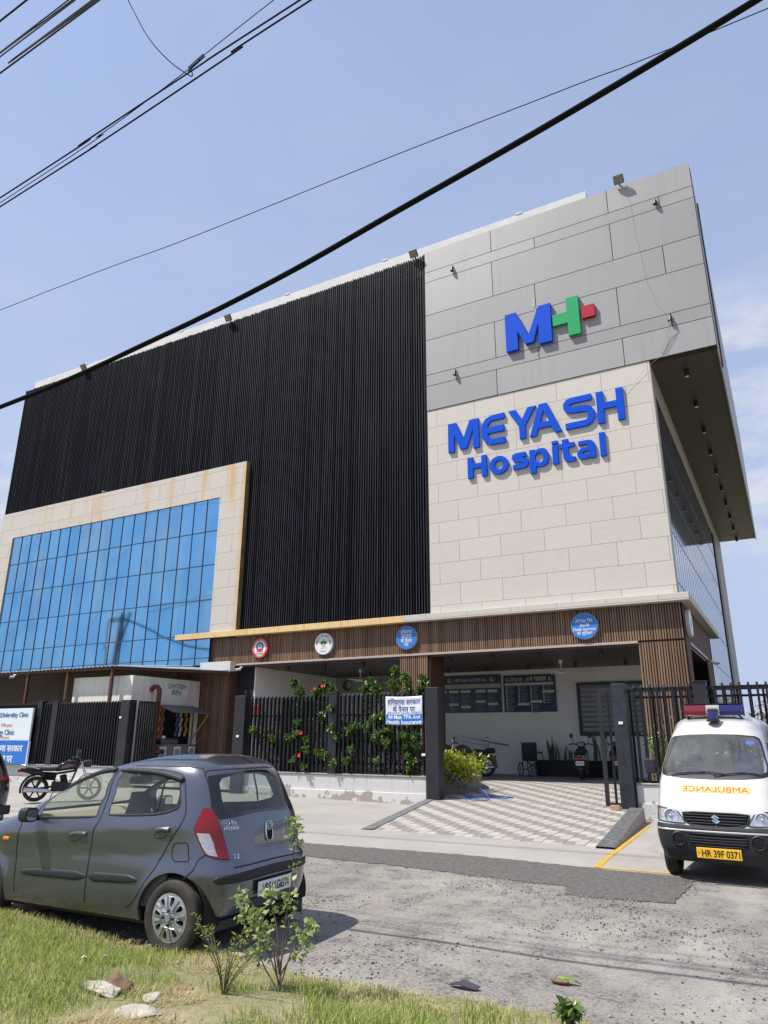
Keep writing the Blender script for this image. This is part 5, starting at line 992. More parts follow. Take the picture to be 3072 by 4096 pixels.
def hatchback():
    a=R(181.8); T=thing('hatchback_car','charcoal grey five door hatchback parked along the grass verge','car',(-4.748,5.70,.0),a)
    sh=Shell(CAR,.8,3.5,car_extra); P=Panels(sh,1.42,1.552,.16,T); S=sh.S
    win1=[(3.64,.968),(2.712,1.012),(2.98,1.19),(3.60,1.410),(3.85,1.400),(4.05,1.376),(4.20,1.336),(4.25,1.27),(4.18,1.175),(4.05,1.11),(3.84,1.035)]
    win2=[(2.524,1.03),(2.144,1.044),(1.76,1.061),(1.447,1.106),(1.355,1.142),(1.435,1.235),(1.537,1.33),(1.72,1.366),(2.0,1.392),(2.4,1.406),(3.0,1.412),(3.40,1.410),(3.25,1.365),(2.809,1.207)]
    gap=[(2.218,.318),(2.225,.468),(2.225,.595),(2.229,.723),(2.309,.827),(2.512,.941),(2.607,.999),(2.945,1.204),(3.63,1.425)]
    fd=gap+[(4.1,1.402),(4.25,1.345),(4.30,1.26),(4.22,1.165),(4.08,1.095),(3.86,1.0),(3.797,.941),(3.512,.871),(3.284,.769),(3.184,.66),(3.159,.48),(3.16,.31)]
    rde=[(1.728,.319),(1.672,.35),(1.613,.421),(1.514,.566),(1.349,.74),(1.303,.839),(1.273,.937),(1.231,1.025),(1.219,1.088),(1.26,1.159),(1.341,1.255),(1.43,1.345),(1.6,1.388),(2.0,1.413),(2.6,1.427),(3.2,1.43)]
    rd=rde+list(reversed(gap))
    lamp=[(0.842,1.115),(0.713,1.112),(0.676,1.049),(0.625,.969),(0.583,.881),(0.552,.793),(0.545,.718),(0.654,.732),(0.712,.747),(0.743,.763),(0.798,.847),(0.916,.917),(0.981,.956),(0.965,1.003),(0.913,1.066)]
    white=[(0.904,.929),(0.724,.923),(0.676,.845),(0.645,.745),(0.711,.757),(0.738,.772),(0.793,.852)]
    rw=[(0,1.055),(.19,1.053),(.643,1.026),(.711,1.112),(.739,1.24),(.775,1.339),(.775,1.375),(.275,1.405),(0,1.41)]; cl=[(0,1.085),(.2,1.08),(.487,1.066),(.569,1.108),(.597,1.189),(.614,1.312),(.56,1.355),(.3,1.378),(0,1.382)]
    tg=[(0,.668),(.128,.668),(.527,.66),(.542,.72),(.550,.793),(.580,.881),(.622,.969),(.674,1.049),(.712,1.112),(.745,1.24),(.79,1.345),(.85,1.40),(.6,1.43),(0,1.44)]
    bp=[(0,.17),(0,.666),(.527,.658),(.545,.716),(.654,.73),(.743,.761),(.895,.681),(1.086,.581),(.95,.5),(.86,.42),(.80,.36),(.79,.17)]
    ws=[(S,1.01),(4.6,1.0),(4.42,1.02),(4.36,1.12),(4.37,1.25),(4.40,1.36),(4.5,1.395),(S,1.405)]; hl=[(4.30,.60),(4.75,.60),(4.62,.74),(4.32,.78),(4.1,.76)]; fb=[(S,.17),(S,.56),(4.3,.57),(4.0,.5),(3.95,.17)]
    low=[(sh.uside(.30,.2),.14),(sh.uside(.30,.235),.235),(sh.uside(2.06,.235),.235),(sh.uside(2.06,.2),.14)]
    P.cut([('bumper',bp),('front_bumper',fb),('tailgate',tg),('fdoor',fd),('rdoor',rd),('lamp',lamp),('white',white),('frit',rw),('rglass',cl),('win1',win1),('win2',win2),('screen',ws),('head',hl),('x',P.arch(0,.285,.338)),('x',P.arch(2.38,.285,.338)),('x',low),('x',[(0,.14),(0,.30),(.6,.30),(.82,.29),(.82,.14)])])
    B=P.make('body','body',m_cgrey); P.make('bumper','rear_bumper',m_cgrey); P.make('front_bumper','front_bumper',m_cgrey); tgo=P.make('tailgate','tailgate',m_cgrey)
    P.make('frit','rear_window',m_frit,parent=tgo); P.make('rglass','rear_window_pane',m_rglass,parent=tgo); P.make('screen','windscreen',m_cglass)
    for sd,w in ((1,'left'),(-1,'right')):
        f=P.make('fdoor','front_door',m_cgrey,sd); P.make('win1','window',m_cglass,sd,f); r=P.make('rdoor','rear_door',m_cgrey,sd); P.make('win2','window',m_cglass,sd,r)
        l=P.make('lamp','tail_lamp',m_lampred,sd,off=.006); P.make('white','reversing_lens',m_lampwhite,sd,l,off=.0065); P.make('head','headlamp',m_lampwhite,sd)
        P.rib([[(2.655,.846),(2.60,.862),(2.50,.865),(2.435,.858)]],.021,.026,'handle',m_cgrey,sd,f); P.rib([[(1.585,.934),(1.52,.947),(1.43,.947),(1.375,.940)]],.021,.026,'handle',m_cgrey,sd,r)
        for q,dr in ((2.54,f),(1.475,r)):
            z=.825 if q>2 else .90; P.rib([circ(q,z,.085,18,.028)],.003,.0,'handle_recess',m_gap,sd,dr,closed=True)
        P.rib([[(3.09,.494),(2.9,.503),(2.6,.513),(2.24,.520)]],[.014,.032,.036,.038],.010,'side_moulding',m_plgrey,sd,f); P.rib([[(2.20,.524),(2.0,.531),(1.75,.54),(1.63,.538)]],[.038,.037,.034,.014],.010,'side_moulding',m_plgrey,sd,r)
        P.rib([[(4.235,1.22),(4.235,1.29),(4.14,1.352),(3.98,1.385),(3.75,1.402),(3.64,1.404)]],.026,.028,'rain_visor',m_plgrey,sd,f); P.rib([[(3.52,1.402),(2.87,1.402),(2.25,1.392),(1.83,1.370),(1.53,1.345),(1.44,1.33)]],.026,.028,'rain_visor',m_plgrey,sd,r)
        P.rib([[(1.92,1.385),(1.90,1.32),(1.8,1.192),(1.747,1.057)]],.011,.006,'window_bar',m_gap,sd,r); P.rib([win1],.007,.0,'window_seal',m_gap,sd,f,closed=True); P.rib([win2],.007,.0,'window_seal',m_gap,sd,r,closed=True)
        P.rib([[(3.64,.966),(3.2,.985),(2.712,1.008)]],.010,.006,'sill_seal',m_gap,sd,f); P.rib([[(2.524,1.027),(1.76,1.058),(1.447,1.102),(1.36,1.138)]],.010,.006,'sill_seal',m_gap,sd,r)
        P.rib([[(3.50,.764),(3.45,.764),(3.40,.764)]],.018,.010,'indicator',m_amber,sd)
        # mirror
        mr=MB(); mr.prism([(sd*.90+a,1.0+b) for a,b in rrect(-.07,.07,-.06,.065,.045)],1.67,1.755,'yz').cyl((1.76,sd*.74,.965),(1.73,sd*.86,.985),.028,n=8); mo=mr.build('wing_mirror',m_plastic,T,bevel=.02,seg=3); q=MB(); q.prism([(sd*.90+a,1.0+b) for a,b in rrect(-.068,.068,-.055,.063,.045)],1.74,1.775,'yz'); q.build('mirror_cap',m_cgrey,mo,bevel=.018,seg=3); MB().prism([(sd*.90+a,1.0+b) for a,b in rrect(-.056,.056,-.045,.05,.035)],1.664,1.671,'yz').build('mirror_glass',m_chrome,mo)
        MB().box(-.325,-.31,sd*.65-.075,sd*.65+.075,.10,.34).build('mud_flap',m_plastic,T,bevel=.01)
        for x in (0,2.38): tyre(T,x,sd*.695,.288,.165,.178,sd,cover); MB().lathe([(.345,sd*.56),(.345,sd*.745)],(x,0,.285),'y',24,(R(-10),R(190))).build('wheel_arch_liner',m_dark,T,recalc=False)
    gl=MB
    [P.rib([g_],.006,0,'panel_gap',m_gap,sd,sub=4,off=.002) for g_ in (gap,rde,fd[-12:]) for sd in (1,-1)]; P.rib([[(.128,.666),(.527,.659)],[(0,.667),(.128,.666)],[(.743,.761),(.895,.681),(1.086,.581)],[(.72,1.12),(.745,1.24),(.79,1.345),(.85,1.40),(.6,1.43),(0,1.44)],[(.85,1.40),(1.0,1.47),(1.5,1.505),(2.5,1.51),(3.4,1.50)]],.006,0,'body_gap',m_gap,sub=4,off=.002)
    P.rib([rounded([(1.236,.845),(1.0,.851),(.961,.71),(1.214,.706)],.05)],.005,0,'fuel_flap_gap',m_gap,1,closed=True,off=.002)
    P.rib([[(0,.590),(.25,.586),(.45,.580),(.64,.574),(.72,.572)]],[.04,.04,.038,.034,.02],.012,'bumper_strip',m_plgrey); P.rib([lamp],.005,.004,'lamp_edge',m_gap,closed=True)
    pr=MB(); fr_=P.onrear(0,0,.001); V=[];
    pr.add([fr_(a,b) for b in (.385,.46,.535) for a in np.linspace(-.30,.30,9)],[(j*9+i,j*9+i+1,j*9+i+10,j*9+i+9) for j in range(2) for i in range(8)]); pr.build('plate_recess',m_dark,T)
    pl=MB().box(-.500,-.488,-.25,.25,.400,.515).build('number_plate',m_plate,T,bevel=.004); put(MB(),text('HR51AG6514',w=.40,h=.075,bold=.03),lambda a,b:(-.502,.012-a-.02,.4575+b)).build('plate_lettering',m_black_ink,pl); put(MB(),text('IND',w=.035,h=.018),lambda a,b:(-.502,.222-a,.435+b)).build('plate_mark',m_blue_ink,pl)
    # badges
    eb=MB(); rr=rounded([(-.05,.815),(.05,.815),(.05,.97),(-.05,.97)],.045); f=P.onrear(0,0,.004); 
    for k,(w_,m_,nm) in enumerate(((.0,m_dark,'handle_recess'),)):
        eb.add([f(a,b) for a,b in rr],[tuple(range(len(rr)))]); eb.build(nm,m_,tgo)
    MB().tube([P.onrear(0,0,.008)(a,b) for a,b in rr],.007,6,closed=True).tube([P.onrear(0,0,.012)(a,b) for a,b in circ(0,.928,.036,24,.026)],.004,5,closed=True).build('emblem_ring',m_chrome,tgo,smooth=60); put(MB(),text('H',w=.045,h=.036,bold=.02,shear=.4),P.onrear(0,.928,.012,mirror=-1)).build('emblem_letter',m_chrome,tgo)
    bd=MB(); put(bd,text('HYUNDAI',w=.135,h=.028,bold=.02),P.onrear(.475,.957,.004,mirror=-1)); put(bd,text('Fx',w=.05,h=.034,bold=.01),P.onrear(.445,.998,.004,mirror=-1)); put(bd,text('H',w=.03,h=.022,shear=.4),P.onrear(.52,1.0,.004,mirror=-1)); put(bd,text('1.2',w=.055,h=.034,bold=.02,shear=.2),P.onrear(.455,.735,.004,mirror=-1)); put(bd,text('i10',w=.075,h=.045,bold=.02),P.onrear(-.47,.975,.004,mirror=-1)); bd.tube([P.onrear(.52,1.0,.005)(a,b) for a,b in circ(0,0,.03,20,.02)],.003,5,closed=True); bd.build('badge',m_chrome,tgo,recalc=False)
    # cabin
    MB().box(-.25,2.1,-.68,.68,.24,.30).box(2.05,2.9,-.70,.70,.25,.62).box(-.30,-.05,-.42,.42,.30,.90).build('floor_pan',m_cabin,T); MB().box(-.30,2.85,-.60,.60,.17,.24).build('underbody',m_unibody,T)
    seat(T,1.02,.34); seat(T,1.02,-.34); b=MB().box(.05,.50,-.58,.58,.36,.48); b.add([(.10,-.58,.40),(.10,.58,.40),(-.12,.58,.98),(-.12,-.58,.98),(.0,-.58,.40),(.0,.58,.40),(-.2,.58,.98),(-.2,-.58,.98)],[(0,1,2,3),(7,6,5,4),(0,3,7,4),(1,5,6,2),(2,6,7,3)]); b.build('rear_seat',m_seat,T,bevel=.04,seg=2)
    d=MB(); d.add([(1.62,-.70,.72),(1.62,.70,.72),(1.66,.70,.92),(1.66,-.70,.92),(1.80,.70,.985),(1.80,-.70,.985),(2.08,.68,.985),(2.08,-.68,.985),(2.08,.68,.6),(2.08,-.68,.6)],[(0,1,2,3),(3,2,4,5),(5,4,6,7),(7,6,8,9),(1,8,6,4,2),(0,3,5,7,9)]); d.build('dashboard',m_beige,T,bevel=.03,seg=2); MB().box(1.60,1.625,-.14,.14,.70,.93).build('centre_console',m_cabin,T,bevel=.01)
    MB().tube([(1.52+.03*math.sin(t*PI/12),-.35+.18*math.cos(t*PI/12),.93+.17*math.sin(t*PI/12)) for t in range(24)],.014,6,closed=True).cyl((1.55,-.35,.93),(1.66,-.35,.90),.035,n=8).build('steering_wheel',m_plastic,T,smooth=60); MB().box(1.28,1.31,-.09,.09,1.25,1.32).cyl((1.3,0,1.32),(1.36,0,1.40),.01,n=6).build('interior_mirror',m_plastic,T,bevel=.01)
    for sd in (1,-1): MB().box(.1,1.75,sd*.735-.012,sd*.735+.012,.34,.90).build('door_trim',m_cabin,T)
    MB().cyl((.75,-.12,1.54),(.56,-.12,1.72),.004,n=5).build('aerial',m_plastic,T); MB().cyl((-.42,-.42,.24),(-.30,-.42,.25),.022,n=10).build('exhaust_pipe',m_plgrey,T)
hatchback()
#       z    xr     xf    W    nr nf
VAN=[(0.2, -3.6, -0.14, 0.6592, 7, 9), (0.28, -3.64, -0.07, 0.7107, 7, 9), (0.42, -3.66, -0.015, 0.7437, 7, 11), (0.58, -3.67, 0.0, 0.7601, 7, 11), (0.64, -3.67, -0.006, 0.7601, 7, 11), (0.67, -3.67, -0.035, 0.754, 7, 11), (0.74, -3.67, -0.05, 0.7488, 7, 10), (0.82, -3.67, -0.065, 0.7437, 7, 10), (0.9, -3.67, -0.1, 0.7395, 7, 10), (1.0, -3.66, -0.16, 0.7334, 7, 10), (1.15, -3.65, -0.255, 0.7251, 7, 10), (1.22, -3.64, -0.305, 0.721, 7, 8.5), (1.35, -3.63, -0.42, 0.7004, 7, 8.5), (1.5, -3.6, -0.56, 0.6747, 7, 7.5), (1.66, -3.56, -0.725, 0.6438, 7, 6.5), (1.76, -3.52, -0.835, 0.6231, 7, 5.6), (1.84, -3.48, -0.9, 0.6098, 6.5, 4.4), (1.9, -3.43, -0.965, 0.5922, 6, 4.2), (1.955, -3.36, -1.07, 0.5614, 5.5, 4), (2.0, -3.25, -1.23, 0.5047, 5, 3.7), (2.035, -3.1, -1.48, 0.4017, 4, 3.4), (2.055, -2.85, -1.85, 0.2575, 3, 3), (2.065, -2.45, -2.25, 0.0206, 2.5, 2.5)]
def ambulance():
    m_w=paint_mat('white_van_paint',(.53,.517,.488),0,.32,(.5,.46,.38),.35); T=thing('ambulance_van','white ambulance van with red and blue light bar parked facing the road','ambulance',(-1.035,10.45,.0),R(-91.8))
    sh=Shell(VAN,.72,3.6); P=Panels(sh,1.78,2.065,.20,T); S=sh.S; U=lambda y,z:sh.urear(y,z,True)
    f=lambda L:[((U(y,z) if y<.62 else S-y),z) for y,z in L]
    h_=lambda L:[(U(y,z),z) for y,z in L]; ws=h_([(0,1.262),(.30,1.266),(.56,1.285),(.625,1.31),(.632,1.36),(.60,1.5),(.562,1.66),(.545,1.70),(.50,1.73),(.30,1.752),(0,1.76)]); cowl=h_([(0,1.205),(.35,1.212),(.58,1.235),(.655,1.26),(.662,1.32),(.63,1.46),(.587,1.67),(.568,1.715),(.52,1.75),(.3,1.772),(0,1.779)])
    hl=[(S-.80,.865),(S-.66,.862)]+f([(.50,.845),(.44,.815),(.395,.755),(.365,.690),(.45,.688)])+[(S-.66,.70),(S-.79,.715)]
    gr=f([(0,.822),(.25,.822),(.385,.812),(.372,.74),(.35,.70),(.28,.672),(.15,.662),(0,.66)])
    bm=[(S,.17),(S,.66)]+f([(.36,.668),(.55,.672)])+[(S-.68,.678),(S-.9,.67),(S-1.03,.62),(S-1.06,.17)]
    sw=[(S-.86,1.24),(S-1.55,1.24),(S-1.55,1.66),(S-1.12,1.67),(S-.98,1.5)]; sw2=[(S-1.68,1.24),(S-2.75,1.24),(S-2.75,1.66),(S-1.68,1.66)]; sw3=[(S-2.88,1.24),(S-3.9,1.24),(S-3.9,1.66),(S-2.88,1.66)]; rg=[(0,1.2),(.58,1.2),(.54,1.68),(0,1.7)]
    fdr=[(S-.84,.35),(S-.80,1.2),(S-.95,1.55),(S-1.10,1.70),(S-1.62,1.71),(S-1.62,.35)]
    P.cut([('bumper',bm),('fdoor',fdr),('cowl',cowl),('screen',ws),('lamp',hl),('grille',gr),('win',sw),('win',sw2),('win',sw3),('rglass',rg),('x',P.arch(-.62,.27,.31)),('x',P.arch(-2.95,.27,.31)),('x',[(S,.14),(S,.235),(S-.7,.25),(S-.98,.25),(S-.98,.14)])])
    P.make('body','body',m_w); P.make('bumper','front_bumper',m_plgrey,off=.004); P.make('cowl','windscreen_surround',m_plastic); P.make('screen','windscreen',glass_mat('van_windscreen',(.74,.86,.92),fac=2.4,dirt=.12),off=.002); P.make('win','side_window',m_cglass); P.make('rglass','rear_window',m_cglass); go=P.make('grille','grille',m_dark)
    for sd in (1,-1):
        P.make('fdoor','front_door',m_w,sd)
        l=P.make('lamp','headlamp',mat('headlamp_reflector',(.72,.74,.77),.28,.7,var=.35,vs=30) if sd>0 else bpy.data.materials['headlamp_reflector'],sd); P.make('lamp','lens_cover',glass_mat('headlamp_lens',(.95,.96,.97),dirt=.03) if sd>0 else bpy.data.materials['headlamp_lens'],sd,l,off=.016)
        P.rib([hl],.006,.012,'lamp_edge',m_gap,sd,l,closed=True); c=Vector(P.onrear(sd*.53,.765,.004,True)(0,0)); MB().lathe([(.075,.004),(.06,-.012),(.03,-.03),(0,-.03)],c,'x',24).build('reflector_bowl',m_chrome,l,smooth=60); MB().ball(tuple(c+Vector((.0,0,0))),.026,12,8).build('bulb_shade',m_chrome,l,smooth=80)
        MB().tube([c+Vector((.006,.085*math.cos(R(t)),.085*math.sin(R(t)))) for t in range(0,361,20)],.008,6).build('bowl_rim',mat('white_lens_ring',(.75,.77,.8),.2) if sd>0 else bpy.data.materials['white_lens_ring'],l,smooth=60); P.rib([[(S-.785,.80),(S-.72,.80)]],.03,.006,'indicator_lens',m_amber,sd,l,sub=3)
        fg=MB(); c=Vector(P.onrear(sd*.455,.51,.006,True)(0,0)); fo=MB().lathe([(.085,.010),(.075,.016),(.066,.004),(.06,-.01),(0,-.01)],c,'x',24).build('fog_lamp_cover',m_plastic,T,smooth=50)
        for k in range(5): fg.box(c.x+.0,c.x+.008,c.y-.05+abs(k-2)*.008,c.y+.05-abs(k-2)*.008,c.z-.043+k*.02,c.z-.035+k*.02)
        fg.build('fog_lamp_bar',m_plgrey,fo)
        mo=MB().strip([(-.62,sd*.67,1.28),(-.60,sd*.80,1.34)],.04,.03).build('wing_mirror',m_plastic,T); MB().add(*(lambda b:(b.v,b.f))(MB().box(-.64,-.555,sd*.83-.075,sd*.83+.075,1.25,1.45))).build('mirror_housing',m_plgrey,mo,bevel=.025,seg=3)
        for x in (-.62,-2.95): tyre(T,x,sd*.645,.285,.155,.17,sd,steelrim); MB().lathe([(.318,sd*.46),(.318,sd*.645)],(x,0,.27),'y',22,(R(-10),R(190))).build('wheel_arch_liner',m_dark,T,recalc=False)
    for k,z in enumerate((.795,.762,.728,.697)):
        w=(.375,.365,.352,.32)[k]; P.rib([[(U(0,z),z),(U(w*.5,z),z),(U(w,z),z)]],.0095,.012,'grille_bar',m_plgrey,parent=go,sub=4,off=.004)
    P.rib([gr],.010,.010,'grille_frame',m_plastic,parent=go,closed=True)
    em=MB(); F=P.onrear(0,.748,.022,True); F2=P.onrear(0,.748,.010,True); s_=[(-.052,.022),(-.008,.052),(.045,.018),(.028,.006),(-.004,.028),(-.016,.020),(.052,-.022),(.008,-.052),(-.045,-.018),(-.028,-.006),(.004,-.028),(.016,-.020)]
    n=len(s_); em.add([F(a,b) for a,b in s_]+[F2(a,b) for a,b in s_],[tuple(range(n))]+[(i,(i+1)%n,n+(i+1)%n,n+i) for i in range(n)]); em.build('emblem',m_chrome,go)
    P.rib([[(S,.605),(U(.4,.605),.607),(S-.66,.613),(S-.80,.618),(S-.95,.618)]],.012,.008,'bumper_strip',mat('silver_strip',(.50,.51,.53),.35,.5),off=.005); ik=P.rib([f([(0,.505),(.2,.507),(.345,.512)])],.062,-.006,'bumper_intake',m_dark,off=.008,sub=4)
    for z in (.478,.508,.538): P.rib([f([(0,z),(.2,z),(.34,z+.004)])],.008,.012,'intake_bar',m_plgrey,parent=ik,off=.008,sub=4)
    P.rib([f([(0,.577),(.345,.58)])],.008,.008,'intake_lip',m_plgrey,parent=ik,off=.006,sub=3); P.rib([f([(0,.438),(.34,.446)])],.010,.010,'intake_lip',m_plgrey,parent=ik,off=.006,sub=3)
    q=MB(); g=P.onrear(.015,.0,.0035,True); q.add([g(a,b) for b in (1.052,1.090,1.132) for a in np.linspace(-.41,.41,13)],[(j*13+i,j*13+i+1,j*13+i+14,j*13+i+13) for j in range(2) for i in range(12)]); st=q.build('ambulance_sticker',mat('yellow_sticker',(.75,.50,.14),.4),T,smooth=80); put(MB(),text('AMBULANCE',w=.78,h=.062),P.onrear(.015,1.091,.006,True,mirror=-1)).build('sticker_lettering',m_red_ink,st)
    pl=MB().box(.025,.037,-.255,.255,.305,.425).build('number_plate',mat('yellow_plate',(.80,.46,.02),.35),T,bevel=.004); put(MB(),text('HR 39F 0371',w=.43,h=.082,bold=.02),lambda a,b:(.039,a+.02,.363+b)).build('plate_lettering',m_black_ink,pl); put(MB(),text('IND',w=.035,h=.016),lambda a,b:(.039,-.228+a,.365+b)).build('plate_mark',m_blue_ink,pl)
    # wipers, mirror, cabin
    for y0,y1 in ((-.52,.13),(.0,.55)):
        w=MB(); F=P.onrear(0,0,.02,True); w.tube([F(y0,1.245),F(y0+.22,1.275),F(y1*.5+y0*.5+.1,1.285)],.008,5).tube([F(y0+.12,1.262),F((y0+y1)/2+.08,1.29),F(y1,1.268)],.007,5).build('wiper',m_plastic,T)
    MB().box(-.80,-.78,-.11,.10,1.60,1.67).cyl((-.79,0,1.67),(-.84,0,1.74),.01,n=5).build('interior_mirror',m_plgrey,T,bevel=.012); F=P.onrear(.455,1.675,-.012,True); MB().add([F(a,b) for a,b in ((-.05,-.022),(.05,-.022),(.05,.022),(-.05,.022))],[(0,1,2,3)]).build('permit_sticker',mat('blue_sticker',(.02,.14,.75),.4),T)
    sm=mat('van_seat_cloth',(.035,.055,.085),.8,var=.2,vs=12); sm2=mat('blue_seat_cover',(.03,.13,.30),.8,var=.2,vs=12); seat(T,-1.15,-.34,.72,.58,.24,sm); seat(T,-1.15,.34,.72,.62,.26,sm2); MB().box(-1.9,-1.85,-.6,.6,.5,1.2).build('bulkhead',m_cabin,T)
    MB().add([(-.42,-.64,1.20),(-.42,.64,1.20),(-.80,.64,1.16),(-.80,-.64,1.16),(-.86,.64,.9),(-.86,-.64,.9)],[(0,1,2,3),(3,2,4,5)]).build('dashboard',m_cabin,T); MB().tube([(-.92+.10*math.sin(t*PI/12),-.33+.19*math.cos(t*PI/12),1.20+.13*math.sin(t*PI/12)) for t in range(24)],.013,6,closed=True).cyl((-.92,-.33,1.2),(-.80,-.33,1.1),.03,n=8).build('steering_wheel',m_plastic,T,smooth=60)
    MB().cyl((-.72,.60,1.2),(-.74,.62,1.46),.035,.03,10).build('bottle_holder',mat('pale_tube',(.55,.62,.55),.5),T); MB().box(-3.5,-.30,-.62,.62,.24,.34).build('underbody',m_unibody,T)
    # light bar and beacon on the roof
    lb=thing('light_bar','red and blue emergency light bar across the ambulance roof','light bar',(0,0,0)); lb.parent=None; M_=T.matrix_basis.copy(); lb.matrix_world=Matrix.Translation((-1.0,11.75,2.005))@Matrix.Rotation(R(-91.8),4,'Z')
    cr=mat('red_polycarbonate',(.20,.006,.016),.15,coat=1,var=.2,vs=30); cb=mat('blue_polycarbonate',(.008,.012,.13),.15,coat=1,var=.2,vs=30)
    def prof(y0,y1,name,m):
        b=MB(); q=rounded([(-.13,.03),(.13,.03),(.14,.10),(.11,.185),(-.11,.185),(-.14,.10)],.02,3); b.prism([(a,c) for a,c in q],y0,y1,'xz'); return b.build(name,m,lb,bevel=.012,seg=2)
    prof(-.385,-.09,'red_lens',cr); prof(.09,.385,'blue_lens',cb); sp=prof(-.088,.088,'speaker_grille',mat('speaker_grey',(.42,.42,.40),.5)); q=MB()
    for k in range(6): q.box(.139,.146,-.07,.07,.065+k*.012,.070+k*.012)
    q.build('grille_slot',m_dark,sp); MB().box(-.12,.12,-.385,.385,.188,.194).build('top_cover',m_plgrey,lb)
    for s in (-1,1): MB().strip([(0,s*.30,.05),(0,s*.36,.0),(0,s*.37,-.03)],.06,.02).build('mounting_foot',m_plastic,lb)
    bc=thing('blue_beacon','round dark blue beacon standing on the roof in front of the light bar','beacon',(-.995,11.42,1.945)); MB().lathe([(0,0),(.085,0),(.085,.03),(.07,.035)],n=24).build('base',m_plastic,bc,smooth=40); MB().lathe([(.066,.035),(.068,.11),(.06,.135),(0,.14)],n=24).build('dome',cb,bc,smooth=50)
ambulance()
SUV=[(.22,-.05,4.2,.80,6,5),(.4,-.08,4.25,.86,6,5),(.7,-.09,4.28,.89,6,5),(.95,-.06,4.2,.885,5.5,5),(1.05,-.02,3.6,.87,5,5),(1.2,.05,3.1,.82,5,5.5),(1.4,.18,2.6,.76,5,5.5),(1.52,.28,2.25,.70,4.6,5),(1.58,.4,2.05,.62,4.2,4.4),(1.62,.6,1.8,.45,3.6,3.6),(1.635,1.0,1.4,.05,3,3)]
def suv():
    T=thing('black_suv','black sport utility vehicle cut by the left edge, only its rear corner showing','car',(-13.05,8.45,.0),R(181)); sh=Shell(SUV,.89,4.2); P=Panels(sh,1.5,1.635,.22,T); S=sh.S; mp=paint_mat('black_gloss_paint',(.012,.012,.014),.2,.25,(.2,.18,.15),.4)
    rl=[(0,1.0),(0,.93),(.5,.93),(.7,.90),(1.12,.90),(1.10,.99),(.85,1.03),(.55,1.0)]; rg=[(0,1.08),(.66,1.09),(.68,1.36),(.6,1.46),(0,1.47)]; sw=[(1.2,1.1),(4.0,1.08),(3.6,1.42),(2.2,1.5),(1.35,1.42)]; ws=[(S,1.1),(S-.8,1.1),(S-.78,1.45),(S,1.48)]; wl=[(.62,.80),(.98,.82),(.98,.885),(.62,.87)]
    P.cut([('lamp',rl),('white',wl),('rg',rg),('win',sw),('ws',ws),('x',P.arch(.85,.34,.38)),('x',P.arch(3.45,.34,.38))],.07,.05)
    P.make('body','body',mp); P.make('lamp','tail_lamp',m_lampred,off=.008); P.make('white','reversing_lens',m_lampwhite,off=.006); P.make('rg','rear_window',m_frit); P.make('win','side_window',m_frit); P.make('ws','windscreen',m_frit)
    for sd in (1,-1):
        for x in (.85,3.45): tyre(T,x,sd*.77,.345,.2,.22,sd,steelrim)
        MB().tube([(.6,sd*.58,1.60),(1.2,sd*.6,1.66),(2.0,sd*.58,1.64)],.018,6).build('roof_rail',m_steel,T)
    MB().box(0.05,4.0,-.7,.7,.2,.35).build('underbody',m_unibody,T); MB().box(-.13,-.08,-.7,.7,.34,.50).build('bumper_skid',m_plgrey,T,bevel=.02)
suv()
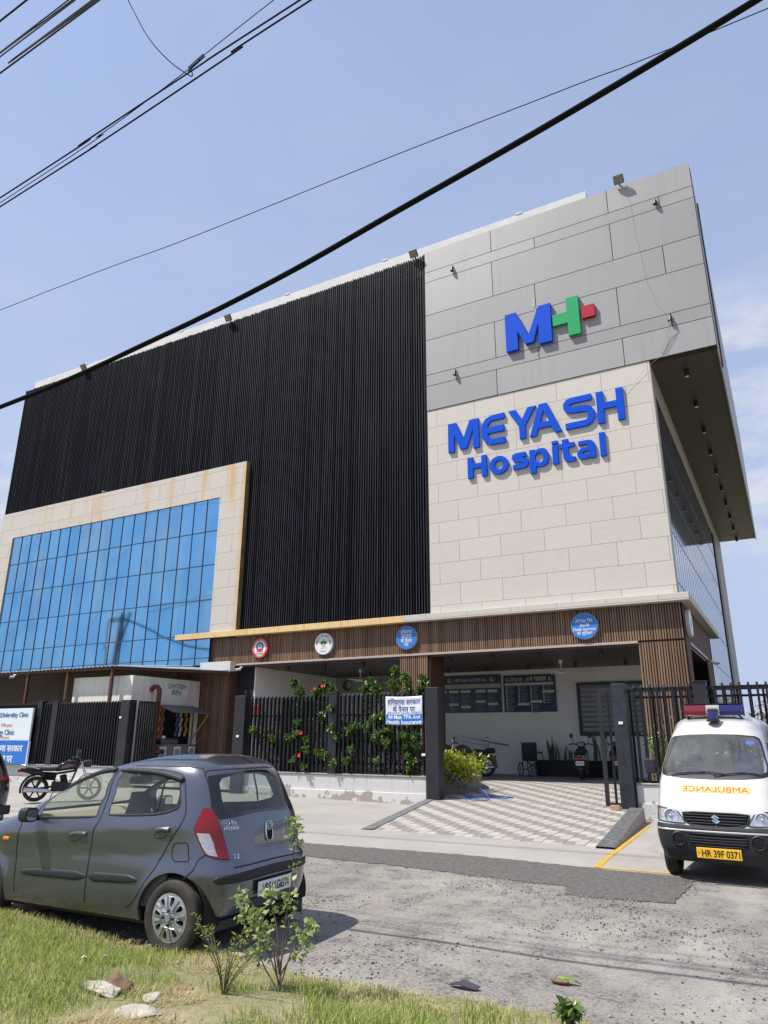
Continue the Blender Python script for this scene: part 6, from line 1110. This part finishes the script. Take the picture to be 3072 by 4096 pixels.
# ---------------------------------------------------------------- two-wheelers
def bike_wheel(T,x,r,w,spokes):
    o=MB().tube([(x+(r-w*.45)*math.cos(t*PI/16),0,r+(r-w*.45)*math.sin(t*PI/16)) for t in range(32)],w*.5,8,closed=True).build('wheel',m_rubber,T,smooth=60); q=MB(); rr=r-w*.95; q.lathe([(rr,-.03),(rr+.015,-.03),(rr+.015,.03),(rr,.03)],(x,0,r),'y',32); q.cyl((x,-.06,r),(x,.06,r),.05,n=12)
    for k in range(spokes): a=2*PI*k/spokes; q.strip([(x,.0,r),(x+rr*math.cos(a),0,r+rr*math.sin(a))],.035 if spokes<10 else .006,.03 if spokes<10 else .006,(0,1,0))
    q.build('rim',m_plgrey if spokes<10 else m_steel,o); return o
def motorcycle(loc,rz,label,tank,tank2,classic,plate,sc=1.0):
    T=thing('motorcycle',label,'motorcycle',loc,rz); ox,oz=(.10,-.13) if classic else (0,0); sh_=lambda mb: (setattr(mb,'v',[(a+ox,b,c+oz) for a,b,c in mb.v]),mb)[1]; T.scale=(sc,)*3; wb=1.27 if not classic else 1.37; r=.30 if not classic else .33; w=.095 if not classic else .115
    bike_wheel(T,0,r,w,6 if not classic else 18); bike_wheel(T,wb,r,w*.9,6 if not classic else 18)
    # swing arm, frame, fork
    f=MB().tube([(0,.09,r),(.45,.10,.36)],.02,6).tube([(0,-.09,r),(.45,-.10,.36)],.02,6).tube([(.0,.11,r+.03),(.14,.11,.66)],.028,8).tube([(0,-.11,r+.03),(.14,-.11,.66)],.028,8).tube([(-.15,0,.70),(.45,0,.66),(.85,0,.72),(wb-.32,0,.86)],.03,6).tube([(wb-.32,0,.86),(.80,0,.42),(.70,0,.22),(.45,0,.24),(.40,0,.62)],.025,6); f.build('frame',m_plastic,T)
    MB().tube([(wb,.09,r),(wb-.17,.09,.72)],.03,8).tube([(wb,-.09,r),(wb-.17,-.09,.72)],.03,8).tube([(wb-.17,.09,.70),(wb-.26,.09,.96)],.018,6).tube([(wb-.17,-.09,.70),(wb-.26,-.09,.96)],.018,6).build('fork',m_chrome if not classic else m_plgrey,T,smooth=60)
    e=MB().box(.36,.76,-.13,.13,.22,.46).cyl((.52,-.16,.33),(.52,.16,.33),.11,n=14); e.T=Matrix.Translation((.66,0,.40))@Matrix.Rotation(R(-14),4,'Y')
    for k in range(6): e.box(-.09,.09,-.11,.11,.02+k*.035,.04+k*.035)
    e.box(-.07,.07,-.085,.085,0,.24); e.T=None; e.build('engine',m_plgrey if not classic else m_steel,T,bevel=.01)
    MB().tube([(.78,.09,.50),(.86,.12,.36),(.70,.14,.22),(.2,.15,.24)],.022,8).cyl((.30,.16,.26),(-.28,.17,.30),.05,.06,12).build('exhaust',m_steel if classic else m_plgrey,T,smooth=60); MB().tube([(.78,-.09,.50),(.86,-.12,.36),(.70,-.14,.22),(.2,-.15,.24)],.022,8).cyl((.30,-.16,.26),(-.28,-.17,.30),.05,.06,12).build('exhaust',m_steel,T,smooth=60)
    # tank, seat, tail, mudguards
    def loft(S,name,m,n=14):
        vs=[];fs=[]
        for x,z,hw,hh in S:
            for k in range(n): a=2*PI*k/n; vs.append((x,hw*math.copysign(abs(math.cos(a))**.75,math.cos(a)),z+hh*math.copysign(abs(math.sin(a))**.75,math.sin(a))))
        for j in range(len(S)-1): fs+=[(j*n+k,j*n+(k+1)%n,(j+1)*n+(k+1)%n,(j+1)*n+k) for k in range(n)]
        fs+=[tuple(range(n)),tuple(range((len(S)-1)*n,len(S)*n))]; return MB().add(vs,fs).build(name,m,T,smooth=60)
    tk=loft([(.42,.76,.06,.05),(.48,.80,.11,.09),(.62,.85,.145,.12),(.78,.87,.15,.12),(.90,.86,.12,.10),(.97,.85,.06,.06)],'fuel_tank',tank); MB().cyl((.72,0,.96),(.72,0,.99),.04,n=14).build('filler_cap',m_chrome,tk)
    for s in (1,-1): MB().add([(.50,s*.135,.78),(.66,s*.156,.80),(.86,s*.148,.86),(.70,s*.153,.90),(.54,s*.135,.84)],[(0,1,2,3,4)]).build('tank_stripe',tank2,tk); MB().prism([(.08,.52),(.42,.50),(.46,.68),(.12,.70)],s*.11,s*.125,'xz').build('side_cover',tank,T,bevel=.01)
    if not classic: loft([(-.30,.80,.08,.035),(-.18,.79,.11,.045),(.05,.775,.12,.05),(.28,.765,.12,.05),(.44,.77,.09,.05)],'seat',m_plastic)
    else: loft([(-.34,.80,.06,.06),(-.28,.81,.10,.085),(-.05,.80,.115,.075),(.06,.76,.10,.06),(.20,.79,.13,.06),(.36,.79,.13,.06),(.46,.78,.09,.05)],'seat',m_plastic)
    if not classic: MB().tube([(.02,.13,.78),(-.25,.13,.86),(-.40,.06,.88),(-.40,-.06,.88),(-.25,-.13,.86),(.02,-.13,.78)],.016,7).build('grab_rail',m_steel,T,smooth=60); loft([(.1,.68,.11,.06),(-.2,.72,.10,.06),(-.40,.76,.06,.045)],'tail_cowl',tank)
    g=MB(); n=14; rr=r+.05; a0,a1=(R(70),R(195)) if not classic else (R(35),R(190)); g.lathe([(rr-(.09 if classic else .03),-.08),(rr,-.075),(rr+.02,-.05),(rr+.025,0),(rr+.02,.05),(rr,.075),(rr-(.09 if classic else .03),.08)],(0,0,r),'y',n,(a0,a1)); g.build('rear_mudguard',tank if classic else m_plastic,T,smooth=60,recalc=False)
    g=MB(); g.lathe([(rr-.01,-.06),(rr+.01,0),(rr-.01,.06)],(wb,0,r),'y',n,(R(25),R(150))); g.build('front_mudguard',tank,T,smooth=60,recalc=False)
    sh_(MB().box(-.47,-.40,-.07,.07,.70,.78)).build('tail_lamp',m_lampred,T,bevel=.015)
    p=sh_(MB().add([(-.49,-.10,.46),(-.49,.10,.46),(-.45,.10,.62),(-.45,-.10,.62),(-.485,-.10,.46),(-.485,.10,.46),(-.445,.10,.62),(-.445,-.10,.62)],[(0,1,2,3),(7,6,5,4),(0,4,5,1),(1,5,6,2),(2,6,7,3),(3,7,4,0)])).build('number_plate',m_plate,T); mb=MB(); put(mb,text(plate[0],w=.15,h=.045,bold=.02),lambda a,b:(-.482+(b+.035)*.25,-a,.575+b)); put(mb,text(plate[1],w=.13,h=.045,bold=.02),lambda a,b:(-.494+(b+.02)*.25,-a,.505+b)); sh_(mb).build('plate_lettering',m_black_ink,p)
    for s in (1,-1): sh_(MB().cyl((-.40,s*.10,.70),(-.40,s*.20,.70),.01,n=5).ball((-.40,s*.21,.70),(.025,.035,.025))).build('indicator',m_amber,T); MB().tube([(wb-.26,s*.09,.98),(wb-.34,s*.22,1.06),(wb-.44,s*.36,1.04)],.014,6).cyl((wb-.42,s*.30,1.045),(wb-.46,s*.42,1.035),.02,n=8).build('handlebar',m_plgrey,T); MB().tube([(wb-.38,s*.27,1.06),(wb-.34,s*.33,1.17)],.008,5).ball((wb-.35,s*.36,1.20),(.02,.06,.045)).build('mirror',m_plastic,T,smooth=60)
    h=MB().lathe([(0,.13),(.085,.12),(.10,.06),(.08,-.06),(0,-.10)],(wb-.14,0,.90),'x',18).build('headlamp',m_plastic if not classic else tank,T,smooth=50); MB().lathe([(.088,.122),(.05,.135),(0,.14)],(wb-.14,0,.90),'x',18).build('lens',m_lampwhite,h,smooth=60)
    MB().tube([(.42,.10,.20),(.36,.2,.02)],.012,5).build('side_stand',m_plgrey,T); MB().box(.40,.46,-.26,.26,.28,.31).build('footrest',m_plastic,T)
    return T
m_pink=mat('maroon_tank_paint',(.012,.006,.010),.0,.35,coat=.3,var=.3,vs=3); m_graph=mat('pale_pink_graphic',(.17,.04,.10),.3,coat=1); m_blk=mat('gloss_black_tank',(.012,.010,.013),.15,coat=1); m_olive=mat('matt_olive_paint',(.115,.10,.045),.42,.2)
motorcycle((-17.9,13.3,.07),R(56),'black and maroon commuter motorcycle parked by the clinic board, seen from its rear','' or m_pink,m_graph,False,('HR 39','D 7240'),1.05)
t=motorcycle((-10.0,25.75,.41),R(200),'olive green classic motorcycle with brown saddle parked under the canopy by the golden bush',m_olive,mat('dark_olive',(.05,.045,.02),.5),True,('HR20','A 1266'),1.1)
put(MB(),text('STANDARD',w=.18,h=.03),lambda a,b:(.70+a,.166,.83+b) ).build('tank_lettering',m_whitep,t)
def scooter(loc,rz,label,body,hide=False):
    T=thing('scooter',label,'scooter',loc,rz); T.scale=(1.12,1.12,1.12); wb=1.25; r=.22
    for x in (0,wb): o=MB().tube([(x+(r-.05)*math.cos(t*PI/12),0,r+(r-.05)*math.sin(t*PI/12)) for t in range(24)],.055,8,closed=True).build('wheel',m_rubber,T,smooth=60); MB().cyl((x,-.04,r),(x,.04,r),.12,n=16).build('rim',m_plgrey,o)
    def loft(S,name,m,n=14):
        vs=[];fs=[]
        for x,z,hw,hh in S:
            for k in range(n): a=2*PI*k/n; vs.append((x,hw*math.copysign(abs(math.cos(a))**.7,math.cos(a)),z+hh*math.copysign(abs(math.sin(a))**.7,math.sin(a))))
        for j in range(len(S)-1): fs+=[(j*n+k,j*n+(k+1)%n,(j+1)*n+(k+1)%n,(j+1)*n+k) for k in range(n)]
        fs+=[tuple(range(n)),tuple(range((len(S)-1)*n,len(S)*n))]; return MB().add(vs,fs).build(name,m,T,smooth=60)
    loft([(-.34,.66,.08,.05),(-.25,.62,.15,.13),(-.05,.54,.19,.19),(.25,.48,.20,.2),(.42,.42,.15,.17)],'rear_body',body); loft([(-.30,.78,.08,.03),(-.1,.76,.13,.05),(.2,.74,.14,.05),(.42,.73,.10,.05)],'seat',m_plastic)
    MB().box(.38,.85,-.16,.16,.28,.33).build('footboard',m_plastic,T,bevel=.02); loft([(.80,.50,.20,.25),(.90,.62,.22,.28),(.98,.74,.16,.2)],'leg_shield',body); MB().tube([(wb,0,r),(wb-.12,0,.55),(wb-.3,0,.95)],.035,8).build('steering_column',m_plastic,T); loft([(.86,1.0,.10,.06),(.94,1.0,.14,.09),(1.02,.97,.09,.07)],'handlebar_cowl',body)
    for s in (1,-1): MB().tube([(.92,s*.1,1.0),(.86,s*.26,1.02),(.80,s*.36,1.0)],.018,6).build('handlebar',m_plastic,T); MB().tube([(.88,s*.22,1.03),(.86,s*.26,1.2)],.008,5).ball((.86,s*.28,1.26),(.02,.055,.075)).build('mirror',m_plastic,T,smooth=60); MB().ball((-.32,s*.13,.60),(.04,.05,.03)).build('indicator',m_amber,T)
    loft([(wb-.12,.30,.08,.1),(wb,.44,.09,.04),(wb+.18,.34,.06,.06)],'front_mudguard',body); MB().box(-.40,-.33,-.10,.10,.56,.66).build('tail_lamp',m_lampred,T,bevel=.02)
    MB().add([(-.40,-.06,.30),(-.40,.06,.30),(-.33,.07,.5),(-.33,-.07,.5)],[(0,1,2,3)]).build('rear_flap',m_plastic,T); p=MB().box(-.425,-.415,-.12,.12,.42,.54).build('number_plate',m_plate,T); mb=MB(); put(mb,text('HR 39 E 4127',w=.2,h=.05),lambda a,b:(-.427,-a,.48+b)); mb.build('plate_lettering',m_black_ink,p)
    MB().cyl((-.25,-.17,.24),(.15,-.17,.22),.06,.05,12).build('exhaust',m_plgrey,T,smooth=50); MB().tube([(-.15,.17,.74),(-.4,.12,.80),(-.42,0,.80),(-.4,-.12,.80),(-.15,-.17,.74)],.016,6).build('grab_rail',m_plgrey,T)
scooter((-6.45,25.35,.41),R(101),'black and silver scooter seen from behind, standing in front of the black planter box',mat('grey_scooter_paint',(.09,.085,.09),.25,.4,coat=1)); scooter((-5.45,26.2,.41),R(101),'dark scooter half hidden behind the sliding gate bars on the right',mat('dark_scooter_paint',(.02,.02,.022),.25,.3,coat=1))
# ---------------------------------------------------------------- overhead cables
def cable(pts,r,label,n=6,mat_=None):
    o=MB().tube(smooth_pts(pts,8) if len(pts)>2 else pts,r,n).build('overhead_cable',mat_ or m_cable,smooth=60); return tag(o,label,'cable')
m_cable=mat('black_cable_sheath',(.010,.009,.010),.95,spec=.1)
m_cable2=mat('grey_cable_sheath',(.07,.065,.07),.9,spec=.1)
cable([(-55.2, 4.232, 6.484), (-27.6, 4.25, 5.426), (-12.88, 4.269, 5.122), (-7.286, 4.278, 5.224), (-4.894, 4.278, 5.408), (-3.459, 4.278, 5.592), (-2.245, 4.278, 5.831), (-0.92, 4.278, 6.098), (0.506, 4.278, 6.438), (2.76, 4.278, 7.036)],.025,'thick black cable slung low across the whole picture in front of the facade',10)
cable([(-60,12,16.4),(-21.47,12,15.42),(-13.07,12,15.06),(-6.67,12,14.92),(-2.13,12,14.75),(1.48,12,14.66),(20,12,14.7)],.011,'single thin wire running across the sky above the thick cable')
cable([(-40,7,10.6),(-13.33,7,12.74),(-10.73,7,13.0),(-7.81,7,13.29),(-5.53,7,13.49),(12,7,14.9)],.015,'upper of the two black cables running together at the upper left')
cable([(-40,7,10.3),(-13.27,7,12.48),(-10.29,7,12.74),(-6.89,7,13.13),(-5.32,7,13.34),(12,7,14.7)],.015,'lower of the two black cables running together at the upper left')
cable([(-40,7.04,10.2),(-13.31,7.04,12.66),(-10.33,7.04,13.02),(-9.33,7.04,13.18),(-7.92,7.04,13.46),(-6.12,7.04,13.93),(8,7.04,17)],.008,'thin blue black wire with a twisted splice crossing the cable pair')
cable([(-40,3.2,7.5),(-6.84,3.2,9.53),(-6.37,3.2,9.57),(10,3.2,10.5)],.008,'cable cutting the extreme top left corner of the sky')
cable([(-40,3.2,7.0),(-6.67,3.2,8.9),(-6.09,3.2,8.98),(-5.55,3.2,9.05),(10,3.2,10)],.007,'middle one of three near cables in the top left corner',6,m_cable2)
cable([(-40,3.2,6.8),(-6.6,3.2,8.62),(-5.87,3.2,8.72),(-5.14,3.2,8.78),(10,3.2,9.7)],.009,'lowest and thickest of three near cables in the top left corner',6,m_cable2)
cable([(-10.4,7.02,17.2),(-10.05,7.02,16.41),(-9.74,7.02,15.8),(-9.36,7.02,15.08),(-8.95,7.02,14.43),(-8.51,7.02,13.83),(-8.16,7.02,13.42),(-7.92,7.02,13.17),(-7.93,7.02,13.3),(-7.96,7.02,13.42)],.010,'loose wire drooping down in a curve to the splice on the cables')
sp=MB(); q=random.Random(4)
for k in range(16): x=-8.05+.34*k/15; z=13.40+.12*k/15; sp.tube([(x,7.04,z-.02),(x+.03,7.06,z+.02),(x+.02,7.01,z+.05)],.010,5)
tag(sp.build('wire_splice',m_cable),'knotted splice where the drooping wire joins the thin wire','wire splice')
# utility pole behind the photographer, seen mirrored in the blue glass
up=thing('utility_pole','concrete utility pole standing across the road, seen only as a reflection in the blue glass','utility pole',(-50.1,1.0,-.05)); MB().cyl((0,0,-.1),(.75,0,11.95),.27,.17,12).build('pole',mat('pole_concrete',(.13,.13,.11),.9,var=.2,vs=4),up,smooth=40); MB().cyl((.55,.1,7.5),(1.75,.1,12.0),.13,.11,10).strip([(-.6,0,11.3),(1.3,0,11.4)],.1,.1).build('cross_arm',m_plgrey,up); q=MB()
for x in (-.5,.9): q.lathe([(0,0),(.08,.0),(.1,.1),(.05,.2),(0,.22)],(x,0,11.4),n=10)
q.build('insulator',m_stem,up)
cable([(-49.4,1.0,11.55),(-46.5,1.0,10.5),(-42.46,1.0,8.95),(-36,1,7.6)],.07,'service cable running down from the far utility pole, seen mirrored in the blue glass')
cable([(-49.6,1.0,11.5),(-50.7,1.0,11.45),(-51.1,1.0,10.8),(-50.9,1,7.0),(-50.8,1,3.0)],.06,'cable looping down beside the far utility pole, seen mirrored in the glass')
# ---------------------------------------------------------------- the verge in front
def cover_q(x,y): return .5+.28*math.sin(x*2.1+y*1.3+.6)+.22*math.sin(x*4.7-y*3.1)+.16*math.sin(x*9.3+y*7.9)
def grass():
    V=[];F=[];V2=[];F2=[]; n=0; N=175000
    X=nr.uniform(-10.5,1.8,N); Y=nr.uniform(1.2,5.16,N)
    for x,y in zip(X.tolist(),Y.tolist()):
        ey=edge_y(x)
        if y>ey+.01: continue
        c=cover_q(x,y); side=max(0,min(1,(-3.6-x)/1.5)); right=max(0,min(1,(x+3.0)/1.2)); edge=max(0,min(1,(ey-y)/.35))
        dry=nr.random()<.08+.35*max(0,.5-c)*(1-side)+.35*(1-edge)+.12*right; p=(.25+.9*c)*(.45+.55*edge)*(1-.35*right)+.55*side
        p*=side+(1-side)*min(1,max(.08,(c-.22)*2.6))
        if nr.random()>p: continue
        h=nr.uniform(.022,.075)*(.75+.5*c)*(.65+.35*edge) if not dry else nr.uniform(.03,.075); a=nr.random()*6.283; ln=h*nr.uniform(.2,1.0)*(1.2 if dry else 1); ca,sa=math.cos(a),math.sin(a); w=nr.uniform(.0016,.0036); z=verge_z(x,y)-.004
        vv,ff=(V2,F2) if dry else (V,F); b=len(vv); px,py=-sa*w,ca*w
        vv+= [(x-px,y-py,z),(x+px,y+py,z),(x+ca*ln*.4+px*.8,y+sa*ln*.4+py*.8,z+h*.7),(x+ca*ln*.4-px*.8,y+sa*ln*.4-py*.8,z+h*.7),(x+ca*ln,y+sa*ln,z+h*(1 if not dry else .8))]
        ff+= [(b,b+1,b+2),(b,b+2,b+3),(b+3,b+2,b+4)]
    tag(fast('green_grass',V,F,m_grass,k=3),'rough green grass growing over the roadside verge','grass',kind='stuff'); tag(fast('dry_grass',V2,F2,m_dry,k=3),'dry straw coloured grass blades among the green verge','dry grass',kind='stuff')
grass()
def straw(x,y,r,n,label,seed):
    q=np.random.default_rng(seed); V=[];F=[]
    for _ in range(n):
        a=q.random()*6.28; rr=r*math.sqrt(q.random()); px,py=x+rr*math.cos(a),y+rr*.7*math.sin(a); z=verge_z(px,py)+.03*q.random()*(1-rr/r)+.005; t=q.random()*6.28; l=q.uniform(.05,.16); w=.0022; dz=q.uniform(-.01,.05); b=len(V); V+=[(px-math.sin(t)*w,py+math.cos(t)*w,z),(px+math.sin(t)*w,py-math.cos(t)*w,z),(px+l*math.cos(t),py+l*math.sin(t),z+dz)]; F.append((b,b+1,b+2))
    tag(fast('straw_tuft',V,F,m_dry,k=3),label,'straw',kind='stuff')
straw(-3.25,3.15,.42,1500,'heap of dry straw coloured grass at the bottom edge',5); straw(-2.6,4.75,.45,500,'sparse dry grass along the bare strip by the road',8)
straw(-4.2,4.75,.5,700,'dry grass along the bare strip behind the rear wheel',9)
straw(-3.6,3.75,.3,600,'dry grass patch beside the flat stones',6)
def stone(x,y,rx,ry,rz_,label,seed,m,rot=0):
    q=random.Random(seed); bm=bmesh.new(); bmesh.ops.create_icosphere(bm,subdivisions=4,radius=1); n=[(Vector((q.uniform(-1,1),q.uniform(-1,1),q.uniform(-1,1))).normalized(),q.uniform(.45,.8)) for _ in range(16)]
    for v in bm.verts:
        p=v.co.copy()
        for d,c in n:
            k=p.dot(d)
            if k>c: p-=d*(k-c)*.92
        p*=1+.035*math.sin(p.x*9+seed)*math.sin(p.y*8)*math.sin(p.z*7+2)
        v.co=Vector((p.x*rx,p.y*ry,p.z*rz_))
    me=bpy.data.meshes.new('stone'); bm.to_mesh(me); bm.free(); me.materials.append(m); me.polygons.foreach_set('use_smooth',[True]*len(me.polygons)); me.set_sharp_from_angle(angle=R(28)); o=bpy.data.objects.new('stone',me); C.objects.link(o); o.location=(x,y,verge_z(x,y)+rz_*.3); o.rotation_euler=(0,0,rot); return tag(o,label,'stone')
m_rock=mat('pale_limestone',(.30,.265,.21),.95,var=.3,vs=7,bump=.9,bs=26,col2=(.50,.46,.39)); m_clod=mat('brown_earth_clod',(.20,.125,.075),.95,var=.4,vs=14,bump=.9,bs=26)
stone(-3.96,3.62,.20,.13,.042,'flat pale stone under the brown clod in the grass',2,m_rock,.3); stone(-3.90,3.70,.115,.085,.085,'brown crumbly earth clod lying on the pale stone',5,m_clod,.8); stone(-3.42,3.42,.17,.085,.04,'pale whitish stone slab nearest the bottom edge of the grass',3,m_rock,.5); stone(-3.60,3.66,.07,.06,.045,'small pale stone just right of the clod',8,m_rock,1.2); stone(-2.0,4.22,.06,.05,.04,'small grey stone in the grass at the bottom right of the verge',9,m_cement,.2); stone(-3.72,4.05,.11,.07,.03,'flat sandy stone half buried in dry grass',12,m_clod,.1)
# tall shrub in front of the car's rear and the small bushy one beside it
def P_(x,y): return verge_z(x,y)
b=(-3.22,4.42,P_(-3.22,4.42)); q=random.Random(8)
st=[[(0,0,-.05),(.01,.02,.35),(.05,.03,.7),(.06,.02,.98)],[(.05,.03,.82),(.06,.03,.9),(.06,.02,1.0),(.05,.03,1.06)],[(0,0,.02),(-.10,.02,.28),(-.25,.03,.42),(-.42,.03,.53)],[(0,0,.05),(-.10,-.02,.24),(-.22,-.03,.36),(-.34,-.02,.44)],[(0,0,.0),(.08,.0,.22),(.16,.02,.34),(.23,.03,.42)],[(.01,0,.1),(.09,-.02,.2),(.17,-.02,.26),(.22,-.02,.33)],[(0,0,0),(-.10,-.02,.12),(-.15,-.03,.2),(-.2,-.04,.24)],[(0,0,.1),(-.05,.02,.35),(-.11,.03,.5),(-.13,.03,.60)],[(0,0,.15),(.03,.03,.35),(.05,.03,.5),(.04,.04,.58)],[(0,0,.1),(-.09,.03,.3),(-.18,.05,.36),(-.26,.06,.36)]]
shrub('tall_weed_shrub','tall leafy roadside shrub standing in front of the hatchback number plate','shrub',st,m_shrub,.045,.8,120,41,b,r0=.006,sprd=.045,start=.30,droop=.55,dn=[.45,2.2,1,1,1,1,1,1,.8,1])
b=(-3.35,4.02,P_(-3.35,4.02)); st=[]
for k in range(15):
    a=q.uniform(0,6.28); rr=q.uniform(.08,.42); h=q.uniform(.25,.52)*(1-.5*rr); st.append([(0,0,-.03),(rr*.25*math.cos(a),rr*.25*math.sin(a),h*.4),(rr*.7*math.cos(a),rr*.7*math.sin(a),h*.8),(rr*math.cos(a),rr*math.sin(a),h)])
shrub('small_shrub','low bushy shrub with narrow yellow green leaves left of the tall roadside shrub','shrub',st,m_weed,.036,.32,52,43,b,r0=.004,sprd=.012,start=.22,droop=.05)
b=(-1.42,4.86,P_(-1.42,4.86)); st=[[(0,0,-.02),(q.uniform(-.04,.04),q.uniform(-.04,.04),.06),(q.uniform(-.1,.1),q.uniform(-.08,.08),q.uniform(.09,.16))] for _ in range(7)]; shrub('small_weed','small broad leaved green weed at the very edge of the verge, bottom right','weed',st,m_hib,.06,.6,90,47,b,r0=.004,sprd=.01,start=.2)
# litter on the road
lf=MB(); lf.add([(-.11,-.02,.012),(-.02,-.045,.03),(.10,-.03,.008),(.12,.02,.02),(.0,.03,.042),(-.10,.015,.015)],[(0,1,4,5),(1,2,3,4)]); o=lf.build('dark_scrap',mat('dark_rubber_scrap',(.05,.055,.065),.45),loc=(-2.33,5.42,.01)); o.modifiers.new('thickness','SOLIDIFY').thickness=.006; tag(o,'dark curled scrap of rubber lying at the edge of the road','litter')
w=thing('snack_wrapper','crumpled green and brown snack wrapper lying on the road','litter',(-1.72,5.88,.012)); q=MB(); q.add([(-.10,-.02,.0),(-.06,.03,.03),(.0,-.025,.035),(.02,.03,.028),(.07,-.01,.03),(.11,.02,.004)],[(0,2,1),(1,2,3),(2,4,3),(3,4,5)]); o=q.build('wrapper',mat('wrapper_green',(.20,.36,.05),.35),w); o.modifiers.new('thickness','SOLIDIFY').thickness=.01; q=MB(); q.ball((-.04,-.02,.012),(.075,.035,.016),10,6); q.build('brown_end',m_clod,w,smooth=80)

for x,y,c_,l in ((-4.55,3.95,(.70,.68,.64),'tiny crumpled scrap of white paper lying in the grass'),(-4.62,4.20,(.05,.22,.45),'tiny scrap of blue plastic lying in the grass')):
    q=MB(); q.add([(-.02,-.01,.0),(.02,-.015,.012),(.025,.012,.004),(-.015,.015,.014)],[(0,1,2),(0,2,3)]); o=q.build('paper_scrap',mat('scrap_'+('white' if c_[0]>.5 else 'blue'),c_,.6),loc=(x,y,verge_z(x,y)+.035)); o.modifiers.new('thickness','SOLIDIFY').thickness=.002; tag(o,l,'litter')
